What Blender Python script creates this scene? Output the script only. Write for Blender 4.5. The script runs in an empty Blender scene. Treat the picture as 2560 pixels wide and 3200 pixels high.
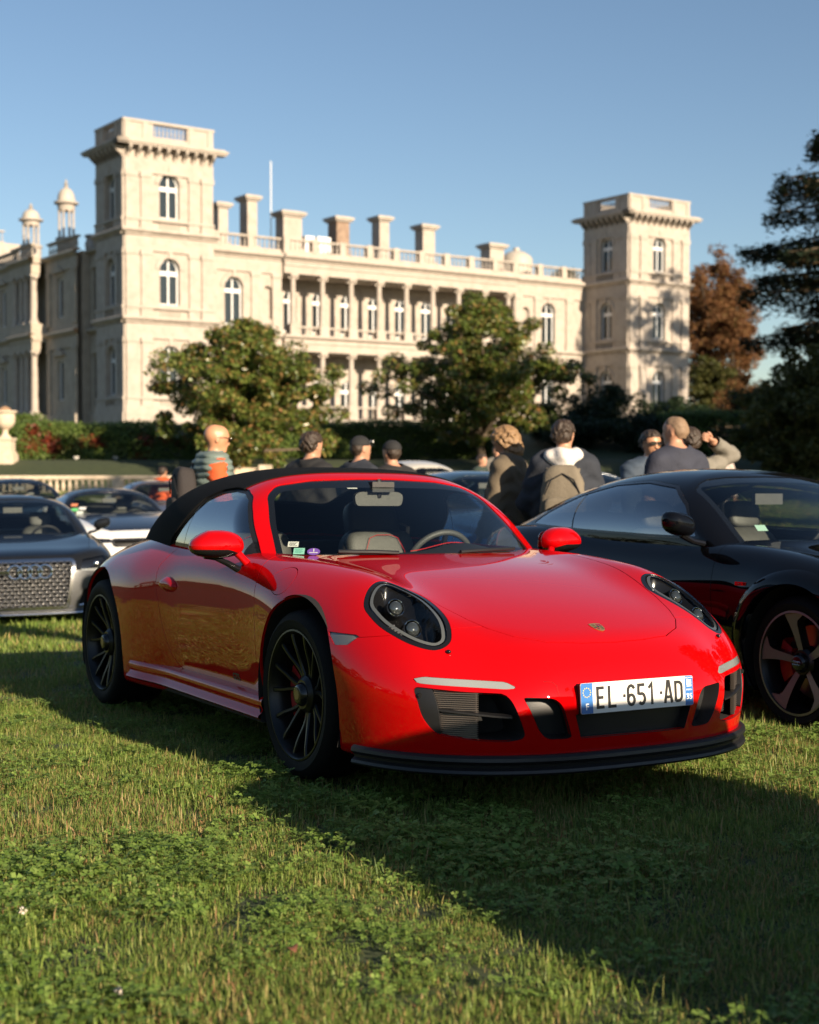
import bpy, bmesh, math, random
import numpy as np
from mathutils import Matrix, Vector
random.seed(7); RNG = np.random.default_rng(11)
SC = bpy.context.scene; COL = SC.collection
# ---------------------------------------------------------------- camera
CAMZ = 1.45; PITCH = math.atan(160/4444.4)
cam = bpy.data.cameras.new('camera'); camo = bpy.data.objects.new('camera', cam); COL.objects.link(camo); SC.camera = camo
camo.location = (0, 0, CAMZ); camo.rotation_euler = (math.pi/2-PITCH, 0, 0)
cam.sensor_fit = 'VERTICAL'; cam.sensor_height = 36; cam.lens = 50; cam.clip_start = .1; cam.clip_end = 6000
cam.dof.use_dof = True; cam.dof.focus_distance = 5.55; cam.dof.aperture_fstop = 3.2
# ---------------------------------------------------------------- sky, sun, exposure
SUN_EL = math.radians(19.5); SUN_AZ = math.radians(-51.5)          # azimuth of the sun from +x, counted towards +y
SUN = Vector((math.cos(SUN_AZ)*math.cos(SUN_EL), math.sin(SUN_AZ)*math.cos(SUN_EL), math.sin(SUN_EL)))
world = bpy.data.worlds.new('World'); SC.world = world; world.use_nodes = True
nt = world.node_tree; nt.nodes.clear()
sky = nt.nodes.new('ShaderNodeTexSky'); sky.sky_type = 'NISHITA'; sky.sun_disc = False
sky.sun_elevation = SUN_EL; sky.sun_rotation = math.atan2(SUN.x, SUN.y); sky.altitude = 100; sky.air_density = 1.0; sky.dust_density = .35; sky.ozone_density = 2.1
bg = nt.nodes.new('ShaderNodeBackground'); bg.inputs[1].default_value = .055
wo = nt.nodes.new('ShaderNodeOutputWorld'); nt.links.new(sky.outputs[0], bg.inputs[0]); nt.links.new(bg.outputs[0], wo.inputs[0])
sl = bpy.data.lights.new('sun', 'SUN'); sl.energy = 5.0; sl.angle = math.radians(.55); sl.color = (1, .82, .60)
so = bpy.data.objects.new('sun', sl); COL.objects.link(so); so.rotation_euler = SUN.to_track_quat('Z', 'Y').to_euler(); so.location = SUN*60
SC.view_settings.view_transform = 'Standard'; SC.view_settings.look = 'None'; SC.view_settings.exposure = 1.12; SC.view_settings.gamma = 1
# ---------------------------------------------------------------- frames
def cam_frame():
    c, s = math.cos(PITCH), math.sin(PITCH)
    return np.array([[1, 0, 0], [0, s, c], [0, c, -s]])                 # rows: right, up, forward in world
CAMF = cam_frame(); FPX = 4444.4; CAMP = np.array([0, 0, CAMZ])
def pix(px, py, d):
    """world point on the photograph's pixel (2560x3200) at depth d along the view axis"""
    v = CAMF[2]+CAMF[0]*(px-1280)/FPX-CAMF[1]*(py-1600)/FPX
    return CAMP+v*d
def gz(x, y):
    """lawn height: falls gently away from the camera, then level, then the terrace bank"""
    y = np.asarray(y, float); x = np.asarray(x, float)
    yy = np.maximum(y, -2.0)
    t = np.clip((yy-9.2)/6.5, 0, 1); dip = t*t*(3-2*t); lf = 1/(1+np.exp((x+1.6)*2.2))
    base = .345-.0312*np.minimum(yy, 9.2)-.0312*np.maximum(yy-9.2, 0)*(1-dip)*.9-(.09+.30*lf)*dip+(.07+.29*lf)*np.clip((yy-22)/38, 0, 1)
    return base-.012+.006*np.sin(x*1.7+y*.9)+.005*np.sin(x*.6-y*1.3)
def gpix(px, py):
    """world point where a pixel's ray meets the lawn"""
    v = CAMF[2]+CAMF[0]*(px-1280)/FPX-CAMF[1]*(py-1600)/FPX
    t = 1.0
    for _ in range(4000):
        p = CAMP+v*t
        if p[2] < gz(p[0], p[1]): break
        t += .01
    return p
# ---------------------------------------------------------------- numeric surface tools
def spl(kn):
    """C2 natural cubic spline through knots [(x,y),...]; constant-slope outside"""
    kn = sorted(kn); X = np.array([k[0] for k in kn], float); Y = np.array([k[1] for k in kn], float)
    n = len(X); h = np.diff(X); A = np.eye(n); b = np.zeros(n)
    for i in range(1, n-1):
        A[i, i-1] = h[i-1]; A[i, i] = 2*(h[i-1]+h[i]); A[i, i+1] = h[i]
        b[i] = 6*((Y[i+1]-Y[i])/h[i]-(Y[i]-Y[i-1])/h[i-1])
    M = np.linalg.solve(A, b)
    def f(x):
        x = np.clip(np.asarray(x, float), X[0], X[-1])
        i = np.clip(np.searchsorted(X, x)-1, 0, n-2); t = x-X[i]; hh = h[i]
        c = (Y[i+1]-Y[i])/hh-hh*(2*M[i]+M[i+1])/6
        return Y[i]+t*(c+t*(M[i]/2+t*(M[i+1]-M[i])/(6*hh)))
    return f
def lin(kn):
    kn = sorted(kn); X = [k[0] for k in kn]; Y = [k[1] for k in kn]
    return lambda x: np.interp(x, X, Y)
def smax(a, b, k):
    h = np.maximum(k-np.abs(a-b), 0)/k
    return np.maximum(a, b)+h*h*k*.25
def smin(a, b, k): return -smax(-a, -b, k)
def ss(x, a, b):
    t = np.clip((x-a)/(b-a), 0, 1); return t*t*(3-2*t)
def grad(F, P, e=2e-4):
    G = np.stack([F(P+np.eye(3)[i]*e)-F(P-np.eye(3)[i]*e) for i in range(3)], -1)
    return G/np.maximum(np.linalg.norm(G, axis=1, keepdims=True), 1e-12)
def cast(F, O, D, tmax, steps=26):
    lo = np.zeros(len(O)); hi = np.full(len(O), tmax)
    for _ in range(steps):
        m = (lo+hi)/2; ins = F(O+D*m[:, None]) < 0
        lo = np.where(ins, m, lo); hi = np.where(ins, hi, m)
    return O+D*((lo+hi)/2)[:, None]
def shell(F, xr, xf, zo, nx, nt, ncap, th0, th1, tmax=1.6):
    """half shell (y<=0 side) from an axis y=0: rings along x with fan caps at both ends, angle th from up (0) to down"""
    th = np.linspace(th0, th1, nt); O = []; D = []
    for k in range(ncap):
        be = math.pi/2*(1-k/ncap); O.append((xr, be, -1)); 
    for x in np.linspace(xr, xf, nx): O.append((x, 0, 0))
    for k in range(1, ncap+1):
        be = math.pi/2*k/ncap; O.append((xf, be, 1))
    n = len(O); OO = np.zeros((n, nt, 3)); DD = np.zeros((n, nt, 3))
    for i, (x, be, s) in enumerate(O):
        OO[i, :, 0] = x; OO[i, :, 2] = zo(x) if callable(zo) else zo
        DD[i, :, 0] = s*math.sin(be); DD[i, :, 1] = -np.sin(th)*math.cos(be); DD[i, :, 2] = np.cos(th)*math.cos(be)
    P = cast(F, OO.reshape(-1, 3), DD.reshape(-1, 3), tmax)
    idx = np.arange(n*nt).reshape(n, nt)
    a, b, c, d = idx[:-1, :-1].ravel(), idx[1:, :-1].ravel(), idx[1:, 1:].ravel(), idx[:-1, 1:].ravel()
    T = np.concatenate([np.stack([a, b, c], 1), np.stack([a, c, d], 1)])
    return P, T
def clip(V, T, g):
    """part of a triangle mesh where g(V) >= 0, cut exactly along g = 0"""
    s = g(V); s = np.where(np.abs(s) < 1e-7, 1e-7, s); ins = s > 0; cnt = ins[T].sum(1)
    keep = [T[cnt == 3]]; new = []; nb = len(V)
    E = np.concatenate([T[:, [0, 1]], T[:, [1, 2]], T[:, [2, 0]]]); E = np.sort(E[ins[E[:, 0]] != ins[E[:, 1]]], 1)
    if len(E):
        key = np.unique(E[:, 0].astype(np.int64)*nb+E[:, 1]); i, j = key//nb, key % nb
        t = s[i]/(s[i]-s[j]); new = V[i]+(V[j]-V[i])*t[:, None]
        look = lambda a, b: nb+np.searchsorted(key, np.minimum(a, b).astype(np.int64)*nb+np.maximum(a, b))
        for c, sel in ((1, cnt == 1), (2, cnt == 2)):
            Q = T[sel]
            if not len(Q): continue
            odd = np.argmax(ins[Q] if c == 1 else ~ins[Q], 1); r = np.arange(len(Q))
            a, b, d = Q[r, odd], Q[r, (odd+1) % 3], Q[r, (odd+2) % 3]
            ab, ad = look(a, b), look(a, d)
            if c == 1: keep.append(np.stack([a, ab, ad], 1))
            else: keep += [np.stack([ab, b, d], 1), np.stack([ab, d, ad], 1)]
    T2 = np.concatenate(keep); V2 = np.concatenate([V, new]) if len(new) else V
    u, inv = np.unique(T2, return_inverse=True)
    return V2[u], inv.reshape(-1, 3)
def merge(*ms):
    V = []; T = []; n = 0
    for v, t in ms: V.append(v); T.append(t+n); n += len(v)
    return np.concatenate(V), np.concatenate(T)
def mirror(V, T): return V*[1, -1, 1], T[:, ::-1]
def poly_sdf(poly):
    """signed distance to closed polygon, positive inside"""
    A = np.asarray(poly, float); B = np.roll(A, -1, 0)
    def f(p):
        d = np.full(len(p), 1e9); ins = np.zeros(len(p), bool)
        for a, b in zip(A, B):
            e = b-a; w = p-a; t = np.clip((w@e)/(e@e+1e-12), 0, 1); q = w-t[:, None]*e
            d = np.minimum(d, (q*q).sum(1))
            if a[1] != b[1]:
                c = (a[1] > p[:, 1]) != (b[1] > p[:, 1])
                ins ^= c & (p[:, 0] < (b[0]-a[0])*(p[:, 1]-a[1])/(b[1]-a[1])+a[0])
        return np.where(ins, 1, -1)*np.sqrt(d)
    return f
def smooth_poly(pts, n=8, r=None):
    """closed Catmull-Rom through pts"""
    P = np.asarray(pts, float); out = []
    m = len(P)
    for i in range(m):
        a, b, c, d = P[i-1], P[i], P[(i+1) % m], P[(i+2) % m]
        for k in range(n):
            t = k/n; out.append(.5*(2*b+(c-a)*t+(2*a-5*b+4*c-d)*t*t+(3*b-a-3*c+d)*t**3))
    return np.array(out)
def round_poly(pts, r, n=5):
    """polygon with filleted corners"""
    P = np.asarray(pts, float); out = []; m = len(P)
    rr = r if hasattr(r, '__len__') else [r]*m
    for i in range(m):
        p, a, b = P[i], P[i-1]-P[i], P[(i+1) % m]-P[i]
        la, lb = np.linalg.norm(a), np.linalg.norm(b); q = min(rr[i], la*.48, lb*.48)
        s, e = p+a/la*q, p+b/lb*q
        for k in range(n+1):
            t = k/n; out.append((1-t)**2*s+2*t*(1-t)*p+t*t*e)
    return np.array(out)
# ---------------------------------------------------------------- blender helpers
MATS = {}
def mat(name, col=(.5, .5, .5), rough=.5, metal=0., coat=0., spec=.5, var=0., scale=8., bump=0., bscale=40., alpha=1., trans=0., emit=None, es=1., sheen=0., coatr=.03, ior=1.5, col2=None, vc='Object', cior=1.5):
    if name in MATS: return MATS[name]
    m = bpy.data.materials.new(name); m.use_nodes = True; t = m.node_tree; b = t.nodes['Principled BSDF']
    b.inputs['Base Color'].default_value = (*col, 1); b.inputs['Roughness'].default_value = rough; b.inputs['Metallic'].default_value = metal
    b.inputs['Coat Weight'].default_value = coat; b.inputs['Coat Roughness'].default_value = coatr; b.inputs['Specular IOR Level'].default_value = spec; b.inputs['IOR'].default_value = ior
    b.inputs['Transmission Weight'].default_value = trans; b.inputs['Coat IOR'].default_value = cior
    if sheen: b.inputs['Sheen Weight'].default_value = sheen
    if emit: b.inputs['Emission Color'].default_value = (*emit, 1); b.inputs['Emission Strength'].default_value = es
    if var or bump or col2:
        tc = t.nodes.new('ShaderNodeTexCoord')
        if var or col2:
            n = t.nodes.new('ShaderNodeTexNoise'); n.inputs['Scale'].default_value = scale; n.inputs['Detail'].default_value = 6; n.inputs['Roughness'].default_value = .65
            t.links.new(tc.outputs[vc], n.inputs['Vector'])
            r = t.nodes.new('ShaderNodeValToRGB'); c2 = col2 or tuple(min(1, c*(1+var)) for c in col); c1 = col if col2 else tuple(c*(1-var) for c in col)
            r.color_ramp.elements[0].position = .3; r.color_ramp.elements[1].position = .7
            r.color_ramp.elements[0].color = (*c1, 1); r.color_ramp.elements[1].color = (*c2, 1)
            t.links.new(n.outputs[0], r.inputs[0]); t.links.new(r.outputs[0], b.inputs['Base Color'])
        if bump:
            n2 = t.nodes.new('ShaderNodeTexNoise'); n2.inputs['Scale'].default_value = bscale; n2.inputs['Detail'].default_value = 5
            t.links.new(tc.outputs['Object'], n2.inputs['Vector'])
            bp = t.nodes.new('ShaderNodeBump'); bp.inputs['Strength'].default_value = bump; bp.inputs['Distance'].default_value = .01
            t.links.new(n2.outputs[0], bp.inputs['Height']); t.links.new(bp.outputs[0], b.inputs['Normal'])
    MATS[name] = m; return m
def glass(name, tint=(.8, .85, .85), ior=1.5, rough=0.0):
    """thin pane: see-through with mirror reflection by Fresnel"""
    if name in MATS: return MATS[name]
    m = bpy.data.materials.new(name); m.use_nodes = True; t = m.node_tree; t.nodes.clear()
    o = t.nodes.new('ShaderNodeOutputMaterial'); mx = t.nodes.new('ShaderNodeMixShader'); lw = t.nodes.new('ShaderNodeLayerWeight')
    f0 = ((ior-1)/(ior+1))**2*1.4                                       # both faces of the pane
    pw = t.nodes.new('ShaderNodeMath'); pw.operation = 'POWER'; pw.inputs[1].default_value = 4.2; t.links.new(lw.outputs['Facing'], pw.inputs[0])
    ma = t.nodes.new('ShaderNodeMath'); ma.operation = 'MULTIPLY_ADD'; ma.inputs[1].default_value = 1-f0; ma.inputs[2].default_value = f0; t.links.new(pw.outputs[0], ma.inputs[0])
    tr = t.nodes.new('ShaderNodeBsdfTransparent'); tr.inputs[0].default_value = (*tint, 1); gl = t.nodes.new('ShaderNodeBsdfGlossy'); gl.inputs['Roughness'].default_value = rough
    t.links.new(ma.outputs[0], mx.inputs[0]); t.links.new(tr.outputs[0], mx.inputs[1]); t.links.new(gl.outputs[0], mx.inputs[2]); t.links.new(mx.outputs[0], o.inputs[0])
    MATS[name] = m; return m
def tag(o, label=None, cat=None, group=None, kind=None):
    if label: o['label'] = label
    if cat: o['category'] = cat
    if group: o['group'] = group
    if kind: o['kind'] = kind
    return o
def mk_mesh(name, V, T, N=None, sharp=40, mi=None):
    V = np.asarray(V, np.float32); T = np.asarray(T, np.int32); k = T.shape[1]
    me = bpy.data.meshes.new(name); me.vertices.add(len(V)); me.vertices.foreach_set('co', V.ravel())
    me.loops.add(T.size); me.loops.foreach_set('vertex_index', T.ravel())
    me.polygons.add(len(T)); me.polygons.foreach_set('loop_start', np.arange(0, T.size, k, dtype=np.int32))
    me.polygons.foreach_set('use_smooth', np.ones(len(T), bool))
    if mi is not None: me.polygons.foreach_set('material_index', np.asarray(mi, np.int32))
    me.update(calc_edges=True)
    if N is not None: me.normals_split_custom_set_from_vertices(np.asarray(N, np.float32).tolist())
    elif sharp is not None: me.set_sharp_from_angle(angle=math.radians(sharp))
    return me
def obj(name, V, T, m, parent=None, N=None, sharp=40, loc=None, mi=None):
    me = mk_mesh(name, V, T, N, sharp, mi)
    for mm in (m if isinstance(m, (list, tuple)) else [m]): me.materials.append(mm)
    o = bpy.data.objects.new(name, me); COL.objects.link(o)
    if parent: o.parent = parent
    if loc is not None: o.location = loc
    return o
def meobj(name, me, parent=None, M=None):
    o = bpy.data.objects.new(name, me); COL.objects.link(o)
    if parent: o.parent = parent
    if M is not None: o.matrix_local = M
    return o
def empty(name, loc=(0, 0, 0), rz=0., M=None, **k):
    o = bpy.data.objects.new(name, None); COL.objects.link(o); o.empty_display_size = .3
    if M is not None: o.matrix_world = M
    else: o.location = loc; o.rotation_euler = (0, 0, rz)
    tag(o, **k); return o
def copy_tree(o, parent=None):
    c = o.copy(); COL.objects.link(c); c.parent = parent
    for ch in [q for q in o.children]: copy_tree(ch, c)
    return c
# shapes -> (V, T)
def quads(idx):
    a, b, c, d = idx[:-1, :-1].ravel(), idx[1:, :-1].ravel(), idx[1:, 1:].ravel(), idx[:-1, 1:].ravel()
    return np.concatenate([np.stack([a, b, c], 1), np.stack([a, c, d], 1)])
def grid(P, closed_u=False, closed_v=False):
    P = np.asarray(P, float); n, m = P.shape[:2]; idx = np.arange(n*m).reshape(n, m)
    if closed_u: idx = np.concatenate([idx, idx[:1]], 0)
    if closed_v: idx = np.concatenate([idx, idx[:, :1]], 1)
    return P.reshape(-1, 3), quads(idx)
def box(x0, x1, y0, y1, z0, z1):
    V = np.array([(x, y, z) for x in (x0, x1) for y in (y0, y1) for z in (z0, z1)], float)
    Q = [(0, 1, 3, 2), (4, 6, 7, 5), (0, 4, 5, 1), (2, 3, 7, 6), (0, 2, 6, 4), (1, 5, 7, 3)]
    return V, np.array([t for q in Q for t in ((q[0], q[1], q[2]), (q[0], q[2], q[3]))])
def cbox(c, s): return box(c[0]-s[0]/2, c[0]+s[0]/2, c[1]-s[1]/2, c[1]+s[1]/2, c[2]-s[2]/2, c[2]+s[2]/2)
def lathe(prof, n=24, axis='z', a0=0, a1=2*math.pi):
    full = abs(a1-a0-2*math.pi) < 1e-6
    th = np.linspace(a0, a1, n, endpoint=not full); pr = np.asarray(prof, float)
    P = np.stack([pr[:, 0][None, :]*np.cos(th)[:, None], pr[:, 0][None, :]*np.sin(th)[:, None], np.broadcast_to(pr[:, 1], (n, len(pr)))], -1)
    V, T = grid(P, closed_u=full)
    if axis == 'y': V = V[:, [0, 2, 1]]; T = T[:, ::-1]
    if axis == 'x': V = V[:, [2, 0, 1]]
    return V, T
def tube(path, r, n=8, closed=False, cap=True, flat=1.):
    P = np.asarray(path, float); m = len(P); R = np.full(m, r) if np.isscalar(r) else np.asarray(r, float)
    D = np.gradient(P, axis=0) if not closed else np.roll(P, -1, 0)-np.roll(P, 1, 0)
    D /= np.linalg.norm(D, axis=1, keepdims=True)+1e-12
    u = np.array([0, 0, 1.]) if abs(D[0, 2]) < .9 else np.array([1., 0, 0]); G = np.zeros((m, n, 3)); th = np.linspace(0, 2*math.pi, n, endpoint=False)
    for i in range(m):
        u = u-D[i]*(u@D[i]); u /= np.linalg.norm(u)+1e-12; w = np.cross(D[i], u)
        G[i] = P[i]+R[i]*(np.cos(th)[:, None]*u*flat+np.sin(th)[:, None]*w)
    V, T = grid(G, closed_u=closed, closed_v=True)
    if cap and not closed:
        k = len(V); V = np.concatenate([V, P[:1], P[-1:]]); i = np.arange(n); j = (i+1) % n; e = (m-1)*n
        T = np.concatenate([T, np.stack([np.full(n, k), i, j], 1), np.stack([np.full(n, k+1), e+j, e+i], 1)])
    return V, T
def prism(poly, h0, h1, fan=False):
    """closed 2-D polygon extruded along z"""
    P = np.asarray(poly, float); n = len(P)
    V = np.concatenate([np.c_[P, np.full(n, h0)], np.c_[P, np.full(n, h1)]]); i = np.arange(n); j = (i+1) % n
    T = [np.stack([i, j, j+n], 1), np.stack([i, j+n, i+n], 1)]
    from mathutils.geometry import tessellate_polygon
    tt = np.array(tessellate_polygon([[Vector((p[0], p[1], 0)) for p in P]]))
    T += [tt[:, ::-1], tt+n]
    return V, np.concatenate(T)
def ball(c, r, n=12, m=8):
    th = np.linspace(0, math.pi, m+1); V, T = lathe(np.stack([np.sin(th), -np.cos(th)], 1), n)
    return V*np.asarray(r)+np.asarray(c), T
def xf(VT, M):
    V, T = VT; M = np.asarray(M, float)
    return V@M[:3, :3].T+M[:3, 3], T
def rot(ax, a, t=(0, 0, 0)):
    return np.array(Matrix.Translation(t) @ Matrix.Rotation(a, 4, ax))
def basis(o, ex, ey, ez):
    M = np.eye(4); M[:3, 0] = ex; M[:3, 1] = ey; M[:3, 2] = ez; M[:3, 3] = o; return M
def boundary(T):
    E = np.concatenate([T[:, [0, 1]], T[:, [1, 2]], T[:, [2, 0]]]); n = T.max()+1
    k = np.minimum(E[:, 0], E[:, 1]).astype(np.int64)*n+np.maximum(E[:, 0], E[:, 1])
    u, i, c = np.unique(k, return_index=True, return_counts=True)
    return E[i[c == 1]]
def weld(V, T, e=1e-6):
    q = np.round(V/e).astype(np.int64); u, i, inv = np.unique(q, axis=0, return_index=True, return_inverse=True)
    T = inv.ravel()[T]; T = T[(T[:, 0] != T[:, 1]) & (T[:, 1] != T[:, 2]) & (T[:, 2] != T[:, 0])]
    return V[i], T
def skin_part(name, V, T, F, m, parent, rim=.012, off=0., sel=None, edge=.0012):
    """a panel cut from surface F with exact normals and a turned-in edge"""
    N = grad(F, V); V = V+N*off
    fn = np.cross(V[T[:, 1]]-V[T[:, 0]], V[T[:, 2]]-V[T[:, 0]])
    if (fn*N[T[:, 0]]).sum() < 0: T = T[:, ::-1]
    if rim:
        E = boundary(T)
        if sel is not None: E = E[sel(V[E].mean(1))]
        n = len(V); d = V[E[:, 1]]-V[E[:, 0]]; nn = np.cross(d, N[E[:, 0]]); nn /= np.linalg.norm(nn, axis=1, keepdims=True)+1e-12
        # soften the visible edge: average rim normals on shared vertices
        acc = np.zeros((n, 3)); np.add.at(acc, E[:, 0], nn); np.add.at(acc, E[:, 1], nn)
        ids = np.unique(E); acc = acc[ids]; acc /= np.linalg.norm(acc, axis=1, keepdims=True)+1e-12
        mp = np.full(n, -1); mp[ids] = np.arange(len(ids)); k = len(ids)
        e0 = V[ids]; e1 = V[ids]-N[ids]*edge*1.6-acc*0+acc*edge*.4; e2 = V[ids]-N[ids]*rim
        mid = acc+N[ids]; mid /= np.linalg.norm(mid, axis=1, keepdims=True)+1e-12
        V2 = np.concatenate([V, e0, e1, e2]); N2 = np.concatenate([N, mid, acc, acc])
        a, b = mp[E[:, 0]], mp[E[:, 1]]; T2 = [T]
        for lo, hi in ((n, n+k), (n+k, n+2*k)):
            T2 += [np.stack([lo+b, lo+a, hi+a], 1), np.stack([lo+b, hi+a, hi+b], 1)]
        V, T, N = V2, np.concatenate(T2), N2
    return obj(name, V, T, m, parent, N=N)
def pocket(name, V, T, m, parent, back, scale=1.):
    """box-like recess behind a cut-out: walls and back from the cut patch"""
    E = boundary(T); n = len(V); c = V.mean(0); W = c+(V-c)*[1, scale, scale]+np.asarray(back)
    T2 = np.concatenate([T+n, np.stack([E[:, 0], E[:, 1], E[:, 1]+n], 1), np.stack([E[:, 0], E[:, 1]+n, E[:, 0]+n], 1)])
    return obj(name, np.concatenate([V, W]), T2, m, parent, sharp=30)
def text_mesh(s, size, depth=.0008, align='CENTER', bold=0.):
    cu = bpy.data.curves.new('txt', 'FONT'); cu.body = s; cu.size = size; cu.extrude = depth; cu.align_x = align; cu.align_y = 'CENTER'; cu.offset = bold; cu.resolution_u = 4
    o = bpy.data.objects.new('txt', cu); COL.objects.link(o); dg = bpy.context.evaluated_depsgraph_get()
    me = bpy.data.meshes.new_from_object(o.evaluated_get(dg)); bpy.data.objects.remove(o); bpy.data.curves.remove(cu)
    V = np.zeros(len(me.vertices)*3); me.vertices.foreach_get('co', V); me.calc_loop_triangles(); T = np.zeros(len(me.loop_triangles)*3, int); me.loop_triangles.foreach_get('vertices', T)
    bpy.data.meshes.remove(me); return V.reshape(-1, 3), T.reshape(-1, 3)
def ribbon(path, w, h, closed=False):
    """flat stroke of width w, height h, in the xy plane with mitred corners"""
    P = np.asarray(path, float); n = len(P); L = np.zeros((n, 2))
    for i in range(n):
        a = P[i]-P[i-1] if (i > 0 or closed) else P[1]-P[0]; b = P[(i+1) % n]-P[i] if (i < n-1 or closed) else P[i]-P[i-1]
        a = a/np.linalg.norm(a); b = b/np.linalg.norm(b); t = a+b; t /= np.linalg.norm(t)+1e-9; nn = np.array([-t[1], t[0]])
        L[i] = nn/max(.5, nn@np.array([-a[1], a[0]]))
    A, B = P+L*w/2, P-L*w/2
    G = np.stack([np.c_[A, np.zeros(n)], np.c_[A, np.full(n, h)], np.c_[B, np.full(n, h)], np.c_[B, np.zeros(n)]], 1)
    return grid(G, closed_u=closed, closed_v=True)
def arc(cx, cy, rx, ry, a0, a1, n=10):
    t = np.radians(np.linspace(a0, a1, n)); return np.stack([cx+rx*np.cos(t), cy+ry*np.sin(t)], 1).tolist()
def flip_z180(t): M = rot('Z', math.pi); M[:3, 3] = t; return M
def trans(t): M = np.eye(4); M[:3, 3] = t; return M
def empty_child(name, parent, M):
    o = bpy.data.objects.new(name, None); COL.objects.link(o); o.parent = parent; o.matrix_local = Matrix(np.asarray(M).tolist()); o.empty_display_size = .1; return o
# ---------------------------------------------------------------- shared materials
m_red = mat('red_paint', (.40, .0010, .0018), .5, coat=1., coatr=.006, spec=0., cior=1.41)
m_blackpl = mat('black_plastic', (.009, .009, .010), .45, bump=.08, bscale=400)
m_gloss = mat('gloss_black', (.008, .008, .009), .18)
m_dark = mat('dark_cavity', (.006, .006, .006), .8)
m_rubber = mat('tyre_rubber', (.005, .005, .0055), .75, spec=.15, bump=.15, bscale=90)
m_satin = mat('satin_black_metal', (.006, .006, .0055), .32, spec=.35)
m_chrome = mat('chrome', (.75, .75, .76), .08, metal=1.)
m_alu = mat('machined_aluminium', (.20, .19, .19), .4, metal=.5)
m_disc = mat('brake_steel', (.30, .29, .28), .35, metal=1.)
m_calip = mat('red_caliper', (.32, .01, .01), .4, coat=.6)
m_gold = mat('gold_enamel', (.62, .42, .16), .3, metal=.8)
m_canvas = mat('black_canvas', (.006, .0065, .0075), .9, spec=.1, bump=.4, bscale=900)
m_wind = glass('windscreen_glass', (.86, .90, .88))
m_sideg = glass('side_glass', (.40, .44, .44), ior=3.2)
m_lens = glass('lamp_cover', (.93, .95, .95), ior=1.45)
m_white = mat('white_plastic', (.62, .63, .63), .35)
m_leather = mat('grey_leather', (.055, .056, .052), .5, var=.15, scale=30, bump=.2, bscale=300)
m_blkleather = mat('black_leather', (.016, .016, .016), .55, bump=.2, bscale=300)
m_plate = mat('plate_white', (.72, .70, .66), .32, var=.03)
m_plblue = mat('plate_blue', (.035, .15, .42), .32)
m_ink = mat('plate_ink', (.012, .012, .013), .4)
m_clear = mat('clear_lens', (.9, .9, .9), .02, trans=1., ior=1.48)
m_drl = mat('light_guide', (.27, .28, .28), .2, coat=.8)
m_ring = mat('lamp_ring', (.11, .115, .115), .12, coat=1.)
m_mirror = mat('mirror_glass', (.8, .8, .8), .02, metal=1.)
# ---------------------------------------------------------------- ground sheets
def terr(x, y):
    """full terrain: lawn, then the terrace bank behind the balustrade line"""
    z = gz(x, y); yb = 62+.0*x
    f = np.clip((y-64.0)/9.0, 0, 1); f = f*f*(3-2*f)
    return z*(1-f)+f*(1.50+np.clip((y-76)/16, 0, 1)*2.2)
def build_terrain():
    def sheet(xs, ys, name, m):
        X, Y = np.meshgrid(xs, ys, indexing='ij'); o = obj(name, *grid(np.stack([X, Y, terr(X, Y)], -1)), m, sharp=None); return tag(o, kind='structure')
    near = mat('turf', (.022, .034, .010), .95, col2=(.045, .06, .018), scale=3.5, vc='Object')
    xs = np.unique(np.r_[-1500, -700, -300, -150, np.arange(-80, 81, 4), 150, 300, 700, 1500]); ys = np.unique(np.r_[-1500, -700, -300, -120, np.arange(-60, 0, 4), np.arange(0, 24, .5), np.arange(24, 120, 2), 150, 250, 500, 1500, 3000])
    return sheet(xs, ys, 'lawn', near)
build_terrain()
# ---------------------------------------------------------------- the mansion: local x along the front, y to the back, z up from its base
m_stone = mat('limestone', (.315, .272, .232), .85, col2=(.42, .372, .325), scale=1.6, bump=.12, bscale=6)
m_stoned = mat('weathered_limestone', (.30, .26, .21), .9, col2=(.42, .365, .30), scale=1.4, bump=.15, bscale=6)
m_winw = mat('white_joinery', (.66, .66, .66), .45)
m_pane = mat('window_pane', (.02, .026, .03), .04, spec=.7)
m_lead = mat('lead_dome', (.40, .36, .31), .6, var=.1, scale=3)
m_brick = mat('brown_brick', (.17, .11, .08), .9, col2=(.30, .22, .16), scale=2.5)
m_iron = mat('white_metal_pole', (.65, .66, .67), .4)
E1 = np.array([.8157, .5786]); E2 = np.array([-.5786, .8157]); MZ = CAMZ+2.4
T0 = np.array([-.1991*100, 100.])
def panel(w, h, holes, depth=.4):
    """wall sheet in xz at y=0 (front), with openings and reveals; holes: list of closed loops"""
    from mathutils.geometry import tessellate_polygon
    loops = [[Vector((0, 0, 0)), Vector((w, 0, 0)), Vector((w, h, 0)), Vector((0, h, 0))]]+[[Vector((p[0], p[1], 0)) for p in hl] for hl in holes]
    pts = [v for l in loops for v in l]; tt = np.array(tessellate_polygon(loops)); V = np.array([(v.x, 0, v.y) for v in pts])
    out = [(V, tt)]
    for hl in holes:
        H = np.array(hl); A = np.c_[H[:, 0], np.zeros(len(H)), H[:, 1]]; out.append(grid(np.stack([A, A+[0, depth, 0]], 1), closed_u=True))
    V, T = merge(*out); fn = np.cross(V[T[:, 1]]-V[T[:, 0]], V[T[:, 2]]-V[T[:, 0]]); 
    flat = np.abs(fn[:, 1]) > 1e-9; fl = flat & (fn[:, 1] > 0); T[fl] = T[fl][:, ::-1]
    return V, T
def archloop(cx, z0, w, h, n=12):
    r = w/2; return [(cx-r, z0), (cx+r, z0)]+[(cx+r*math.cos(a), z0+h-r+r*math.sin(a)) for a in np.linspace(0, math.pi, n)]
def bars(lst): return merge(*[box(*b) for b in lst])
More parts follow.
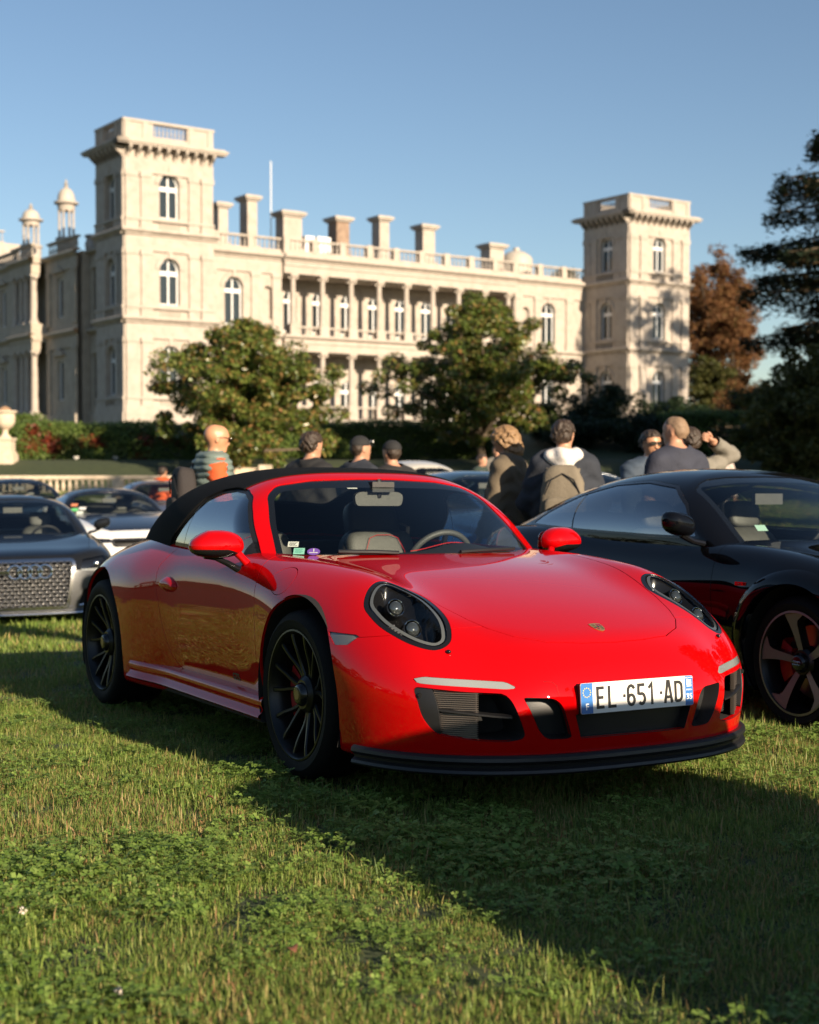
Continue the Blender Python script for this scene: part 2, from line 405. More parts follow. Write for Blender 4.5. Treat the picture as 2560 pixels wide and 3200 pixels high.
def arch_window(parent, M, cx, z0, w, h, y=.3, transom=True):
    """white arched casement with cross bars and a pane, set back in the opening"""
    lo = np.array(archloop(cx, z0, w, h)); c = np.array([cx, z0+h*.5]); li = c+(lo-c)*[1-.24/w, 1-.2/h]
    fr = [grid(np.stack([np.c_[lo[:, 0], np.full(len(lo), y), lo[:, 1]], np.c_[li[:, 0], np.full(len(lo), y), li[:, 1]], np.c_[li[:, 0], np.full(len(lo), y+.1), li[:, 1]]], 1), closed_u=True)]
    fr += [box(cx-.06, cx+.06, y-.015, y+.08, z0, z0+h-.06)]
    if transom: fr += [box(cx-w/2+.05, cx+w/2-.05, y-.03, y+.08, z0+h-w*.5-.42, z0+h-w*.5-.12)]
    o = obj('window', *xf(merge(*fr), M), m_winw, parent)
    pl = np.array([(p[0], y+.07, p[1]) for p in lo]); k = len(pl); cc = pl.mean(0)
    obj('pane', *xf((np.concatenate([pl, cc[None]]), np.array([(i, (i+1) % k, k) for i in range(k)])), M), m_pane, o)
    return o
def archivolt(parent, M, cx, z0, w, h, m):
    r = w/2; zc = z0+h-r; a = np.linspace(0, math.pi, 14); rows = []
    for t in a: rows.append([(cx+q*math.cos(t), yy, zc+q*math.sin(t)) for q, yy in ((r+.02, -.002), (r+.04, -.06), (r+.34, -.08), (r+.40, -.002))])
    P = [grid(np.array(rows))]+[box(cx-.13, cx+.13, -.16, 0, zc+r-.03, zc+r+.55)]
    obj('arch_moulding', *xf(merge(*P), M), m, parent)
def baluster_prof(h): return [(.07, 0), (.085, 0), (.085, .07*h), (.04, .12*h), (.07, .3*h), (.075, .38*h), (.045, .6*h), (.035, .82*h), (.07, .9*h), (.08, h)]
def balustrade(parent, M, x0, x1, z, h=.95, piers=None, m=None, sp=.40, name='balustrade'):
    m = m or m_stone; st = [box(x0, x1, -.02, .30, z, z+.12), box(x0, x1, -.04, .32, z+h-.14, z+h)]
    obj(name, *xf(bars([(x0, x1, -.02, .30, z, z+.12), (x0, x1, -.04, .32, z+h-.14, z+h)]), M), m, parent)
    n = max(1, int((x1-x0)/sp)); bl = lathe(baluster_prof(h-.26), 8)
    tag(obj('baluster_row', *xf(merge(*[(bl[0]+[x0+(x1-x0)*(k+.5)/n, .14, z+.12], bl[1]) for k in range(n)]), M), m, parent), kind='stuff')
def column(parent, M, x, y, z0, z1, r=.24):
    h = z1-z0; V = lathe([(0, 0), (r*1.5, 0), (r*1.5, .12), (r*1.2, .2), (r*1.25, .28), (r, .36), (r*1.02, h*.35), (r*.86, h-.5), (r*1.0, h-.46), (r*.9, h-.42), (r*1.25, h-.2)], 16)
    obj('column', *xf(merge((V[0]+[x, y, z0], V[1]), box(x-r*1.45, x+r*1.45, y-r*1.45, y+r*1.45, z1-.2, z1), box(x-r*1.9, x+r*1.9, y-.12, y+.12, z1-.36, z1-.2)), M), m_stone, parent)
S1, S2, SC_, SP = 7.3, 13.46, 18.9, 21.5                     # string course 1, 2, cornice underside, parapet top (above base)
def cornice(parent, M, x0, x1, z, pr=.35, h=.5, name='string_course', m=None):
    P = [(0, 0), (-pr*.25, .06), (-pr*.3, h*.3), (-pr*.8, h*.45), (-pr, h*.62), (-pr, h*.86), (-pr*.9, h), (.1, h)]
    V = np.array([[(x, p[0], z+p[1]) for p in P] for x in (x0, x1)]); obj(name, *xf(grid(V), M), m or m_stone, parent, sharp=30)
BRK = None
def tower_face(bld, M, w, m, windows=True, ground=True, shade=False):
    for z0, z1, wz, wh in ((0, S1, 2.3, 3.5), (S1, S2, 1.4, 3.3), (S2, SC_, 1.35, 3.15)):
        ww = 1.55; cx = w/2; lp = archloop(cx, z0+wz-(0), ww, wh)
        pm = M@trans((0, 0, 0))
        obj('wall', *xf((lambda vt: (vt[0]+[0, 0, z0], vt[1]))(panel(w, z1-z0, [[(p[0], p[1]-z0) for p in lp]])), M), m, bld, sharp=20)
        arch_window(bld, M, cx, z0+wz, ww, wh); archivolt(bld, M, cx, z0+wz, ww, wh, m)
        zb = z0 + (1.05 if z0 > 0 else 1.95)
        # pilasters with cap and foot, sill band, apron balusters
        for x in (.05, w*.175, w*.715, w-.95):
            pw = .9 if x in (.05, w-.95) else .75
            obj('pilaster', *xf(merge(box(x, x+pw, -.14, 0, zb, z1-1.05), box(x-.08, x+pw+.08, -.2, 0, z1-1.35, z1-1.05), box(x-.07, x+pw+.07, -.19, 0, z0+.05 if z0 else 1.5, zb)), M), m, bld)
        obj('sill_band', *xf(bars([(-.02, w+.02, -.26, 0, zb, zb+.16)]), M), m, bld)
        obj('entablature', *xf(bars([(-.02, w+.02, -.17, 0, z1-1.05, z1-.92), (0, w, -.11, 0, z1-.92, z1-.02)]), M), m, bld)
        nb = 7; bl = lathe(baluster_prof(.8), 6); tag(obj('apron_balusters', *xf(merge(*[(bl[0]+[cx-.85+1.7*(k+.5)/nb, -.05, zb-.85], bl[1]) for k in range(nb)]), M), m, bld), kind='stuff')
        if z0 == 0: obj('plinth', *xf(bars([(-.15, w+.15, -.32, 0, -1.0, 1.0), (-.1, w+.1, -.24, 0, 1.0, 1.5)]), M), m, bld)
        else: cornice(bld, M, -.35, w+.35, z0-.02, .42, .5, m=m)
    # crowning cornice with brackets
    n = int(w/.72)
    for k in range(n+1):
        x = .12+(w-.42)*k/n
        V = np.array([[(xx, yy, zz) for yy, zz in ((0, SC_-.1), (-.14, SC_-.05), (-.25, SC_+.25), (-.62, SC_+.42), (-.72, SC_+.55), (-.72, SC_+.72), (0, SC_+.72))] for xx in (x, x+.22)])
        b = grid(V); obj('bracket', *xf(merge(b, (V[0], np.array([(0, i, i+1) for i in range(1, 6)])), (V[1], np.array([(0, i+1, i) for i in range(1, 6)]))), M), m, bld, sharp=30)
    obj('frieze', *xf(bars([(0, w, -.02, 0, SC_, SC_+.72)]), M), m, bld)
    obj('crown_cornice', *xf(merge(box(-.78, w+.78, -.78, 0, SC_+.72, SC_+.86), box(-.88, w+.88, -.88, 0, SC_+.86, SC_+1.02), box(-.70, w+.70, -.70, 0, SC_+1.02, SC_+1.14)), M), m, bld)
    # parapet
    z = SC_+1.14
    obj('parapet', *xf(bars([(0, w*.32, -.04, .3, z, SP-.16), (w*.70, w, -.04, .3, z, SP-.16), (w*.32, w*.70, .0, .28, z, z+.42), (-.1, w+.1, -.14, .4, SP-.16, SP+.02)]), M), m, bld)
    for x in (0, w*.20, w*.72, w-.42): obj('parapet_pier', *xf(bars([(x, x+.42, -.12, 0, z, SP-.16)]), M), m, bld)
    nb = 8; bl = lathe(baluster_prof(SP-.16-z-.42), 8); tag(obj('baluster_row', *xf(merge(*[(bl[0]+[w*.33+w*.36*(k+.5)/nb, .14, z+.42], bl[1]) for k in range(nb)]), M), m, bld), kind='stuff')
def build_mansion():
    B = np.eye(4); B[:3, 0] = (*E1, 0); B[:3, 1] = (*E2, 0); B[:3, 3] = (*T0, MZ)
    bld = empty('mansion', M=Matrix(B.tolist()), label='pale limestone mansion with two square corner towers and columned loggias', cat='building')
    def face(x, y, ang): M = rot('Z', ang); M[:3, 3] = (x, y, 0); return M
    for x0, w, d in ((0, 6.9, 6.9), (48.5, 7.6, 7.0)):
        tower_face(bld, face(x0, 0, 0), w, m_stone)
        tower_face(bld, face(x0, 4.75 if x0 == 0 else 5.9, -math.pi/2), 4.75 if x0 == 0 else 5.9, m_stone)
        dd = 4.75 if x0 == 0 else 5.9
        obj('tower_core', *bars([(x0+.45, x0+w-.0, .45, dd-.0, -.9, SC_+1.1)]), m_stone, bld)
        obj('tower_back', *bars([(x0+.3, x0+w, dd-.25, dd, SC_+1.1, SP), (x0+w-.25, x0+w, .3, dd, SC_+1.1, SP)]), m_stone, bld)
    # main front: plane y=5.77
    Y0 = 5.77; M0 = face(6.9, Y0, 0); W = 41.6; lg0, lg1 = 16.0-6.9, 39.9-6.9
    wins = [11.7-6.9, 44.0-6.9]; 
    for z0, z1, wz, wh in ((0, S1, 2.3, 3.5), (S1, S2, .95, 3.7)):
        for a, b, wc in ((0, lg0, wins[0]), (lg1, W, wins[1])):
            lp = archloop(wc-a, wz, 1.6, wh); n1 = archloop((14.75-6.9-a) if a == 0 else (41.3-6.9-a), wz+.6, .9, 2.6)
            obj('wall', *xf((lambda vt: (vt[0]+[a, 0, z0], vt[1]))(panel(b-a, z1-z0, [lp, n1])), M0), m_stone, bld, sharp=20)
            arch_window(bld, M0, wc, z0+wz, 1.6, wh); archivolt(bld, M0, wc, z0+wz, 1.6, wh, m_stone)
            nx = (14.75-6.9) if a == 0 else (41.3-6.9); obj('niche', *xf(grid(np.array([[(nx+.5*math.cos(t), .02+.38*math.sin(t), z0+wz+.6+q) for q in (0, 2.7)] for t in np.linspace(0, math.pi, 10)])), M0), m_stone, bld)
            for x in ((.15, 2.4, 6.3, 8.2) if a == 0 else (lg1+.1, lg1+2.4, lg1+6.2)):
                obj('pilaster', *xf(merge(box(x, x+.75, -.14, 0, z0+1.0, z1-1.05), box(x-.08, x+.83, -.2, 0, z1-1.35, z1-1.05), box(x-.07, x+.82, -.19, 0, z0+.06, z0+1.0)), M0), m_stone, bld)
            obj('entablature', *xf(bars([(a, b, -.17, 0, z1-1.05, z1-.92), (a, b, -.11, 0, z1-.92, z1-.02)]), M0), m_stone, bld)
            obj('core', *xf(bars([(a+.02, b-.02, .42, 9, z0, z1)]), M0), m_stone, bld)
        # loggia: floor, soffit, back wall with windows, columns
        cols = [17.0+2.78*k-6.9 for k in range(9)]
        dp = 2.6
        obj('loggia_soffit', *xf(bars([(lg0, lg1, -.3, dp, z1-.95, z1-.02)]), M0), m_stone, bld)
        for k in range(8):
            cx = (cols[k]+cols[k+1])/2; obj('ceiling_coffer', *xf(bars([(cx-.9, cx+.9, .5, dp-.6, z1-1.02, z1-.94)]), M0), m_stoned, bld)
        hl = [archloop(c-.0-lg0+1.39*0+.35, .9, 1.25, 3.4) for c in [q+.95 for q in cols[:8]]]
        bw = panel(lg1-lg0, z1-z0-.95, hl); Mb = M0@trans((lg0, dp, z0)); obj('loggia_back_wall', *xf(bw, Mb), m_stone, bld, sharp=20)
        for c in cols[:8]: arch_window(bld, M0@trans((0, dp, 0)), c+.95+.35, z0+.9, 1.25, 3.4, y=.2)
        obj('loggia_floor', *xf(bars([(lg0, lg1, -.45, dp+.3, z0-.05 if z0 else -.2, z0+.12 if z0 else .9)]), M0), m_stone, bld)
        for k, c in enumerate(cols):
            base = z0+(1.15 if z0 else 2.1)
            column(bld, M0, c, -.05, base, z1-.92)
            obj('column_pedestal', *xf(bars([(c-.42, c+.42, -.42, .36, z0+.1 if z0 else .9, base-.0)]), M0), m_stone, bld)
            if k < 8: balustrade(bld, M0@trans((0, -.2, 0)), c+.42, cols[k+1]-.42, z0+.1 if z0 else .9, 1.02 if z0 else 1.15)
        obj('loggia_architrave', *xf(bars([(lg0, lg1, -.42, -.1, z1-.92, z1-.3), (lg0, lg1, -.52, -.1, z1-.3, z1-.02)]), M0), m_stone, bld)
    obj('loggia_core', *xf(bars([(lg0, lg1, 3.1, 9, 0, S2)]), M0), m_stone, bld)
    obj('plinth', *xf(bars([(0, lg0, -.3, 0, -1, 1.0), (lg1, W, -.3, 0, -1, 1.0), (lg0, lg1, -.9, 2.6, -1, .55), (lg0, lg1, -.7, 2.6, .55, .9)]), M0), m_stone, bld)
    for a, b, o in ((0, lg0, 0), (lg0, lg1, -.35), (lg1, W, 0)):
        cornice(bld, M0@trans((0, o, 0)), a-.05, b+.05, S2-.02, .5, .62, m=m_stone); cornice(bld, M0@trans((0, o, 0)), a-.05, b+.05, S1-.12, .42, .5, m=m_stone)
        zb = S2+.6; obj('parapet_base', *xf(bars([(a, b, o-.02, o+.5, zb, zb+.22)]), M0), m_stone, bld)
        n = max(3, round((b-a)/2.78))
        for k in range(n):
            xa, xb = a+(b-a)*k/n, a+(b-a)*(k+1)/n
            obj('parapet_pier', *xf(bars([(xa, xa+.55, o-.05, o+.45, zb+.22, zb+1.35)]), M0), m_stone, bld)
            balustrade(bld, M0@trans((0, o+.02, 0)), xa+.55, xb, zb+.22, 1.05)
    obj('roof_deck', *xf(bars([(0, W, .4, 9, S2, S2+.3)]), M0), m_lead, bld)
    # chimneys: photograph column, depth -> local
    def roofpt(px, py, ydep):
        r = (px-1280)/FPX; k = ydep; a = T0[0]+E2[0]*k; c = T0[1]+E2[1]*k; t = (r*c-a)/(E1[0]-r*E1[1]); Y = c+E1[1]*t
        return t, (1440-py)*Y/FPX-2.4
    def chimney(px, py, ydep, w, d, m=m_stone, name='chimney'):
        t, z = roofpt(px, py, ydep)
        o = obj(name, *bars([(t-w/2, t+w/2, ydep-d/2, ydep+d/2, S2, z-.45), (t-w/2-.12, t+w/2+.12, ydep-d/2-.12, ydep+d/2+.12, S2+.3, S2+1.5)]), m, bld)
        obj('chimney_cap', *bars([(t-w/2-.18, t+w/2+.18, ydep-d/2-.18, ydep+d/2+.18, z-.45, z-.3), (t-w/2-.32, t+w/2+.32, ydep-d/2-.32, ydep+d/2+.32, z-.3, z-.08), (t-w/2-.1, t+w/2+.1, ydep-d/2-.1, ydep+d/2+.1, z-.08, z)]), m_stone, o)
    for a in ((690, 641, 9, .85, 1.3), (780, 619, 9, .9, 1.3), (905, 668, 8.5, 1.75, 1.3), (1060, 685, 9, 1.25, 1.4, m_brick), (1190, 683, 9, 1.0, 1.2), (1328, 709, 8.5, 1.3, 1.2), (1537, 768, 8.5, 1.6, 1.4)): chimney(*a)
    for px, py, w in ((962, 745, .9), (1005, 748, 1.3)):
        t, z = roofpt(px, py, 8); obj('roof_unit', *bars([(t-w/2, t+w/2, 7.5, 8.5, S2+.3, z)]), m_winw, bld)
    t, z = roofpt(1612, 795, 9); obj('roof_lantern', *(lambda vt: (vt[0]+[t, 9, S2+.3], vt[1]))(lathe([(1.5, 0), (1.5, z-S2-.9), (1.3, z-S2-.6), (.8, z-S2-.25), (.3, z-S2-.1), (.3, z-S2+.15), (0, z-S2+.2)], 16)), m_lead, bld)
    t, z = roofpt(850, 512, 10); obj('flag_pole', *tube([(t, 10, S2), (t, 10, z)], .05, 8), m_iron, bld)
    # side wing running back from the left tower, in its shade
    Ms = face(.5, 4.75, -math.pi/2)@rot('Z', math.pi)          # local x towards the back after the flip below
    def side(t, s0, s1):                                        # frame: x runs to the back, front faces -t
        M = np.eye(4); M[:3, 0] = (0, 1, 0); M[:3, 1] = (1, 0, 0); M[:3, 2] = (0, 0, 1); M[:3, 3] = (t, s0, 0); return M
    top = S2-.6
    for t, s0, s1, wx in ((.7, 4.75, 7.6, [1.5]), (-.4, 7.6, 13.6, [3.4]), (-1.2, 18.2, 34, [3, 8, 12])):
        M = side(t, s0, s1); w = s1-s0
        for z0, z1, wz, wh in ((0, S1-.3, 2.2, 3.0), (S1-.3, top, 1.5, 3.0)):
            hl = [[(x-.62, wz), (x+.62, wz), (x+.62, wz+wh), (x-.62, wz+wh)] for x in wx]
            V = panel(w, z1-z0, hl); obj('wall', *xf((V[0]+[0, 0, z0], V[1][:, ::-1]), M), m_stoned, bld, sharp=20)
            for x in wx:
                o = obj('window', *xf(bars([(x-.62, x-.5, .2, .3, z0+wz, z0+wz+wh), (x+.5, x+.62, .2, .3, z0+wz, z0+wz+wh), (x-.5, x+.5, .2, .3, z0+wz+wh-.12, z0+wz+wh), (x-.5, x+.5, .2, .3, z0+wz, z0+wz+.1)]), M), m_winw, bld)
                obj('pane', *xf(bars([(x-.6, x+.6, .3, .34, z0+wz, z0+wz+wh)]), M), m_pane, o)
                obj('window_hood', *xf(merge(box(x-1.0, x+1.0, -.3, 0, z0+wz+wh+.35, z0+wz+wh+.5), prism3([(x-1.05, z0+wz+wh+.5), (x+1.05, z0+wz+wh+.5), (x, z0+wz+wh+.95)], -.28, 0)), M), m_stoned, bld)
            for x in (.1, w-.8): obj('pilaster', *xf(bars([(x, x+.7, -.14, 0, z0+.9, z1-.9), (x-.07, x+.77, -.2, 0, z1-1.15, z1-.9)]), M), m_stoned, bld)
            obj('entablature', *xf(bars([(-.15, w, -.15, 0, z1-.9, z1-.1)]), M), m_stoned, bld)
            cornice(bld, M, -.3, w, z1-.1, .45, .5, m=m_stoned)
        obj('plinth', *xf(bars([(-.1, w, -.3, 0, -1, 1.1)]), M), m_stoned, bld); balustrade(bld, M, 0, w, top+.4, 1.1, m=m_stoned)
        obj('core', *xf(bars([(.02, w, .4, 8, -.9, top+.35)]), M), m_stoned, bld)
    # two-storey portico between the wing's bays
    M = side(-1.6, 13.6, 18.2)
    for z0, z1 in ((0, S1-.3), (S1-.3, top)):
        for x in (.35, 1.75, 2.85, 4.25): column(bld, M, x, .25, z0+1.2, z1-.85, .27)
        obj('portico_beam', *xf(bars([(-.1, 4.7, -.1, .6, z1-.85, z1-.1)]), M), m_stoned, bld); cornice(bld, M, -.3, 4.7, z1-.1, .45, .5, m=m_stoned)
        obj('portico_floor', *xf(bars([(-.1, 4.7, -.15, 2.6, z0-.2 if z0 else -1, z0+1.2)]), M), m_stoned, bld); obj('portico_back', *xf(bars([(0, 4.6, 2.4, 2.7, z0, z1)]), M), m_stoned, bld)
        obj('portico_door', *xf(bars([(1.7, 2.9, 2.34, 2.4, z0+1.2, z1-1.6)]), M), m_pane, bld)
    balustrade(bld, M, 0, 4.6, top+.4, 1.1, m=m_stoned); obj('portico_roof', *xf(bars([(0, 4.6, .1, 3, top, top+.4)]), M), m_stoned, bld)
    # slender domed turrets on the roof
    def turret(px, ytop, ybase, ydep):
        r = (px-1280)/FPX; a = T0[0]+E2[0]*ydep; c = T0[1]+E2[1]*ydep; t = (r*c-a)/(E1[0]-r*E1[1]); Y = c+E1[1]*t
        zt, zb = (1440-ytop)*Y/FPX-2.4, (1440-ybase)*Y/FPX-2.4; h = zt-zb; R = 27*Y/FPX
        P = trans((t, ydep, zb)); o = obj('turret', *xf(merge(lathe([(R*1.12, -4), (R*1.12, h*.20), (R*1.25, h*.22), (R*1.25, h*.26), (R*.95, h*.27), (0, h*.27)], 16), lathe([(0, h*.60), (R*.95, h*.60), (R*1.0, h*.67), (R*1.38, h*.685), (R*1.38, h*.71), (R*1.02, h*.72)], 16)), P), m_stone, bld)
        for k in range(8):
            a_ = 2*math.pi*k/8; column_small(o, P, R*.85*math.cos(a_), R*.85*math.sin(a_), h*.27, h*.60, R*.15)
        th = np.linspace(0, math.pi/2, 9); obj('dome', *xf(lathe([(R*1.02*math.cos(q)**.8, h*.715+h*.17*math.sin(q)) for q in th], 18), P), m_lead, o)
        obj('finial', *xf(lathe([(R*.2, h*.875), (R*.3, h*.89), (R*.14, h*.91), (R*.26, h*.93), (R*.1, h*.95), (R*.14, h*.965), (0, h)], 10), P), m_stoned, o)
    def column_small(o, P, x, y, z0, z1, r): obj('turret_column', *xf((lambda vt: (vt[0]+[x, y, z0], vt[1]))(lathe([(r*1.3, 0), (r, .1), (r*.9, z1-z0-.15), (r*1.4, z1-z0)], 8)), P), m_stone, o)
    turret(215, 566, 815, 19); turret(105, 640, 818, 28)
    # rear tower top seen over the wing, and a roof vase
    r0 = roofpt(70, 730, 42); obj('rear_tower', *bars([(r0[0]-14, r0[0], 42, 48, 8, r0[1]-1.2), (r0[0]-15, r0[0]+1, 41, 48, r0[1]-3.2, r0[1]-2.6)]), m_stone, bld)
    balustrade(bld, trans((0, 42, 0)), r0[0]-13, r0[0]-1.5, r0[1]-1.2, 1.2)
    r1 = roofpt(297, 740, 14); obj('roof_vase', *(lambda vt: (vt[0]+[r1[0], 14, r1[1]-2.6], vt[1]))(lathe([(.5, -1), (.5, .3), (.2, .5), (.25, .8), (.6, 1.5), (.65, 1.9), (.5, 2.3), (.7, 2.5), (.6, 2.6), (0, 2.6)], 14)), m_stone, bld)
    return bld
def prism3(poly, y0, y1):
    V, T = prism([(p[0], p[1]) for p in poly], y0, y1); return V[:, [0, 2, 1]], T[:, ::-1]
MANSION = build_mansion()
# ---------------------------------------------------------------- foliage
def leafmat(name, stops, trans=.35, rough=.45, spec=.4):
    if name in MATS: return MATS[name]
    m = bpy.data.materials.new(name); m.use_nodes = True; t = m.node_tree; b = t.nodes['Principled BSDF']; out = t.nodes['Material Output']
    g = t.nodes.new('ShaderNodeNewGeometry'); r = t.nodes.new('ShaderNodeValToRGB'); e = r.color_ramp.elements
    while len(e) < len(stops): e.new(.5)
    for q, (p, c) in zip(e, stops): q.position = p; q.color = (*c, 1)
    t.links.new(g.outputs['Random Per Island'], r.inputs[0]); t.links.new(r.outputs[0], b.inputs['Base Color'])
    b.inputs['Roughness'].default_value = rough; b.inputs['Specular IOR Level'].default_value = spec
    tr = t.nodes.new('ShaderNodeBsdfTranslucent'); mx = t.nodes.new('ShaderNodeMixShader'); mx.inputs[0].default_value = trans
    hs = t.nodes.new('ShaderNodeHueSaturation'); hs.inputs['Value'].default_value = 1.3; t.links.new(r.outputs[0], hs.inputs['Color']); t.links.new(hs.outputs[0], tr.inputs[0])
    t.links.new(b.outputs[0], mx.inputs[1]); t.links.new(tr.outputs[0], mx.inputs[2]); t.links.new(mx.outputs[0], out.inputs[0])
    MATS[name] = m; return m
def leaves(C, size, asp=.45, up=.5, outw=None, rng=RNG, droop=0.):
    """one folded leaf (two triangles) at every point of C"""
    n = len(C); d = rng.normal(size=(n, 3)); d /= np.linalg.norm(d, axis=1, keepdims=True)
    nrm = rng.normal(size=(n, 3)); nrm[:, 2] = np.abs(nrm[:, 2])+up*2
    if outw is not None: nrm += outw*1.0
    d[:, 2] -= droop; nrm /= np.linalg.norm(nrm, axis=1, keepdims=True); d -= nrm*(d*nrm).sum(1)[:, None]; d /= np.linalg.norm(d, axis=1, keepdims=True)+1e-9
    w = np.cross(nrm, d); s = size*rng.uniform(.6, 1.3, n)[:, None]
    V = np.stack([C-d*s*.5, C+w*s*asp*.5+nrm*s*.06, C+d*s*.5, C-w*s*asp*.5+nrm*s*.06], 1).reshape(-1, 3)
    i = np.arange(n)*4; T = np.concatenate([np.stack([i, i+1, i+2], 1), np.stack([i, i+2, i+3], 1)])
    return V, T
def crown_points(n, ncl, shape, clr, rng, shell=.55):
    """leaf points in clumps; shape(u) maps unit-ball points to the crown volume"""
    u = rng.normal(size=(ncl, 3)); u /= np.linalg.norm(u, axis=1, keepdims=True); u *= (rng.uniform(0, 1, (ncl, 1))**shell)
    c = shape(u); k = rng.integers(0, ncl, n); r = rng.normal(size=(n, 3)); r /= np.linalg.norm(r, axis=1, keepdims=True); r *= rng.uniform(.25, 1, (n, 1))**.5
    rad = clr*rng.uniform(.6, 1.35, ncl)[k][:, None]
    return c[k]+r*rad*[1, 1, .7], r, c
def limbs(base, targets, r0, rng, hfork=.35):
    base = np.array(base, float); out = []
    top = targets.mean(0); fork = base+(top-base)*hfork+[0, 0, .0]
    P = np.array([base+(fork-base)*t+rng.normal(size=3)*[.04, .04, 0]*r0*6*t for t in np.linspace(0, 1, 6)]); out.append(tube(P, np.linspace(r0, r0*.75, 6), 9))
    for tg in targets:
        mid = fork+(tg-fork)*.5+rng.normal(size=3)*np.linalg.norm(tg-fork)*.10
        t = np.linspace(0, 1, 7)[:, None]; P = (1-t)**2*fork+2*t*(1-t)*mid+t*t*tg; out.append(tube(P, np.linspace(r0*.55, r0*.08, 7), 6))
    return merge(*out)
m_bark = mat('bark', (.10, .075, .05), .9, var=.4, scale=4, bump=.6, bscale=14)
M_MAG = leafmat('magnolia_leaf', [(0, (.045, .078, .016)), (.40, (.095, .135, .026)), (.76, (.16, .19, .042)), (.87, (.27, .125, .05)), (1, (.27, .25, .08))], .22, .3, .5)
M_DARK = leafmat('dark_leaf', [(0, (.010, .022, .008)), (.6, (.022, .042, .013)), (1, (.038, .058, .016))], .25, .45)
M_CEDAR = leafmat('cedar_needle', [(0, (.018, .032, .020)), (.55, (.032, .048, .026)), (.85, (.065, .058, .030)), (1, (.13, .075, .038))], .2, .6, .2)
M_BROWN = leafmat('autumn_leaf', [(0, (.12, .055, .026)), (.5, (.19, .092, .040)), (.85, (.26, .14, .06)), (1, (.14, .11, .04))], .4, .6, .2)
M_YEL = leafmat('olive_leaf', [(0, (.045, .055, .014)), (.6, (.085, .09, .022)), (1, (.13, .11, .03))], .4, .5)
M_HEDGE = leafmat('hedge_leaf', [(0, (.07, .12, .026)), (.6, (.12, .175, .038)), (1, (.17, .22, .055))], .3, .45)
M_RED = leafmat('red_creeper', [(0, (.13, .022, .012)), (1, (.24, .05, .02))], .3, .5)
def tree(name, base, h, w, m, label, cat='tree', n=26000, ncl=150, clr=.6, leaf=.22, asp=.45, trunk=.25, seed=1, shape=None, low=.12, group=None, hf=.3, up=.3, droop=0.):
    rng = np.random.default_rng(seed); base = np.array(base, float); o = empty(name, loc=base.tolist(), label=label, cat=cat, group=group)
    if shape is None:
        ph = rng.uniform(0, 6.28, 6)
        def shape(u):
            a = np.arctan2(u[:, 1], u[:, 0]); k = 1+.16*np.sin(2*a+ph[0])+.12*np.sin(3*a+ph[1]+3*u[:, 2])+.10*np.sin(5*u[:, 2]+ph[2])
            z = (u[:, 2]*.5+.5); prof = np.sin(np.clip(z*.76+.24, 0, 1)*math.pi)**.5
            return np.stack([u[:, 0]*w/2*k*np.clip(prof*1.1, .25, 1.2), u[:, 1]*w/2*k*np.clip(prof*1.1, .25, 1.2), h*(low+(1-low)*z)], 1)
    P, out, c = crown_points(n, ncl, shape, clr, rng)
    V, T = leaves(P, leaf, asp, up, out, rng, droop); obj('crown', V, T, m, o, sharp=None)
    tg = c[rng.choice(len(c), min(len(c), 26), replace=False)]
    obj('trunk', *limbs((0, 0, -.2), tg, trunk, rng, hf), m_bark, o)
    return o
def tpx(px, py, d): return pix(px, py, d)
def ground_at(px, d):
    p = pix(px, 1440, d); return (p[0], p[1], float(terr(p[0], p[1])))
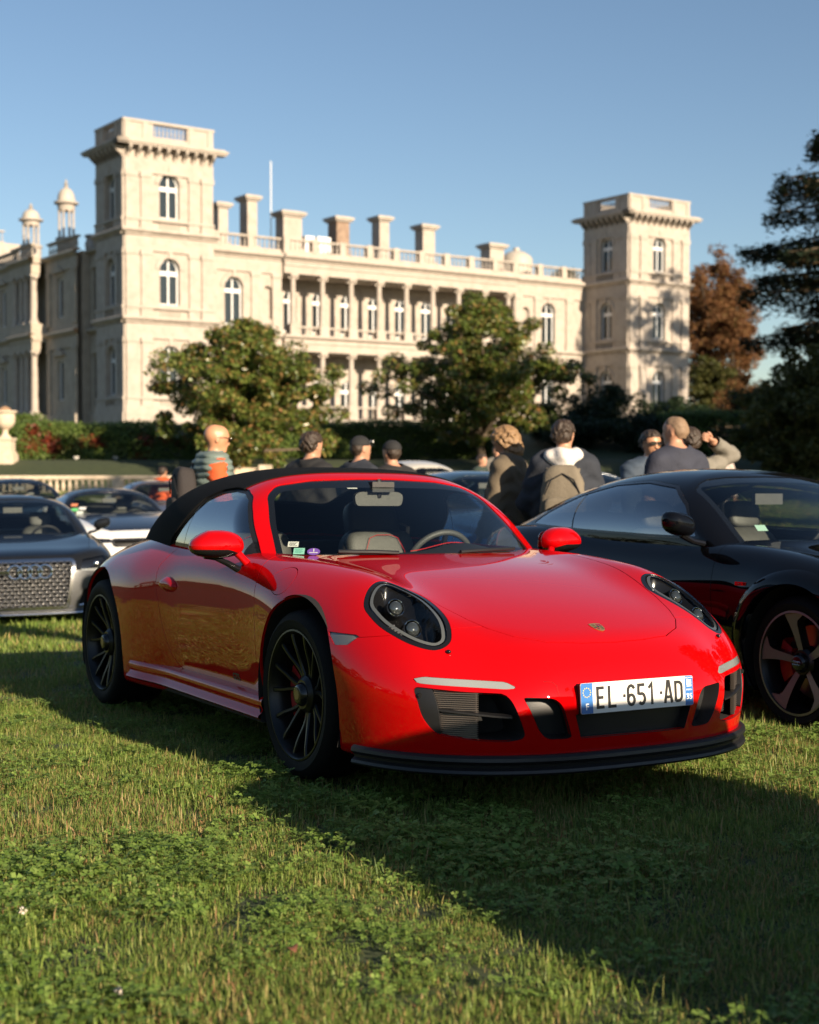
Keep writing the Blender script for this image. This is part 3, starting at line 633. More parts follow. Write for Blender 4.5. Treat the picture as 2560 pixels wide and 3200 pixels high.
def build_vegetation():
    # two magnolias on the bank
    b = ground_at(765, 69); tree('magnolia_tree', b, 7.35, 8.3, M_MAG, 'broad sunlit magnolia with glossy leaves in front of the tower beside the domed turrets', n=62000, ncl=330, clr=.62, leaf=.25, trunk=.22, seed=3, low=.03)
    b = ground_at(1510, 72); tree('magnolia_tree', b, 8.5, 8.6, M_MAG, 'dark shaded magnolia in front of the columned loggia', n=52000, ncl=270, clr=.60, leaf=.25, trunk=.24, seed=8, low=.03)
    # low dark shrubs towards the far tower
    for i, (px, top, d, w) in enumerate(((1890, 1185, 84, 6.5), (2120, 1250, 88, 6.0), (2010, 1290, 80, 5.5), (1770, 1300, 82, 5.0), (2330, 1330, 84, 5.5))):
        g = ground_at(px, d); h = CAMZ+(1440-top)*d/FPX-g[2]
        tree('laurel_shrub', g, h, w, M_DARK, ['tallest dark laurel below the tower beside the rust brown tree', 'dark laurel hiding the foot of the tower beside the rust brown tree', 'low dark laurel between the two taller laurels', 'low dark laurel touching the shaded magnolia', 'low dark laurel under the cedar'][i], 'shrub', n=11000, ncl=90, clr=.55, leaf=.22, trunk=.1, seed=20+i, low=.02)
    # trees behind and beside the farther tower
    g = ground_at(2235, 165); tree('autumn_tree', g, CAMZ+(1440-775)*165/FPX-g[2], 11., M_BROWN, 'tall rust brown autumn tree rising behind a corner tower', n=46000, ncl=420, clr=1.05, leaf=.42, trunk=.4, seed=31, low=.22)
    g = ground_at(2215, 150); tree('olive_green_tree', g, CAMZ+(1440-1110)*150/FPX-g[2], 8, M_YEL, 'olive green tree below the rust brown autumn tree', n=14000, ncl=120, clr=.9, leaf=.4, trunk=.3, seed=32, low=.03)
    g = ground_at(2330, 120); tree('rusty_bush', g, 5.2, 5.5, M_BROWN, 'rusty brown bush at the foot of the cedar', 'shrub', n=8000, ncl=80, clr=.6, leaf=.3, trunk=.12, seed=33, low=.03)
    g = ground_at(2530, 52); tree('leafy_tree', g, 6.0, 5.2, M_YEL, 'yellowing broadleaf tree with large leaves under the cedar', n=26000, ncl=170, clr=.55, leaf=.24, trunk=.2, seed=34, low=.03)
    g = ground_at(1765, 175); tree('distant_pine', g, CAMZ+(1440-826)*175/FPX-g[2], 7, M_DARK, 'dark treetop showing over the mansion roof', n=8000, ncl=70, clr=.9, leaf=.4, seed=35, low=.5)
    # cedar: tiers of flat sprays on long level boughs
    rng = np.random.default_rng(5); cs = .76; base = np.array((22.9, 62.0, float(terr(22.9, 62.)))); o = empty('cedar_tree', loc=base.tolist(), label='tall dark cedar with tiers of drooping boughs', cat='tree')
    H = 36.*cs; PT = []; BR = [tube([(0, 0, -.3), (.2, .1, H*.5), (0, 0, H)], [.55, .35, .04], 10)]
    for k in range(190):
        f = (k+.5)/190; z = 1.2+f*(H-2); L = cs*(13.8*(1-f)**.62+.8)*rng.uniform(.62, 1.08); a = k*2.399+rng.normal()*.2; tip = np.array([L*math.cos(a), L*math.sin(a), z+L*rng.uniform(-.02, .16)-.6])
        t = np.linspace(0, 1, 6)[:, None]; P = np.array([0, 0, z])*(1-t)+tip*t; P[:, 2] -= .12*L*np.sin(t[:, 0]*math.pi)*-.4; BR.append(tube(P, np.linspace(.14, .03, 6), 5))
        n = int(230*L); tt = rng.uniform(.10, 1.02, n); q = np.array([0, 0, z])*(1-tt[:, None])+tip*tt[:, None]; side = np.array([-math.sin(a), math.cos(a), 0]); wd = .34*L*np.sin(np.clip(tt, 0, 1)*math.pi*.85+.2)
        q += side*(rng.uniform(-1, 1, n)*wd)[:, None]; q[:, 2] += rng.normal(size=n)*.15-.26*np.abs(rng.normal(size=n)); PT.append(q)
    PT = np.concatenate(PT); d = PT*[1, 1, 0]; d /= np.linalg.norm(d, axis=1, keepdims=True)+1e-6
    V, T = leaves(PT, .37, .34, 1.0, None, rng, .3); obj('crown', V, T, M_CEDAR, o, sharp=None); obj('trunk', *merge(*BR), m_bark, o)
    # clipped hedges: leaf shell over a box
    def hedge(x0, x1, y0, y1, h, label, seed, red=0):
        rng = np.random.default_rng(seed); z = float(terr((x0+x1)/2, y0)); o = empty('hedge', loc=((x0+x1)/2, (y0+y1)/2, z), label=label, cat='hedge')
        L, W = x1-x0, y1-y0; n = int(1500*L)
        s = rng.uniform(0, 1, n); f = rng.integers(0, 5, n); P = np.stack([rng.uniform(-L/2, L/2, n), np.full(n, -W/2), rng.uniform(0, h, n)], 1); tp = f >= 3
        P[tp] = np.stack([rng.uniform(-L/2, L/2, tp.sum()), rng.uniform(-W/2, W/2, tp.sum()), np.full(tp.sum(), h)], 1)
        e = rng.uniform(0, 1, n) < .05; P[e] = np.stack([np.where(rng.uniform(0, 1, e.sum()) < .5, -L/2, L/2), rng.uniform(-W/2, W/2, e.sum()), rng.uniform(0, h, e.sum())], 1)
        P += rng.normal(size=(n, 3))*.09+np.stack([0*s, .12*np.sin(P[:, 0]*2.1+P[:, 2]*3), .07*np.sin(P[:, 0]*1.3)], 1)
        V, T = leaves(P, .15, .6, .2, np.where(tp[:, None], [0, 0, 1.], [0, -1., .3]), rng); obj('foliage', V, T, M_HEDGE, o, sharp=None)
        obj('inner_stems', *box(-L/2+.12, L/2-.12, -W/2+.15, W/2-.1, -.3, h-.12), M_DARK, o)
        for k in range(red):
            c = np.array([rng.uniform(-L/2, L/2), -W/2-.05, rng.uniform(.1, h*.85)]); q = c+rng.normal(size=(130, 3))*[.26, .06, .2]; q[:, 2] = np.clip(q[:, 2], .03, h); V, T = leaves(q, .17, .6, .1, np.array([0, -1., .2])*np.ones((130, 3)), rng)
            tag(obj('creeper_patch', V, T, M_RED, o, sharp=None), kind='stuff')
    hedge(-20.6, -10.6, 75, 77.5, 1.85, 'clipped green hedge with red creeper patches behind the stone urn', 41, 12)
    hedge(-24.5, -20.4, 78, 80, 2.05, 'clipped hedge standing back behind the stone urn', 42)
    hedge(-9.5, 4.5, 76.5, 79, 1.9, 'shaded hedge between the two magnolias', 43)
    hedge(14, 27, 78, 80.5, 2.3, 'shaded hedge behind the standing group of men', 44)
    # tall trees standing outside the view towards the sun: they shade the bank
    for i, (x, y, h, w) in enumerate(((20, 20, 20.5, 10), (29, 32, 18.5, 10), (38, 25, 27, 12), (47, 36, 28, 12), (51, 97, 33, 15))):
        tree('lime_tree', (x, y, float(terr(x, y))), h, w, M_DARK, 'tall lime tree at the open edge of the lawn', n=9000, ncl=120, clr=1.1, leaf=.6, trunk=.35, seed=50+i, low=.2, group='lime trees along the lawn')
    # far wood round the park, one mass
    rng = np.random.default_rng(77); PT = []
    for k in range(150):
        a = math.radians(150+k*1.62); R = 130+25*math.sin(k*.7); c = np.array([R*math.cos(a), R*math.sin(a), 0]); hh = rng.uniform(7, 12); q = rng.normal(size=(110, 3)); q /= np.linalg.norm(q, axis=1, keepdims=True); q *= [5.5, 5.5, hh*.5]; PT.append(c+q+[0, 0, hh*.5])
    V, T = leaves(np.concatenate(PT), 2.2, .8, .3, None, rng); tag(obj('woodland', V, T, M_YEL, sharp=None), kind='stuff')
build_vegetation()
# ---------------------------------------------------------------- garden stonework
m_oldstone = mat('garden_stone', (.46, .37, .27), .9, col2=(.62, .52, .41), scale=5, bump=.4, bscale=20)
def build_garden():
    # terrace balustrade: each baluster a part
    z = float(gz(-14, 62))-.03; b = empty('stone_balustrade', loc=(-14, 62, z), label='long low stone balustrade in front of the grass bank', cat='balustrade')
    x0, x1 = -6.5, 8.2; H = .82
    obj('coping', *merge(box(x0, x1, -.17, .17, H-.13, H), box(x0, x1, -.13, .13, H-.17, H-.13)), m_oldstone, b); obj('base_course', *box(x0, x1, -.16, .16, -.1, .13), m_oldstone, b)
    bl = mk_mesh('baluster', *lathe([(.075, 0), (.085, 0), (.085, .045), (.05, .07), (.075, .15), (.088, .22), (.06, .34), (.045, .43), (.07, .47), (.08, .49), (.08, .53)], 12)); bl.materials.append(m_oldstone)
    x = x0+.2; k = 0
    while x < x1:
        if k % 12 == 0: obj('pier', *merge(box(x-.12, x+.40, -.19, .19, .13, H-.17)), m_oldstone, b); x += .62
        else: meobj('baluster', bl, b, Matrix.Translation((x, 0, .125))); x += .283
        k += 1
    # urn on its pedestal
    p = pix(17, 1432, 71.5); z = float(terr(p[0], p[1])); u = empty('stone_urn', loc=(p[0], p[1], z), label='weathered stone urn on a square pedestal beside the hedge', cat='urn')
    obj('pedestal', *merge(box(-.52, .52, -.52, .52, -.2, .38), box(-.46, .46, -.46, .46, .38, .5), box(-.40, .40, -.40, .40, .5, 1.08), box(-.46, .46, -.46, .46, 1.08, 1.2)), m_oldstone, u)
    obj('urn_bowl', *lathe([(.30, 1.2), (.30, 1.26), (.17, 1.36), (.13, 1.5), (.17, 1.62), (.26, 1.66), (.42, 1.82), (.50, 2.0), (.50, 2.4), (.56, 2.44), (.62, 2.5), (.60, 2.56), (.45, 2.54), (0, 2.3)], 22), m_oldstone, u)
    obj('urn_plant', *lathe([(.4, 2.5), (.25, 2.7), (.08, 2.78), (0, 2.8)], 9), mat('dry_plant', (.28, .17, .10), .9, var=.3), u)
    # garden floodlights lying at the hedge foot
    for px in (238, 362):
        q = pix(px, 1434, 73.8); o = obj('floodlight', *xf(merge(lathe([(.0, 0), (.12, 0), (.16, .1), (.16, .13), (0, .13)], 12), box(-.02, .02, -.02, .02, -.1, 0)), trans((0, 0, .05))), mat('lamp_grey', (.5, .48, .44), .4), loc=(q[0], q[1], float(terr(q[0], q[1]))))
        tag(o, 'small round garden floodlight on the bank below the hedge', 'floodlight', 'garden floodlights on the bank')
    # steps up the bank by the sunlit magnolia
    st = empty('stone_steps', loc=(-7.9, 66, float(terr(-7.9, 66))), label='short flight of pale stone steps beside the sunlit magnolia', cat='steps')
    for k in range(6): obj('step', *box(-.9, .9, k*.42, k*.42+.5, k*.15-.4, k*.15+.15), m_oldstone, st)
    for s in (-1, 1): obj('step_wall', *box(s*1.1-.18, s*1.1+.18, -.1, 2.9, -.4, 1.05), m_oldstone, st)
build_garden()
# ---------------------------------------------------------------- red cabriolet: the body as smooth surfaces, car axes: x nose, y left, z up, origin under front axle
P_Hc = spl([(1.12,.44),(1.05,.515),(.95,.582),(.82,.636),(.65,.692),(.4,.757),(.1,.818),(-.2,.858),(-.5,.886),(-.8,.895),(-1.6,.92),(-2.4,.96),(-2.8,.93),(-3.1,.86),(-3.5,.70)])
P_Hf = spl([(1.0,.43),(.9,.51),(.8,.582),(.7,.645),(.6,.695),(.5,.738),(.35,.795),(.2,.832),(.05,.850),(-.2,.868),(-.5,.880),(-.9,.892),(-1.4,.912),(-1.75,.935),(-2.1,.938),(-2.4,.912),(-2.7,.85),(-3.0,.76),(-3.5,.6)])
P_Yf = spl([(1.0,.60),(.6,.675),(.2,.70),(-.2,.735),(-.6,.765),(-1.75,.775),(-2.4,.76),(-3.4,.70)])
P_W = spl([(.6,.925),(.2,.92),(0,.918),(-.2,.908),(-.4,.892),(-.8,.880),(-1.3,.882),(-1.55,.892),(-1.75,.915),(-1.95,.938),(-2.2,.948),(-2.6,.948),(-3.1,.91)])
P_S = spl([(.1,-.05),(.2,-.03),(.3,-.012),(.45,0),(.62,.003),(.75,-.006),(.9,-.04),(1.1,-.1)])
P_A = spl([(.1,-.03),(.2,-.012),(.3,0),(.42,.004),(.52,-.008),(.62,-.03),(.8,-.08)])
P_kc = spl([(1.1,.10),(.8,.09),(.4,.06),(0,.045),(-.5,.05),(-3.5,.05)])
P_k = spl([(1.0,.16),(.6,.26),(.2,.26),(-.2,.20),(-.6,.15),(-1.4,.16),(-1.9,.26),(-2.5,.30),(-3.3,.3)])
def F_porsche(P):
    x, y, z = P[:, 0], P[:, 1], P[:, 2]; a = np.abs(y)
    yf = P_Yf(x); kc = P_kc(x); hc = P_Hc(x)
    B = P_Hf(x)-hc+kc*yf*yf
    T = hc-kc*a*a+B*np.exp(-((a-yf)/.15)**2*np.where(a > yf, .5, 1))
    door = ss(x, -1.75, -1.35)*(1-ss(x, -.5, -.2))
    W = P_W(x)+P_S(z)-.03*door*ss(z, .52, .25)
    xf = np.maximum(x-.2, 0)/(.855+P_A(z)); xr = np.maximum(-2.3-x, 0)/1.17
    n = 2.6
    pl = ((np.maximum(xf, xr)**n+(a/W)**n)**(1/n)-1)*.88
    f = smax(z-T, pl, P_k(x))
    return smax(f, .16-z, .05)
# cabin
C_zc = spl([(-.2,1.02),(-.6,1.16),(-.93,1.250),(-1.1,1.272),(-1.35,1.288),(-1.6,1.292),(-1.9,1.268),(-2.2,1.19),(-2.5,1.06),(-2.78,.94),(-2.98,.79)])
C_W = spl([(-.2,.80),(-.7,.80),(-1.2,.795),(-1.8,.79),(-2.3,.72),(-2.8,.58),(-3.1,.5)])
def C_Xw(a, z):
    t = np.clip((z-.87)/.37, -.3, 1.4)
    return -.36-.58*t-.04*t*t-(.58-.24*t)*a*a
def F_cabin(P):
    x, y, z = P[:, 0], P[:, 1], P[:, 2]; a = np.abs(y)
    zb = .80; h = np.maximum(C_zc(x)-zb, .004); p = 2.9
    s = (((a/C_W(x))**p+(np.maximum(z-zb, 0)/h)**p)**(1/p)-1)*.6
    f = smax(s, (x-C_Xw(a, z))*.5, .05)
    return smax(f, .8-z, .02)
# ---------------------------------------------------------------- car placement: a vehicle frame from its pose in the camera's frame
def frame_from_cam(o_cam, ax):
    """ax: car x,y,z axes as rows given in camera (right, up, forward); o_cam: origin in the same axes"""
    R = CAMF.T@np.array(ax).T; M = np.eye(4); M[:3, :3] = R; M[:3, 3] = CAMP+CAMF.T@np.array(o_cam); return M
PCX = [(.492, -.005, -.870), (.870, .002, .492), (.001, 1., -.005)]
PCX = [np.array(a)/np.linalg.norm(a) for a in PCX]
M_PORSCHE = frame_from_cam(-(np.array(PCX).T@np.array([5.1958, -3.3014, 1.1053])), PCX)
ygrass = -.0
def wheel_mesh(R, w, rr, spokes, n=72):
    """meshes of a wheel, axis y, outer face towards -y"""
    o = -w/2; out = {}
    out['tyre'] = lathe([(rr-.004, o+.012), (rr+.004, o+.004), (rr+.02, o+.001), ((R+rr)/2, o-.004), (R-.02, o+.006), (R-.006, o+.02), (R, o+.045), (R+.001, 0), (R, -o-.045), (R-.02, -o-.006), (rr, -o-.01)], n, 'y')
    out['rim'] = lathe([(rr+.002, o+.006), (rr+.001, o+.002), (rr-.006, o+.001), (rr-.010, o+.005), (rr-.014, o+.016), (rr-.02, o+.03), (rr-.03, o+.06), (rr-.03, -o-.03), (rr, -o-.01)], n, 'y')
    return out
def build_wheel(parent, R, w, rr, style, M, cal=m_calip, mrim=m_satin, side=-1):
    wm = wheel_mesh(R, w, rr, style); o = -w/2
    wobj = empty_child('wheel', parent, M)
    obj('tyre', *wm['tyre'], m_rubber, wobj); 
    rim = [wm['rim']]; face = []
    if style == 'y7':
        for k in range(7):
            th = 2*math.pi*k/7+.26
            for s in (-1, 1):
                rs = np.linspace(.055, rr-.012, 12); an = th+s*(.10+.105*ss(rs, .09, .2)*1.0+.02*ss(rs, .2, .26))
                yy = o+.058-.040*ss(rs, .06, .26)
                P = np.stack([rs*np.cos(an), yy, rs*np.sin(an)], 1)
                W = np.interp(rs, [.05, .1, .2, .25], [.014, .010, .0078, .010])
                # flat-sided blade: strip with depth
                t = np.stack([-np.sin(an), 0*an, np.cos(an)], 1)
                ring = np.stack([P+t*W[:, None]*.55, P+t*W[:, None]+[0, .006, 0], P+t*W[:, None]*.9+[0, .034, 0], P-t*W[:, None]*.9+[0, .034, 0], P-t*W[:, None]+[0, .006, 0], P-t*W[:, None]*.55], 1)
                rim.append(grid(ring, closed_v=True))
        rim.append(lathe([(.0, o+.035), (.058, o+.035), (.075, o+.05), (.08, o+.09)], 40, 'y'))
    elif style == 'five':
        for k in range(5):
            th = 2*math.pi*k/5+math.radians(100)
            rs = np.linspace(.06, rr-.008, 10); f = (rs-.06)/(rr-.068)
            an0 = th-.02+f*.0; wl = .016+.03*f**2.2; wr = .020+.012*f+.09*ss(f, .72, 1.0)
            yy = o+.05-.042*f
            cs = np.stack([rs*np.cos(an0), yy, rs*np.sin(an0)], 1); t = np.stack([-np.sin(an0), 0*an0, np.cos(an0)], 1)
            A, B = cs+t*wl[:, None], cs-t*wr[:, None]*.9
            face.append(grid(np.stack([A, B], 1)))
            rim.append(grid(np.stack([A, A+[0, .05, 0], B+[0, .05, 0], B], 1)))
        face.append(lathe([(rr+.001, o+.0005), (rr-.010, o-.0005)], n_(rr), 'y'))
        rim.append(lathe([(.0, o+.045), (.06, o+.045), (.075, o+.06), (.085, o+.1)], 40, 'y'))
    else:
        for k in range(10):
            th = 2*math.pi*k/10
            rs = np.linspace(.05, rr-.01, 6); yy = o+.05-.035*(rs/rr)**2
            cs = np.stack([rs*math.cos(th), yy, rs*math.sin(th)], 1); t = np.array([-math.sin(th), 0, math.cos(th)])
            A, B = cs+t*.012, cs-t*.012; rim.append(grid(np.stack([A, A+[0, .03, 0], B+[0, .03, 0], B], 1), closed_v=True))
        rim.append(lathe([(.0, o+.04), (.06, o+.045), (.07, o+.09)], 24, 'y'))
    obj('rim', *merge(*rim), mrim, wobj, sharp=30)
    if face: obj('spoke_face', *merge(*face), m_alu, wobj)
    obj('brake_disc', *lathe([(.06, .0), (.185, .0), (.185, .03), (.06, .03)], 40, 'y'), m_disc, wobj)
    if cal:
        th = np.radians(np.linspace(150, 215, 9)); P = np.stack([np.stack([r*np.cos(th), np.full(9, yv), r*np.sin(th)], 1) for r, yv in ((.12, -.045), (.2, -.045), (.215, -.02), (.215, .05), (.12, .05))], 1)
        obj('brake_caliper', *grid(P, closed_v=True), cal, wobj, sharp=30)
    hub = obj('hub_cap', *lathe([(0, o+.012), (.030, o+.012), (.036, o+.014), (.040, o+.018), (.048, o+.03), (.052, o+.05)], 36, 'y'), m_gloss, wobj)
    if style == 'y7': obj('hub_emblem', *lathe([(0, o+.0105), (.02, o+.0105), (.022, o+.0125)], 24, 'y'), mat('dull_gold', (.20, .14, .06), .4, metal=.6), wobj)
    if style == 'five': obj('hub_emblem', *merge(*[xf(tube(np.c_[np.array(arc(0, 0, .009, .009, 0, 330, 14)), np.zeros(14)], .0012, 5), basis((-.0195+.013*q, o+.0105, 0), (1, 0, 0), (0, 0, 1), (0, -1, 0))) for q in range(4)]), m_chrome, wobj)
    return wobj
def n_(r): return 72

def build_porsche():
    car = empty('sports_cabriolet', M=Matrix(M_PORSCHE.tolist()), label='glossy red two-seat sports cabriolet with black fabric roof parked on the grass', cat='car')
    FB, FC = F_porsche, F_cabin
    V, T = shell(FB, -2.9, .45, .45, 260, 210, 70, 0, math.pi)
    V, T = weld(V, T)
    full = merge((V, T), mirror(V, T)); full = weld(*full)
    xz = lambda P: P[:, [0, 2]]
    # cut-out functions (positive = keep outside)
    arch = lambda P: np.minimum(np.hypot(P[:, 0]-.03, P[:, 2]-.352)-.388+.3*np.maximum(0, .25-np.abs(P[:, 1])), np.hypot(P[:, 0]+2.45, P[:, 2]-.36)-.398)+np.where(np.abs(P[:, 1]) < .4, 1, 0)
    hoodpts = [(.922, 0), (.914, .14), (.887, .279), (.82, .385), (.742, .448), (.657, .487), (.53, .525), (.346, .562), (.111, .607), (-.2, .655), (-.46, .695)]
    hp = hoodpts+[(-.62, .70), (-.62, -.70)]+[(x, -y) for x, y in hoodpts[::-1][:-1]]
    hs = poly_sdf(hp); g_hood = lambda P: np.where(P[:, 2] > .5, hs(P[:, :2]), -1)
    doorp = round_poly([(-1.535, .96), (-1.60, .86), (-1.655, .79), (-1.62, .66), (-1.555, .51), (-1.485, .36), (-1.40, .302), (-.94, .285), (-.44, .27), (-.405, .29), (-.392, .51), (-.41, .68), (-.44, .78), (-.51, .862), (-.56, .97)], .03)
    ds = poly_sdf(doorp); g_door = lambda P: np.where(np.abs(P[:, 1]) > .6, ds(xz(P)), -1)
    seam = lin([(.25, .596), (.5, .610), (.60, .622), (.70, .645), (.76, .66), (.9, .8), (1.2, .9)])
    g_bump = lambda P: np.minimum(seam(P[:, 0])-P[:, 2], P[:, 0]-.2)
    g_cab = lambda P: np.where(P[:, 2] > .7, FC(P+[0, 0, .012])+.012, 1)
    # headlight frame
    ring = np.array([(.398, -.79, .725), (.328, -.725, .787), (.302, -.649, .807), (.345, -.590, .785), (.453, -.545, .743), (.627, -.560, .684), (.727, -.596, .624), (.755, -.633, .59), (.742, -.688, .575), (.672, -.748, .597), (.566, -.789, .639), (.476, -.8, .68)])
    hc = ring.mean(0); hx = np.array([.907, .013, -.42]); hn = np.array([.414, -.202, .888]); hn /= np.linalg.norm(hn); hx -= hn*(hx@hn); hx /= np.linalg.norm(hx); hy = np.cross(hn, hx)
    to2 = lambda P: np.stack([(P-hc)@hx, (P-hc)@hy], 1)
    hls = poly_sdf(smooth_poly(to2(ring), 6)); 
    def g_hl(P):
        Q = P*[1, 1, 1]; Q = np.c_[P[:, 0], -np.abs(P[:, 1]), P[:, 2]]
        return np.where((P[:, 2] > .45) & (P[:, 0] > .1), hls(to2(Q)), -1)
    # front openings in (y,z), right side; mirrored by |y|
    yz = lambda P: np.stack([-np.abs(P[:, 1]), P[:, 2]], 1)
    outer = poly_sdf(round_poly([(-.782, .452), (-.64, .437), (-.515, .431), (-.497, .408), (-.448, .272), (-.515, .260), (-.615, .266), (-.725, .284), (-.765, .345)], [.02, .03, .02, .02, .025, .03, .05, .03, .04]))
    inner = poly_sdf(round_poly([(-.458, .418), (-.345, .411), (-.318, .385), (-.276, .264), (-.375, .266), (-.405, .300)], [.012, .03, .03, .015, .02, .03]))
    tray = poly_sdf(round_poly([(-.268, .352), (0, .352), (0, .262), (-.238, .262)], .006)); tray2 = poly_sdf([(-.268, .352), (.2, .352), (.2, .262), (-.24, .262)])
    drl = poly_sdf(round_poly([(-.785, .476), (-.745, .487), (-.50, .471), (-.468, .450), (-.505, .446), (-.76, .463)], .008))
    fr = lambda s: (lambda P: np.where((P[:, 0] > .3) & (P[:, 2] < .6), s(yz(P)), -1))
    g_out, g_in, g_tray, g_drl = fr(outer), fr(inner), fr(tray2), fr(drl)
    mk = poly_sdf([(.31, .620), (.492, .617), (.452, .580), (.375, .574)]); g_mk = lambda P: np.where(np.abs(P[:, 1]) > .7, mk(xz(P)), -1)
    g = .0021
    body = clip(*full, arch); body = clip(*body, g_cab); body = clip(*body, lambda P: -g_hl(P)-.0005)
    hood = clip(*body, lambda P: g_hood(P)-g); rest = clip(*body, lambda P: -g_hood(P)-g)
    bump = clip(*rest, lambda P: g_bump(P)-g*.5); rest = clip(*rest, lambda P: -g_bump(P)-g*.5)
    door = clip(*rest, lambda P: g_door(P)-g); rest = clip(*rest, lambda P: -g_door(P)-g)
    skin_part('hood', *hood, FB, m_red, car)
    b2 = bump
    for gg in (g_out, g_in, g_tray, g_drl, g_mk): b2 = clip(*b2, lambda P, gg=gg: -gg(P)-.0008)
    skin_part('front_bumper', *b2, FB, m_red, car, rim=.022)
    rest = clip(*rest, lambda P: -g_mk(P)-.0008)
    fl = poly_sdf(smooth_poly([(-.293, .767), (-.311, .804), (-.283, .830), (-.226, .841), (-.165, .831), (-.117, .80), (-.125, .75), (-.2, .732)], 6))
    g_flap = lambda P: np.where(P[:, 1] < -.6, fl(xz(P)), -1)
    flap = clip(*rest, lambda P: g_flap(P)-g*.6); rest = clip(*rest, lambda P: -g_flap(P)-g*.6)
    skin_part('fuel_flap', *flap, FB, m_red, car, rim=.006)
    for s in (-1, 1):
        half = clip(*rest, lambda P: s*P[:, 1]); ff = clip(*half, lambda P: P[:, 0]+1.0); skin_part('front_fender', *ff, FB, m_red, car)
        rq = clip(*half, lambda P: -1.0-P[:, 0]); skin_part('rear_quarter_panel', *rq, FB, m_red, car)
        dd = clip(*door, lambda P: s*P[:, 1]); dob = skin_part('door', *dd, FB, m_red, car)
        if s < 0:
            gp = march_pt(FB, (-.70, -1.2, .335), (0, 1, 0)); gn = grad(FB, gp[None])[0]; gx = np.array([1., 0, 0])-gn*gn[0]; gx /= np.linalg.norm(gx); obj('door_lettering', *xf(text_mesh('GTS', .045, .0006, bold=.0012), basis(gp+gn*.0025, gx, np.cross(gn, gx), gn)), m_ink, dob)
        # handle: recessed cup and grip
        hsd = poly_sdf(smooth_poly([(-1.60, .705), (-1.55, .742), (-1.47, .748), (-1.395, .725), (-1.38, .695), (-1.43, .676), (-1.53, .678)], 5))
        hpatch = clip(*dd, lambda P: hsd(xz(P)))
        Nn = grad(FB, hpatch[0]); dep = np.clip(hsd(xz(hpatch[0])), 0, .03)
        obj('door_handle', hpatch[0]+Nn*(.001+.022*np.sin(np.clip(dep/.03, 0, 1)*math.pi/2))[:, None], hpatch[1], m_red, dob)
        # wheel-arch liners
        for xx, zz, rr2, yo in ((.03, .352, .392, .93), (-2.45, .36, .402, .95)):
            L = lathe([(rr2, .0), (rr2, .42), (.05, .42)], 40, 'y', math.radians(-25), math.radians(205)); Lv = L[0]+[xx, -yo+.035, zz]
            obj('wheel_arch_liner', *( (Lv, L[1]) if s < 0 else mirror(Lv, L[1]) ), m_dark, car)
    # underbody
    obj('underbody', *merge(box(-3.2, .85, -.62, .62, .17, .24), box(-2.0, -.4, -.85, .85, .17, .25)), m_dark, car)
    # front openings: recess, insert, radiator, slats
    for s in (-1, 1):
        side = lambda P: s*P[:, 1]
        mm = lambda vt: vt if s < 0 else mirror(*vt)
        po = clip(*clip(*bump, side), lambda P: g_out(P)); pocket('side_air_intake', *po, m_dark, car, (-.16, -s*.03, 0), .9)
        pi = clip(*clip(*bump, side), lambda P: g_in(P)); pocket('inner_air_intake', *pi, m_blackpl, car, (-.05, -s*.02, 0), .86)
        ins = clip(*po, lambda P: (np.abs(P[:, 1])-.722-.12*(P[:, 2]-.37))); skin_part('intake_insert', *ins, FB, m_blackpl, car, rim=.05, off=-.006)
        obj('parking_sensor', *mm(lathe([(0, 0), (.009, 0), (.010, -.003)], 20, 'x')), m_gloss, car, loc=(.787, s*.763, .421))
        # radiator core and slats behind
        fins = []
        for k in range(22):
            z = .272+.0075*k; P = [(.790+.125*t, -.735+.135*t, z) for t in (0, 1)]
            a, b = np.array(P[0]), np.array(P[1]); d = b-a; nrm = np.array([d[1], -d[0], 0]); nrm /= -np.linalg.norm(nrm)
            fins.append(grid(np.array([[a, a+nrm*.012, a+nrm*.012+[0, 0, .0022], a+[0, 0, .0022]], [b, b+nrm*.012, b+nrm*.012+[0, 0, .0022], b+[0, 0, .0022]]]), closed_v=True))
        fins.append(grid(np.array([[(.775, -.73, .27), (.775, -.73, .44)], [(.90, -.595, .27), (.90, -.595, .44)]])))
        obj('radiator', *mm(merge(*fins)), [mat('radiator_fins', (.20, .17, .15), .45, metal=.7)], car)
        q = np.array([(.80, -.737, .374), (.855, -.68, .367), (.915, -.60, .357), (.95, -.545, .351), (.972, -.492, .346)])
        pr = [(0, .006), (.008, .003), (.008, -.003), (0, -.006), (-.04, -.004), (-.04, .006)]
        obj('intake_slat', *mm(grid(np.stack([q+[a, a*-.4, b] for a, b in pr], 1), closed_v=True)), m_blackpl, car, sharp=25)
        obj('intake_vane', *mm(box(.86, .868, -.60, -.575, .28, .43)), m_blackpl, car)
        dl = clip(*clip(*bump, side), lambda P: g_drl(P)-.0005); dro = skin_part('running_light', *dl, FB, m_drl, car, rim=.01, off=-.0015)
        skin_part('lamp_cover', *dl, FB, m_lens, dro, rim=0, off=.0005)
        ml = clip(*clip(*full, side), lambda P: np.minimum(g_mk(P)-.0006, .2-np.abs(P[:, 0]-.4))); ml = clip(*ml, arch); mo = skin_part('side_marker', *ml, FB, mat('marker_back', (.16, .16, .15), .3), car, rim=.008, off=-.006)
        skin_part('lamp_cover', *ml, FB, m_lens, mo, rim=0, off=.0005)
        # headlight
        hl = clip(*clip(*full, side), lambda P: g_hl(P)-.001)
        ho = skin_part('headlight', *clip(*hl, lambda P: .017-g_hl(P)), FB, m_gloss, car, rim=.012, off=-.0012)
        inn = clip(*hl, lambda P: g_hl(P)-.017)
        dm = lambda P: .006+.16*np.clip(g_hl(P)-.017, 0, 1)*.35
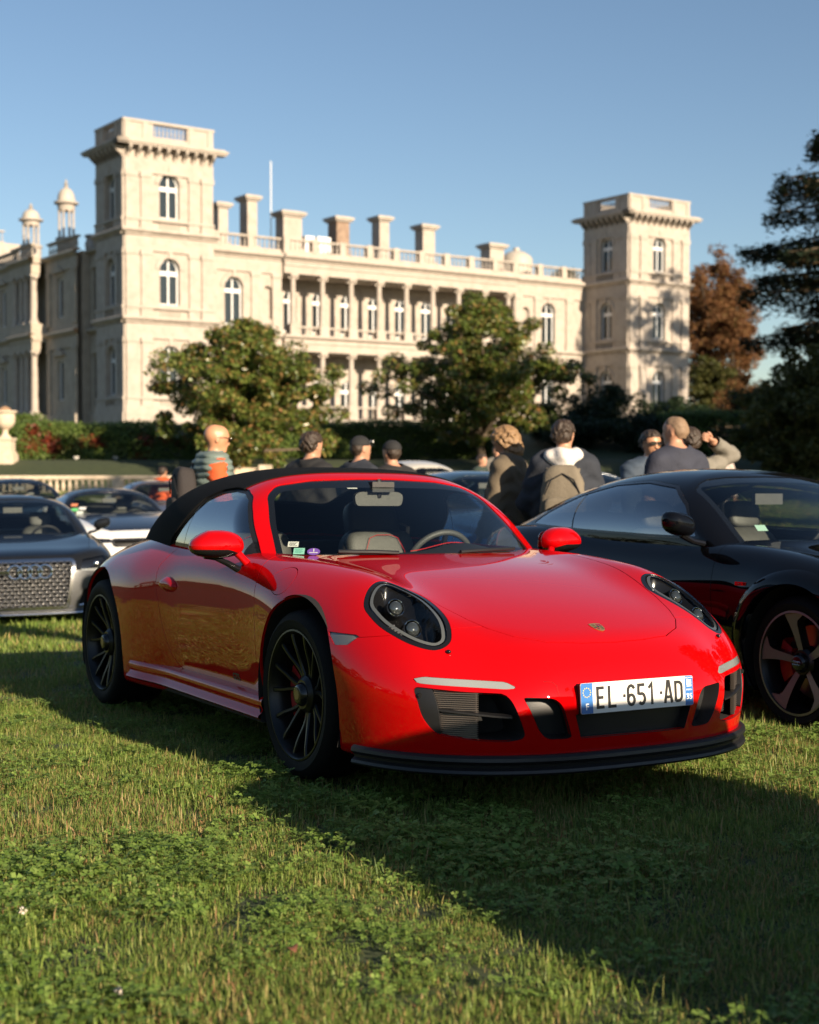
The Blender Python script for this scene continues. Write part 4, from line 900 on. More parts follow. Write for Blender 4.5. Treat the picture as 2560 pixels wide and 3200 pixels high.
        N0 = grad(FB, inn[0]); lv = inn[0]+N0*(-.0012+.012*np.sin(np.clip((g_hl(inn[0])-.017)/.09, 0, 1)*math.pi/2))[:, None]
        obj('lens_cover', lv, inn[1], m_lens, ho, N=grad(FB, inn[0]))
        bk = inn[0]-N0*(.01+.075*ss(g_hl(inn[0]), .017, .06))[:, None]; obj('lamp_bowl', bk, inn[1], m_gloss, ho, sharp=None)
        rg = clip(*clip(*hl, lambda P: g_hl(P)-.024), lambda P: .036-g_hl(P)); gv = g_hl(rg[0]); N1 = grad(FB, rg[0])
        obj('light_ring', rg[0]-N1*.005, rg[1], m_ring, ho, sharp=None)
        for c, tilt in (((.475, -.690, .738), 0), ((.612, -.694, .668), 0)):
            c = np.array(c)-hn*.030; ax = np.array([.86, -.12, .40]); ax /= np.linalg.norm(ax); ey = np.array([0, 1, 0])-ax*ax[1]; ey /= np.linalg.norm(ey); ez = np.cross(ax, ey)
            B = basis(c, ey, ez, ax)
            th = np.linspace(0, math.pi/2, 8); pro = obj('projector', *mm(xf(lathe(np.r_[np.stack([.027*np.sin(th), .016*np.cos(th)], 1), [(.029, -.01)]], 28), B)), m_clear if False else mat('projector_lens', (.03, .034, .036), .03, coat=1., spec=.9), ho)
            obj('projector_tube', *mm(xf(lathe([(.031, .0), (.036, -.002), (.038, -.06), (.0, -.06)], 28), B)), m_gloss, ho)
            for a0 in (35, 215):
                obj('bright_arc', *mm(xf(tube(np.c_[np.array(arc(0, 0, .0335, .0335, a0, a0+110, 16)), np.full(16, .002)], .0022, 6), B)), m_chrome, ho)
        lou = [xf(cbox((0, 0, 0), (.006, .022, .003)), basis(np.array((.545+.011*k, -.745+.002*k, .675-.008*k))-hn*.028, hx, hy, hn)) for k in range(5)]
        obj('lamp_louvre', *mm(merge(*lou)), m_alu, ho)
        obj('washer_nozzle', *mm(ball((.778, -.640, .571), (.011, .009, .008), 14, 8)), m_gloss, car)
        # wheels
        Mf = trans((0, -.773, .340)) if s < 0 else flip_z180((0, .773, .340)); Mr = trans((-2.45, -.785, .345)) if s < 0 else flip_z180((-2.45, .785, .345))
        build_wheel(car, .340, .245, .262, 'y7', Mf); build_wheel(car, .346, .295, .262, 'y7', Mr)
        # sill blade
        st = np.linspace(-1.95, -.33, 24); sil = []
        for x in st:
            f = (x+1.95)/1.62; o = .90+.038*ss(np.array(x), -1.5, -1.95)-.002*f
            sil.append([(x, -.80, .312), (x, -o+.026, .302-.010*f), (x, -o+.010, .294-.010*f), (x, -o+.004, .284-.010*f), (x, -o+.003, .270-.012*f), (x, -o+.012, .248-.012*f), (x, -o+.004, .236-.012*f), (x, -o-.009, .226-.012*f), (x, -o-.012, .218-.012*f), (x, -o+.004, .206-.012*f), (x, -.78, .195)])
        obj('sill', *mm(grid(np.array(sil))), m_red, car, sharp=50)
        # windows in the cabin surface
    # front lip
    def F_lip(P):
        x, a, z = P[:, 0], np.abs(P[:, 1]), P[:, 2]
        w = np.maximum(x-.2, 0)/(.855+.012); return smax(((w**2.6+(a/.905)**2.6)**(1/2.6)-1)*.88, np.maximum(.145-z, z-.208), .012)
    th = np.linspace(-1.25, 1.25, 90); L = []
    for a in th:
        row = []
        for z, o in ((.212, -.045), (.212, -.012), (.204, -.002), (.192, 0), (.178, -.016), (.168, -.018), (.160, -.004), (.150, 0), (.142, -.006), (.140, -.06)):
            s_, c_ = math.sin(a), math.cos(a); n = 2.6; A, B = .878+o, .915+o
            k = (abs(c_/A)**n+abs(s_/B)**n)**(-1/n); row.append((.2+k*c_, k*s_, z))
        L.append(row)
    obj('front_lip', *grid(np.array(L)), m_blackpl, car, sharp=35)
    tr = clip(*bump, lambda P: g_tray(P)); pocket('lower_grille_tray', *tr, m_blackpl, car, (-.035, 0, 0), .97)
    obj('tow_cover', *merge(*[tube(np.array([march_pt(FB, (1.2, y, z), (-1, 0, 0)) for y, z in ((-.376, .470), (-.345, .468), (-.331, .455), (-.328, .42))])+[.0006, 0, 0], .0012, 5)]), mat('seam_dark', (.12, .002, .003), .5), car)
    for y in (-.292, .292): obj('parking_sensor', *(lambda vt: (vt[0]+march_pt(FB, (1.2, y, .438), (-1, 0, 0)), vt[1]))(lathe([(0, .0012), (.0085, .0012), (.0095, -.002)], 24, 'x')), m_red, car)
    build_plate(car)
    # crest badge on the hood
    bp = march_pt(FB, (.822, 0, 1.2), (0, 0, -1)); nb = grad(FB, bp[None])[0]; ex = np.array([0, 1, 0]); ey = np.cross(nb, ex); ez = nb
    crest = [(-.026, .030), (-.013, .0335), (0, .0345), (.013, .0335), (.026, .030), (.0265, .008), (.022, -.012), (.013, -.026), (0, -.034), (-.013, -.026), (-.022, -.012), (-.0265, .008)]
    B = basis(bp+nb*.0005, ex, ey, ez); badge = obj('crest_badge', *xf(prism(crest, 0, .0025), B), m_gold, car)
    cr = mat('enamel_red', (.35, .01, .012), .25, coat=1.); ck = mat('enamel_black', (.01, .01, .012), .25, coat=1.)
    for k, (sx, sy) in enumerate(((1, 1), (-1, -1))):
        for q in range(4):
            y0 = (.004+.0055*q) if sy > 0 else (-.006-.0055*q); x1 = .022 if sy > 0 else .021-.004*q
            obj('crest_stripe', *xf(prism([(sx*.003, y0), (sx*x1, y0), (sx*x1, y0+.0045), (sx*.003, y0+.0045)][::sx], .002, .0032), B), cr if q % 2 else ck, badge)
    obj('crest_shield', *xf(prism([(-.008, .010), (.008, .010), (.0085, -.002), (0, -.012), (-.0085, -.002)], .002, .0036), B), mat('crest_centre', (.45, .30, .1), .3, metal=.7), badge)
    obj('crest_horse', *xf(prism([(-.003, .006), (.001, .008), (.004, .004), (.003, -.004), (0, -.007), (-.003, -.003)], .0034, .0042), B), ck, badge)
    for k, (sx, sy) in enumerate(((-1, 1), (1, -1))):
        for q in range(3):
            obj('crest_antler', *xf(tube(np.c_[np.array(arc(sx*.013, sy*.013+(q-1)*.006, .006, .003, 20, 160, 7)), np.full(7, .0026)], .0009, 5), B), ck, badge)
    # cabin
    Vc, Tc = shell(FC, -2.55, -1.25, .86, 170, 150, 90, 0, 1.62); cab = weld(*merge((Vc, Tc), mirror(Vc, Tc)))
    cab = clip(*cab, lambda P: FB(P)+.012); cab = clip(*cab, lambda P: P[:, 2]-.845)
    ssd = poly_sdf(round_poly([(-1.005, 1.140), (-1.10, 1.172), (-1.24, 1.184), (-1.36, 1.174), (-1.47, 1.136), (-1.55, 1.05), (-1.70, .925), (-1.745, .80), (-.61, .80), (-.668, .857), (-.752, .935), (-.905, 1.066)], .02))
    g_win = lambda P: np.where(np.abs(P[:, 1]) > .5, ssd(xz(P)), -1)
    wpoly = round_poly([(-.590, 1.150), (-.52, 1.197), (-.35, 1.222), (-.1, 1.232), (.1, 1.232), (.35, 1.222), (.52, 1.197), (.590, 1.150), (.648, 1.02), (.690, .86), (.70, .6), (-.70, .6), (-.690, .86), (-.648, 1.02)], .03)
    wsd = poly_sdf(wpoly); front = lambda P: (P[:, 0]-C_Xw(np.abs(P[:, 1]), P[:, 2])+.03)
    g_ws = lambda P: np.where(P[:, 0]-C_Xw(np.abs(P[:, 1]), P[:, 2]) > -.05, wsd(P[:, 1:]), -1)
    # windscreen surround: between glass and fabric roof
    def g_roof(P):                                                   # >0 on the fabric roof
        a = np.abs(P[:, 1]); return -1.055-.16*a*a*1.6-P[:, 0]-.0*a
    glassp = clip(*cab, g_ws); surround = clip(*cab, lambda P: -g_ws(P))
    fr_ = clip(*surround, lambda P: -g_roof(P)); top = clip(*surround, g_roof)
    fr_ = clip(*fr_, lambda P: -g_win(P)-.004); top = clip(*top, lambda P: -g_win(P)-.0)
    skin_part('windscreen_frame', *clip(*fr_, lambda P: -(np.maximum(P[:, 0]+1.01, 0)*0)-g_ws(P)+.0), FC, m_red, car, rim=.02)
    wsg = skin_part('windscreen', *glassp, FC, m_wind, car, rim=0, off=-.004)
    band = clip(*glassp, lambda P: np.where(P[:, 2] > .95, .024+.03*ss(P[:, 2], 1.15, 1.22)*(1-np.abs(P[:, 1])), .024)-g_ws(P)); skin_part('screen_edge_band', *band, FC, m_gloss, wsg, rim=0, off=-.0055)
    rwp = poly_sdf(round_poly([(-2.36, -.40), (-1.98, -.46), (-1.98, .46), (-2.36, .40)], .06)); g_rw = lambda P: np.where(P[:, 2] > 1.0, rwp(P[:, :2]), -1)
    skin_part('rear_window', *clip(*top, g_rw), FC, m_wind, car, rim=0, off=.002); top = clip(*top, lambda P: -g_rw(P)-.001)
    skin_part('soft_top', *top, FC, m_canvas, car, rim=.018, off=.006)
    for s in (-1, 1):
        w = clip(*clip(*cab, lambda P: s*P[:, 1]), lambda P: np.minimum(g_win(P)+.006, 1))
        line = lambda P: P[:, 0]+1.487-(P[:, 2]-1.105)*.25+.0   # division between front and rear glass
        fw = skin_part('side_window', *clip(*w, lambda P: line(P)-.003), FC, m_sideg, car, rim=.004, off=-.008)
        skin_part('quarter_window', *clip(*w, lambda P: -line(P)-.003), FC, m_sideg, car, rim=.004, off=-.008)
        edge = clip(*w, lambda P: .010-g_win(P)); skin_part('window_seal', *edge, FC, m_blackpl, car, rim=.006, off=-.006)
        tsd = poly_sdf(round_poly([(-.80, .82), (-.64, .82), (-.655, .865), (-.745, .955), (-.765, .955)], .01)); tri = clip(*w, lambda P: tsd(xz(P)))
        if len(tri[1]): skin_part('mirror_triangle', *tri, FC, m_blackpl, car, rim=0, off=-.006)
        # mirror
        mm = lambda vt: vt if s < 0 else mirror(*vt)
        def F_mir(P):
            x, y, z = P[:, 0]+.735, P[:, 1]+.935, P[:, 2]-.918
            u = x*.96-y*.25; v = x*.25+y*.96
            zz = z-.10*np.maximum(v, 0)*0; up = np.where(zz > 0, .072-.25*np.maximum(-v-.04, 0), .052)
            return smax(((np.abs(np.maximum(u, 0)/.085)**2.2+np.abs(v/.122)**2.4+np.abs(zz/up)**2.2)**(1/2.2)-1)*.08, -.035-u, .02)
        th = np.linspace(0, math.pi, 40); ph = np.linspace(0, 2*math.pi, 60); TH, PH = np.meshgrid(th, ph, indexing='ij')
        D = np.stack([np.sin(TH)*np.cos(PH), np.cos(TH), np.sin(TH)*np.sin(PH)], -1).reshape(-1, 3); O = np.tile([-.735, -.935, .918], (len(D), 1))
        pm = cast(F_mir, O, D, .3); idx = np.arange(len(pm)).reshape(40, 60); mT = quads(idx); mv, mT = weld(pm, mT)
        lo = lambda P: .905+.10*(P[:, 1]+.935)*0-P[:, 2]-.018*ss(P[:, 1], -.92, -.84)
        mo = obj('door_mirror', *mm(clip(mv, mT, lambda P: -lo(P))), m_red, car, sharp=50)
        obj('mirror_base', *mm(clip(mv, mT, lo)), m_gloss, mo, sharp=50)
        arm = [(-.745, -.99, .873), (-.74, -.935, .866), (-.725, -.885, .842), (-.700, -.845, .815), (-.67, -.80, .80)]
        obj('mirror_arm', *mm(tube(arm, [.014, .017, .02, .024, .03], 12, flat=.7)), m_gloss, mo)
        obj('mirror_stay', *mm(tube([(-.70, -.855, .895), (-.675, -.835, .865), (-.665, -.81, .835)], [.02, .017, .02], 10)), m_red, mo)
        g_ = prism(round_poly([(-.1, -.045), (.1, -.045), (.11, .03), (.05, .06), (-.09, .05)], .03), 0, .002)
        obj('mirror_glass', *mm(xf(g_, basis((-.775, -.935, .918), (.25, -.96, 0), (0, 0, 1), (-.96, -.25, 0)))), m_mirror, mo)
    build_interior(car)
    return car
def march_pt(F, o, d):
    t = np.linspace(0, 1.5, 3000); o = np.array(o, float); d = np.array(d, float); s = F(o+t[:, None]*d); i = np.argmax(s < 0); return o+d*t[i]
def plate_char(c):
    W, H = 40., 80.; e = 5.5; L, R, Bt, Tp, M = e, W-e, e, H-e, H/2
    if c == 'E': return [[(R, Tp), (L, Tp), (L, Bt), (R, Bt)], [(L, M), (R-3, M)]]
    if c == 'L': return [[(L, Tp+e), (L, Bt), (R+2, Bt)]]
    if c == '6': return [arc(W/2, H*.70, W/2-e, H*.30-e, 20, 180, 10)+[(L, M)]+arc(W/2, H*.29, W/2-e, H*.29-e, 180, 360+180, 22)]
    if c == '5': return [[(R, Tp), (L+1, Tp), (L, M+4)]+arc(W/2, H*.30, W/2-e, H*.30-e, 110, -140, 16)]
    if c == '1': return [[(W*.22, H*.76), (W*.58, Tp+3), (W*.58, Bt-e)]]
    if c == 'A': return [[(L-2, Bt-e), (W/2-3, Tp+e), (W/2+3, Tp+e), (R+2, Bt-e)], [(L+4, H*.28), (R-4, H*.28)]]
    if c == 'D': return [[(L, Bt), (L, Tp)]+arc(W*.45, Tp-16, W*.55-e, 16, 90, 0, 7)+arc(W*.45, Bt+16, W*.55-e, 16, 0, -90, 7)+[(L, Bt)]]
def build_plate(car):
    # plate frame: x right as seen from the front, y up, z outwards; origin lower-left corner
    o = np.array([1.066, -.26, .353]); ez = np.array([.997, 0, .07]); ez /= np.linalg.norm(ez); ex = np.array([0, 1., 0]); ey = np.cross(ez, ex); B = basis(o, ex, ey, ez); mmx = .001
    rp = np.array(round_poly([(0, 0), (.52, 0), (.52, .11), (0, .11)], .008))
    pl = obj('number_plate', *xf(prism(rp, 0, .004), B), m_plate, car)
    obj('plate_bracket', *xf(prism(round_poly([(.004, -.002), (.516, -.002), (.516, .108), (.004, .108)], .008), -.03, -.0005), B), m_blackpl, pl)
    obj('blue_band', *xf(prism(round_poly([(.0006, .0006), (.053, .0006), (.053, .1094), (.0006, .1094)], [.008, .001, .001, .008]), .0035, .0045), B), m_plblue, pl)
    obj('region_band', *xf(prism(round_poly([(.482, .0006), (.5194, .0006), (.5194, .1094), (.482, .1094)], [.001, .008, .008, .001]), .0035, .0045), B), m_plblue, pl)
    for c, x0 in (('E', 69), ('L', 121), ('6', 207), ('5', 255), ('1', 300), ('A', 381), ('D', 430)):
        st = [xf(ribbon(np.array(p)*mmx, .0112, .0016), trans((x0*mmx, .015, .0038))) for p in plate_char(c)]
        obj('plate_character', *xf(merge(*st), B), m_ink, pl)
    for x0 in (190, 361): obj('plate_dash', *xf(box(x0*mmx, (x0+11)*mmx, .049, .060, .0038, .0054), B), m_ink, pl)
    wht = mat('plate_print', (.8, .8, .8), .4)
    def txt(s, x, y, sz, bold=0.): obj('plate_lettering', *xf(text_mesh(s, sz, .0003, bold=bold), B@trans((x, y, .0048))), wht, pl)
    txt('F', .027, .024, .032, .0008); txt('35', .5007, .032, .030, .0006); txt('BRETAGNE', .5007, .1025, .0075); txt('BREIZH', .5007, .058, .0085); 
    st = []
    for k in range(12):
        a = 2*math.pi*k/12; p = []
        for j in range(10):
            r = .0032 if j % 2 == 0 else .0014; b = math.pi/2+j*math.pi/5; p.append((.027+.0165*math.cos(a)+r*math.cos(b), .076+.0165*math.sin(a)+r*math.sin(b)))
        st.append(prism(p, .0043, .0049))
    obj('star_ring', *xf(merge(*st), B), mat('star_yellow', (.75, .55, .03), .4), pl)
    fl = [box(.489, .5125, .070+.0055*k, .0727+.0055*k, .0043, .0049) for k in range(5)]
    obj('region_flag', *xf(merge(*fl), B), wht, pl); obj('region_flag_canton', *xf(box(.489, .499, .0833, .0975, .0043, .00495), B), wht, pl)
    for x in (.062, .475): obj('plate_rivet', *xf(lathe([(0, .0055), (.003, .005), (.004, .0038)], 12), B@trans((x, .055, 0))), m_plate, pl)
def seat(car, y):
    so = empty_child('seat', car, trans((-1.52, y, .0)))
    def padded(prof, w, name, m, ang, o):
        pass
    def pad(c, s, p, name, m, M, seam=False):
        th = np.linspace(0, math.pi, 22); ph = np.linspace(0, 2*math.pi, 32, endpoint=False); TH, PH = np.meshgrid(th, ph, indexing='ij')
        sg = lambda v, e: np.sign(v)*np.abs(v)**e
        V = np.stack([sg(np.sin(TH), p)*sg(np.cos(PH), p)*s[0], sg(np.sin(TH), p)*sg(np.sin(PH), p)*s[1], sg(np.cos(TH), p)*s[2]], -1)
        V[..., 1] *= 1-.18*(V[..., 2:3]/s[2])[..., 0]*(1 if 'back' in name else 0)
        return obj(name, *xf(grid(V, closed_v=True), M), m, so, sharp=None)
    lean = rot('Y', -.30); Mb = lean.copy(); Mb[:3, 3] = (-.10, 0, .66); pad(None, (.075, .25, .33), .45, 'seat_back', m_blkleather, Mb)
    Mh = lean.copy(); Mh[:3, 3] = (-.205, 0, .985); pad(None, (.06, .155, .145), .5, 'head_section', m_blkleather, Mh)
    Mp = lean.copy(); Mp[:3, 3] = (-.105, 0, .845); pad(None, (.055, .205, .125), .5, 'shoulder_panel', m_leather, Mp)
    Mc = rot('Y', .12); Mc[:3, 3] = (.22, 0, .36); pad(None, (.27, .25, .09), .45, 'seat_cushion', m_blkleather, Mc)
    P = np.array([(-.022-.0, yy, zz) for yy, zz in ((-.135, .75), (-.115, .86), (-.085, .925), (-.04, .94), (.04, .94), (.085, .925), (.115, .86), (.135, .75))])
    P[:, 0] = -.045-.30*(P[:, 2]-.84)+.012; obj('red_seam', *tube(P, .0016, 5), mat('red_thread', (.4, .01, .01), .6), so)
def build_interior(car):
    seat(car, .37); seat(car, -.37)
    # dashboard
    ys = np.linspace(-.68, .68, 30); D = []
    for y in ys:
        hump = .045*math.exp(-((y-.37)/.17)**2); D.append([(-.42-.4*y*y, y, .845), (-.60-.25*y*y, y, .868), (-.78, y, .872+hump), (-.86, y, .855+hump*.9), (-.88, y, .80), (-.86, y, .60)])
    dash = obj('dashboard', *grid(np.array(D)), m_blkleather, car, sharp=60)
    P = np.array([(-.845, y, .872+.045*math.exp(-((y-.37)/.17)**2)) for y in np.linspace(.12, .62, 20)]); obj('dashboard_seam', *tube(P, .002, 5), mat('red_thread', (.4, .01, .01), .6), dash)
    # steering wheel
    t = np.linspace(0, 2*math.pi, 48, endpoint=False); C_ = np.array([-1.0, .37, .80]); n = np.array([-.90, 0, .43]); ez = n/np.linalg.norm(n); ey = np.array([0, 1., 0]); ex = np.cross(ey, ez)
    sw = obj('steering_wheel', *xf(tube(np.stack([.183*np.cos(t), .183*np.sin(t), 0*t], 1), .0155, 10, closed=True), basis(C_, ex, ey, ez)), m_leather, car, sharp=None)
    hubm = [lathe([(0, .02), (.05, .018), (.065, 0), (.05, -.04)], 20)]+[tube([(0, 0, 0), (.17*math.cos(a), .17*math.sin(a), 0)], .014, 8) for a in (math.pi/2, -math.pi/2, 0)]
    obj('steering_hub', *xf(merge(*hubm), basis(C_, ex, ey, ez)), m_blackpl, sw)
    # rear-view mirror, sun visors, trim
    rv = obj('rear_view_mirror', *xf(prism(round_poly([(-.125, -.03), (.125, -.03), (.135, .02), (.11, .038), (-.11, .038), (-.135, .02)], .02), -.015, .012), basis((-.955, 0, 1.128), (0, 1, 0), (0, 0, 1), (1, 0, 0))), m_leather, car)
    obj('mirror_stem', *tube([(-.95, 0, 1.14), (-.935, 0, 1.19), (-.95, 0, 1.225)], .014, 8), m_blackpl, rv)
    obj('camera_housing', *cbox((-.935, .0, 1.19), (.07, .12, .05)), m_blackpl, rv)
    # cabin tub: floor, rear shelf, door cards
    obj('cabin_trim', *merge(box(-2.2, -.85, -.74, .74, .22, .26), box(-2.2, -2.14, -.72, .72, .25, .90), box(-2.14, -.5, -.775, -.755, .25, .845), box(-2.14, -.5, .755, .775, .25, .845), box(-1.9, -.9, -.09, .09, .25, .50)), m_blkleather, car)
    obj('rear_shelf', *box(-2.3, -2.05, -.5, .5, .86, .90), m_blkleather, car)
    # seat belts by the door pillars
    for s in (-1, 1): obj('seat_belt', *tube([(-1.85, s*.62, 1.0), (-1.72, s*.60, .98), (-1.60, s*.50, .70)], .012, 6, flat=.2), m_blackpl, car)
    # wipers
    for pts in ([(-.395, -.20, .888), (-.44, -.30, .893), (-.466, -.385, .894), (-.50, -.45, .895)], [(-.405, .13, .888), (-.43, .26, .893), (-.48, .42, .894), (-.52, .50, .894)]):
        w = obj('wiper', *tube(np.array(pts)+[.012, 0, .0], .009, 6), m_blackpl, car); obj('wiper_blade', *tube(np.array(pts)+[-.004, 0, -.004], .006, 6, flat=.5), m_rubber, w)
    obj('cowl_strip', *grid(np.array([[(-.37-.58*y*y, y, .872-.012*y*y), (-.47-.58*y*y, y, .874-.012*y*y)] for y in np.linspace(-.66, .66, 24)])), m_blackpl, car)
    # windscreen stickers on the inside of the glass
    def stick(name, c, w, h, m, extra=None):
        c = np.array(c); n = grad(F_cabin, c[None])[0]; ex = np.cross([0, 0, 1.], n); ex /= np.linalg.norm(ex); ey = np.cross(n, ex); B = basis(c-n*.007, ex, ey, n)
        if extra == 'round': V = prism(arc(0, 0, w/2, h/2, 0, 345, 24), 0, .0008)
        else: V = box(-w/2, w/2, -h/2, h/2, 0, .0008)
        return obj(name, *xf(V, B), m, car), B
    s1, B1 = stick('windscreen_sticker', (-.649, -.599, .93), .048, .034, mat('paper_white', (.62, .62, .58), .7)); 
    for k in range(4): obj('printed_line', *xf(box(-.019, .019-.005*(k % 3), .008-.006*k, .0105-.006*k, .0006, .0013), B1), m_ink, s1)
    s2, B2 = stick('windscreen_sticker', (-.603, -.592, .90), .05, .04, mat('paper_green', (.22, .50, .40), .7))
    for k in range(4): obj('printed_line', *xf(box(-.018, .018-.006*(k % 2), .010-.007*k, .0125-.007*k, .0006, .0013), B2), mat('green_print', (.05, .25, .2), .7), s2)
    s3, B3 = stick('windscreen_sticker', (-.566, -.537, .898), .058, .046, mat('paper_purple', (.16, .07, .36), .6), 'round')
    obj('sticker_number', *xf(text_mesh('1', .026, .0004, bold=.0008), B3@trans((0, .008, .0011))), mat('paper_white', (.62, .62, .58), .7), s3)
    obj('sticker_bar', *xf(box(-.02, .02, -.009, -.005, .0006, .0013), B3), mat('paper_white', (.62, .62, .58), .7), s3)
    s4, B4 = stick('header_sticker', (-.900, -.17, 1.189), .05, .008, mat('paper_white', (.62, .62, .58), .7))
PORSCHE = build_porsche()
# ---------------------------------------------------------------- other cars: the same surface method with their own proportions
m_blackpaint = mat('black_paint', (.003, .0033, .0045), .4, coat=.9, coatr=.008, spec=0., cior=1.40)
m_greypaint = mat('dark_grey_paint', (.010, .011, .013), .4, coat=.9, coatr=.01, spec=0., cior=1.42)
m_whitepaint = mat('white_paint', (.62, .62, .62), .4, coat=1., coatr=.01)
m_bluepaint = mat('blue_paint', (.02, .09, .30), .35, metal=.3, coat=1., coatr=.01)
m_tealpaint = mat('petrol_paint', (.015, .035, .05), .35, metal=.2, coat=1., coatr=.01)
m_creampaint = mat('cream_paint', (.55, .52, .45), .4, coat=1., coatr=.02)
m_silverp = mat('silver_paint', (.35, .36, .37), .3, metal=.8, coat=1., coatr=.01)
m_carbon = mat('black_bonnet_wrap', (.010, .010, .011), .22, coat=.6)
m_silvtrim = mat('silver_trim', (.62, .62, .62), .22, metal=1.)
m_tail = mat('tail_lamp_red', (.25, .005, .006), .15, coat=1.)
def car_F(s):
    Hc, Hf, Yf, W, S = spl(s['Hc']), spl(s['Hf']), spl(s['Yf']), spl(s['W']), spl(s.get('S', [(.1, -.07), (.2, -.05), (.3, -.03), (.5, 0), (.7, .0), (.85, -.03), (1.0, -.08), (1.2, -.15)]))
    A = spl(s.get('A', [(.1, -.05), (.25, -.01), (.4, .0), (.55, -.005), (.7, -.03), (.9, -.12)])); fo, ro = s['fo'], s['wb']+s['ro']; xn, n = s.get('xn', .15), s.get('n', 3.0); kf = s.get('k', .16); kc = s.get('kc', .05); fl = s.get('flare', .02)
    def F(P):
        x, y, z = P[:, 0], P[:, 1], P[:, 2]; a = np.abs(y); yf = Yf(x); hc = Hc(x); B = Hf(x)-hc+kc*yf*yf
        T = hc-kc*a*a+B*np.exp(-((a-yf)/.16)**2*np.where(a > yf, .5, 1))
        ar = fl*np.exp(-(np.hypot(x, (z-.34)*.9)/.47)**6)+fl*np.exp(-(np.hypot(x+s['wb'], (z-.34)*.9)/.47)**6)
        crease = s.get('crease', .0)*np.exp(-((z-s.get('cz', .62)-.02*x)/.10)**2)
        w = W(x)+S(z)+ar+crease-.03*ss(z, .5, .22)*(1-np.exp(-(x/.5)**4)-np.exp(-((x+s['wb'])/.5)**4))
        xf_ = np.maximum(x-xn, 0)/(fo-xn+A(z)); xr = np.maximum(-s['wb']+.1-x, 0)/(s['ro']+.1)
        pl = ((np.maximum(xf_, xr)**n+(a/w)**n)**(1/n)-1)*.88
        return smax(smax(z-T, pl, kf), .15-z, .05)
    zc, Wc = spl(s['zc']), spl(s['Wc']); xb, zb0, xt, zt, cb, ct = s['ws']; zb = s.get('zb', .82); p = s.get('p', 2.7)
    def Xw(a, z):
        t = np.clip((z-zb0)/(zt-zb0), -.4, 1.5); return xb+(xt-xb)*t-(cb+(ct-cb)*t)*a*a
    def FC(P):
        x, y, z = P[:, 0], P[:, 1], P[:, 2]; a = np.abs(y); h = zc(x)-zb
        q = (((a/Wc(x))**p+(np.maximum(z-zb, 0)/np.maximum(h, .004))**p)**(1/p)-1)*.6
        return smax(smax(q, (x-Xw(a, z))*.5, .045), zb-z, .02)
    return F, FC, Xw
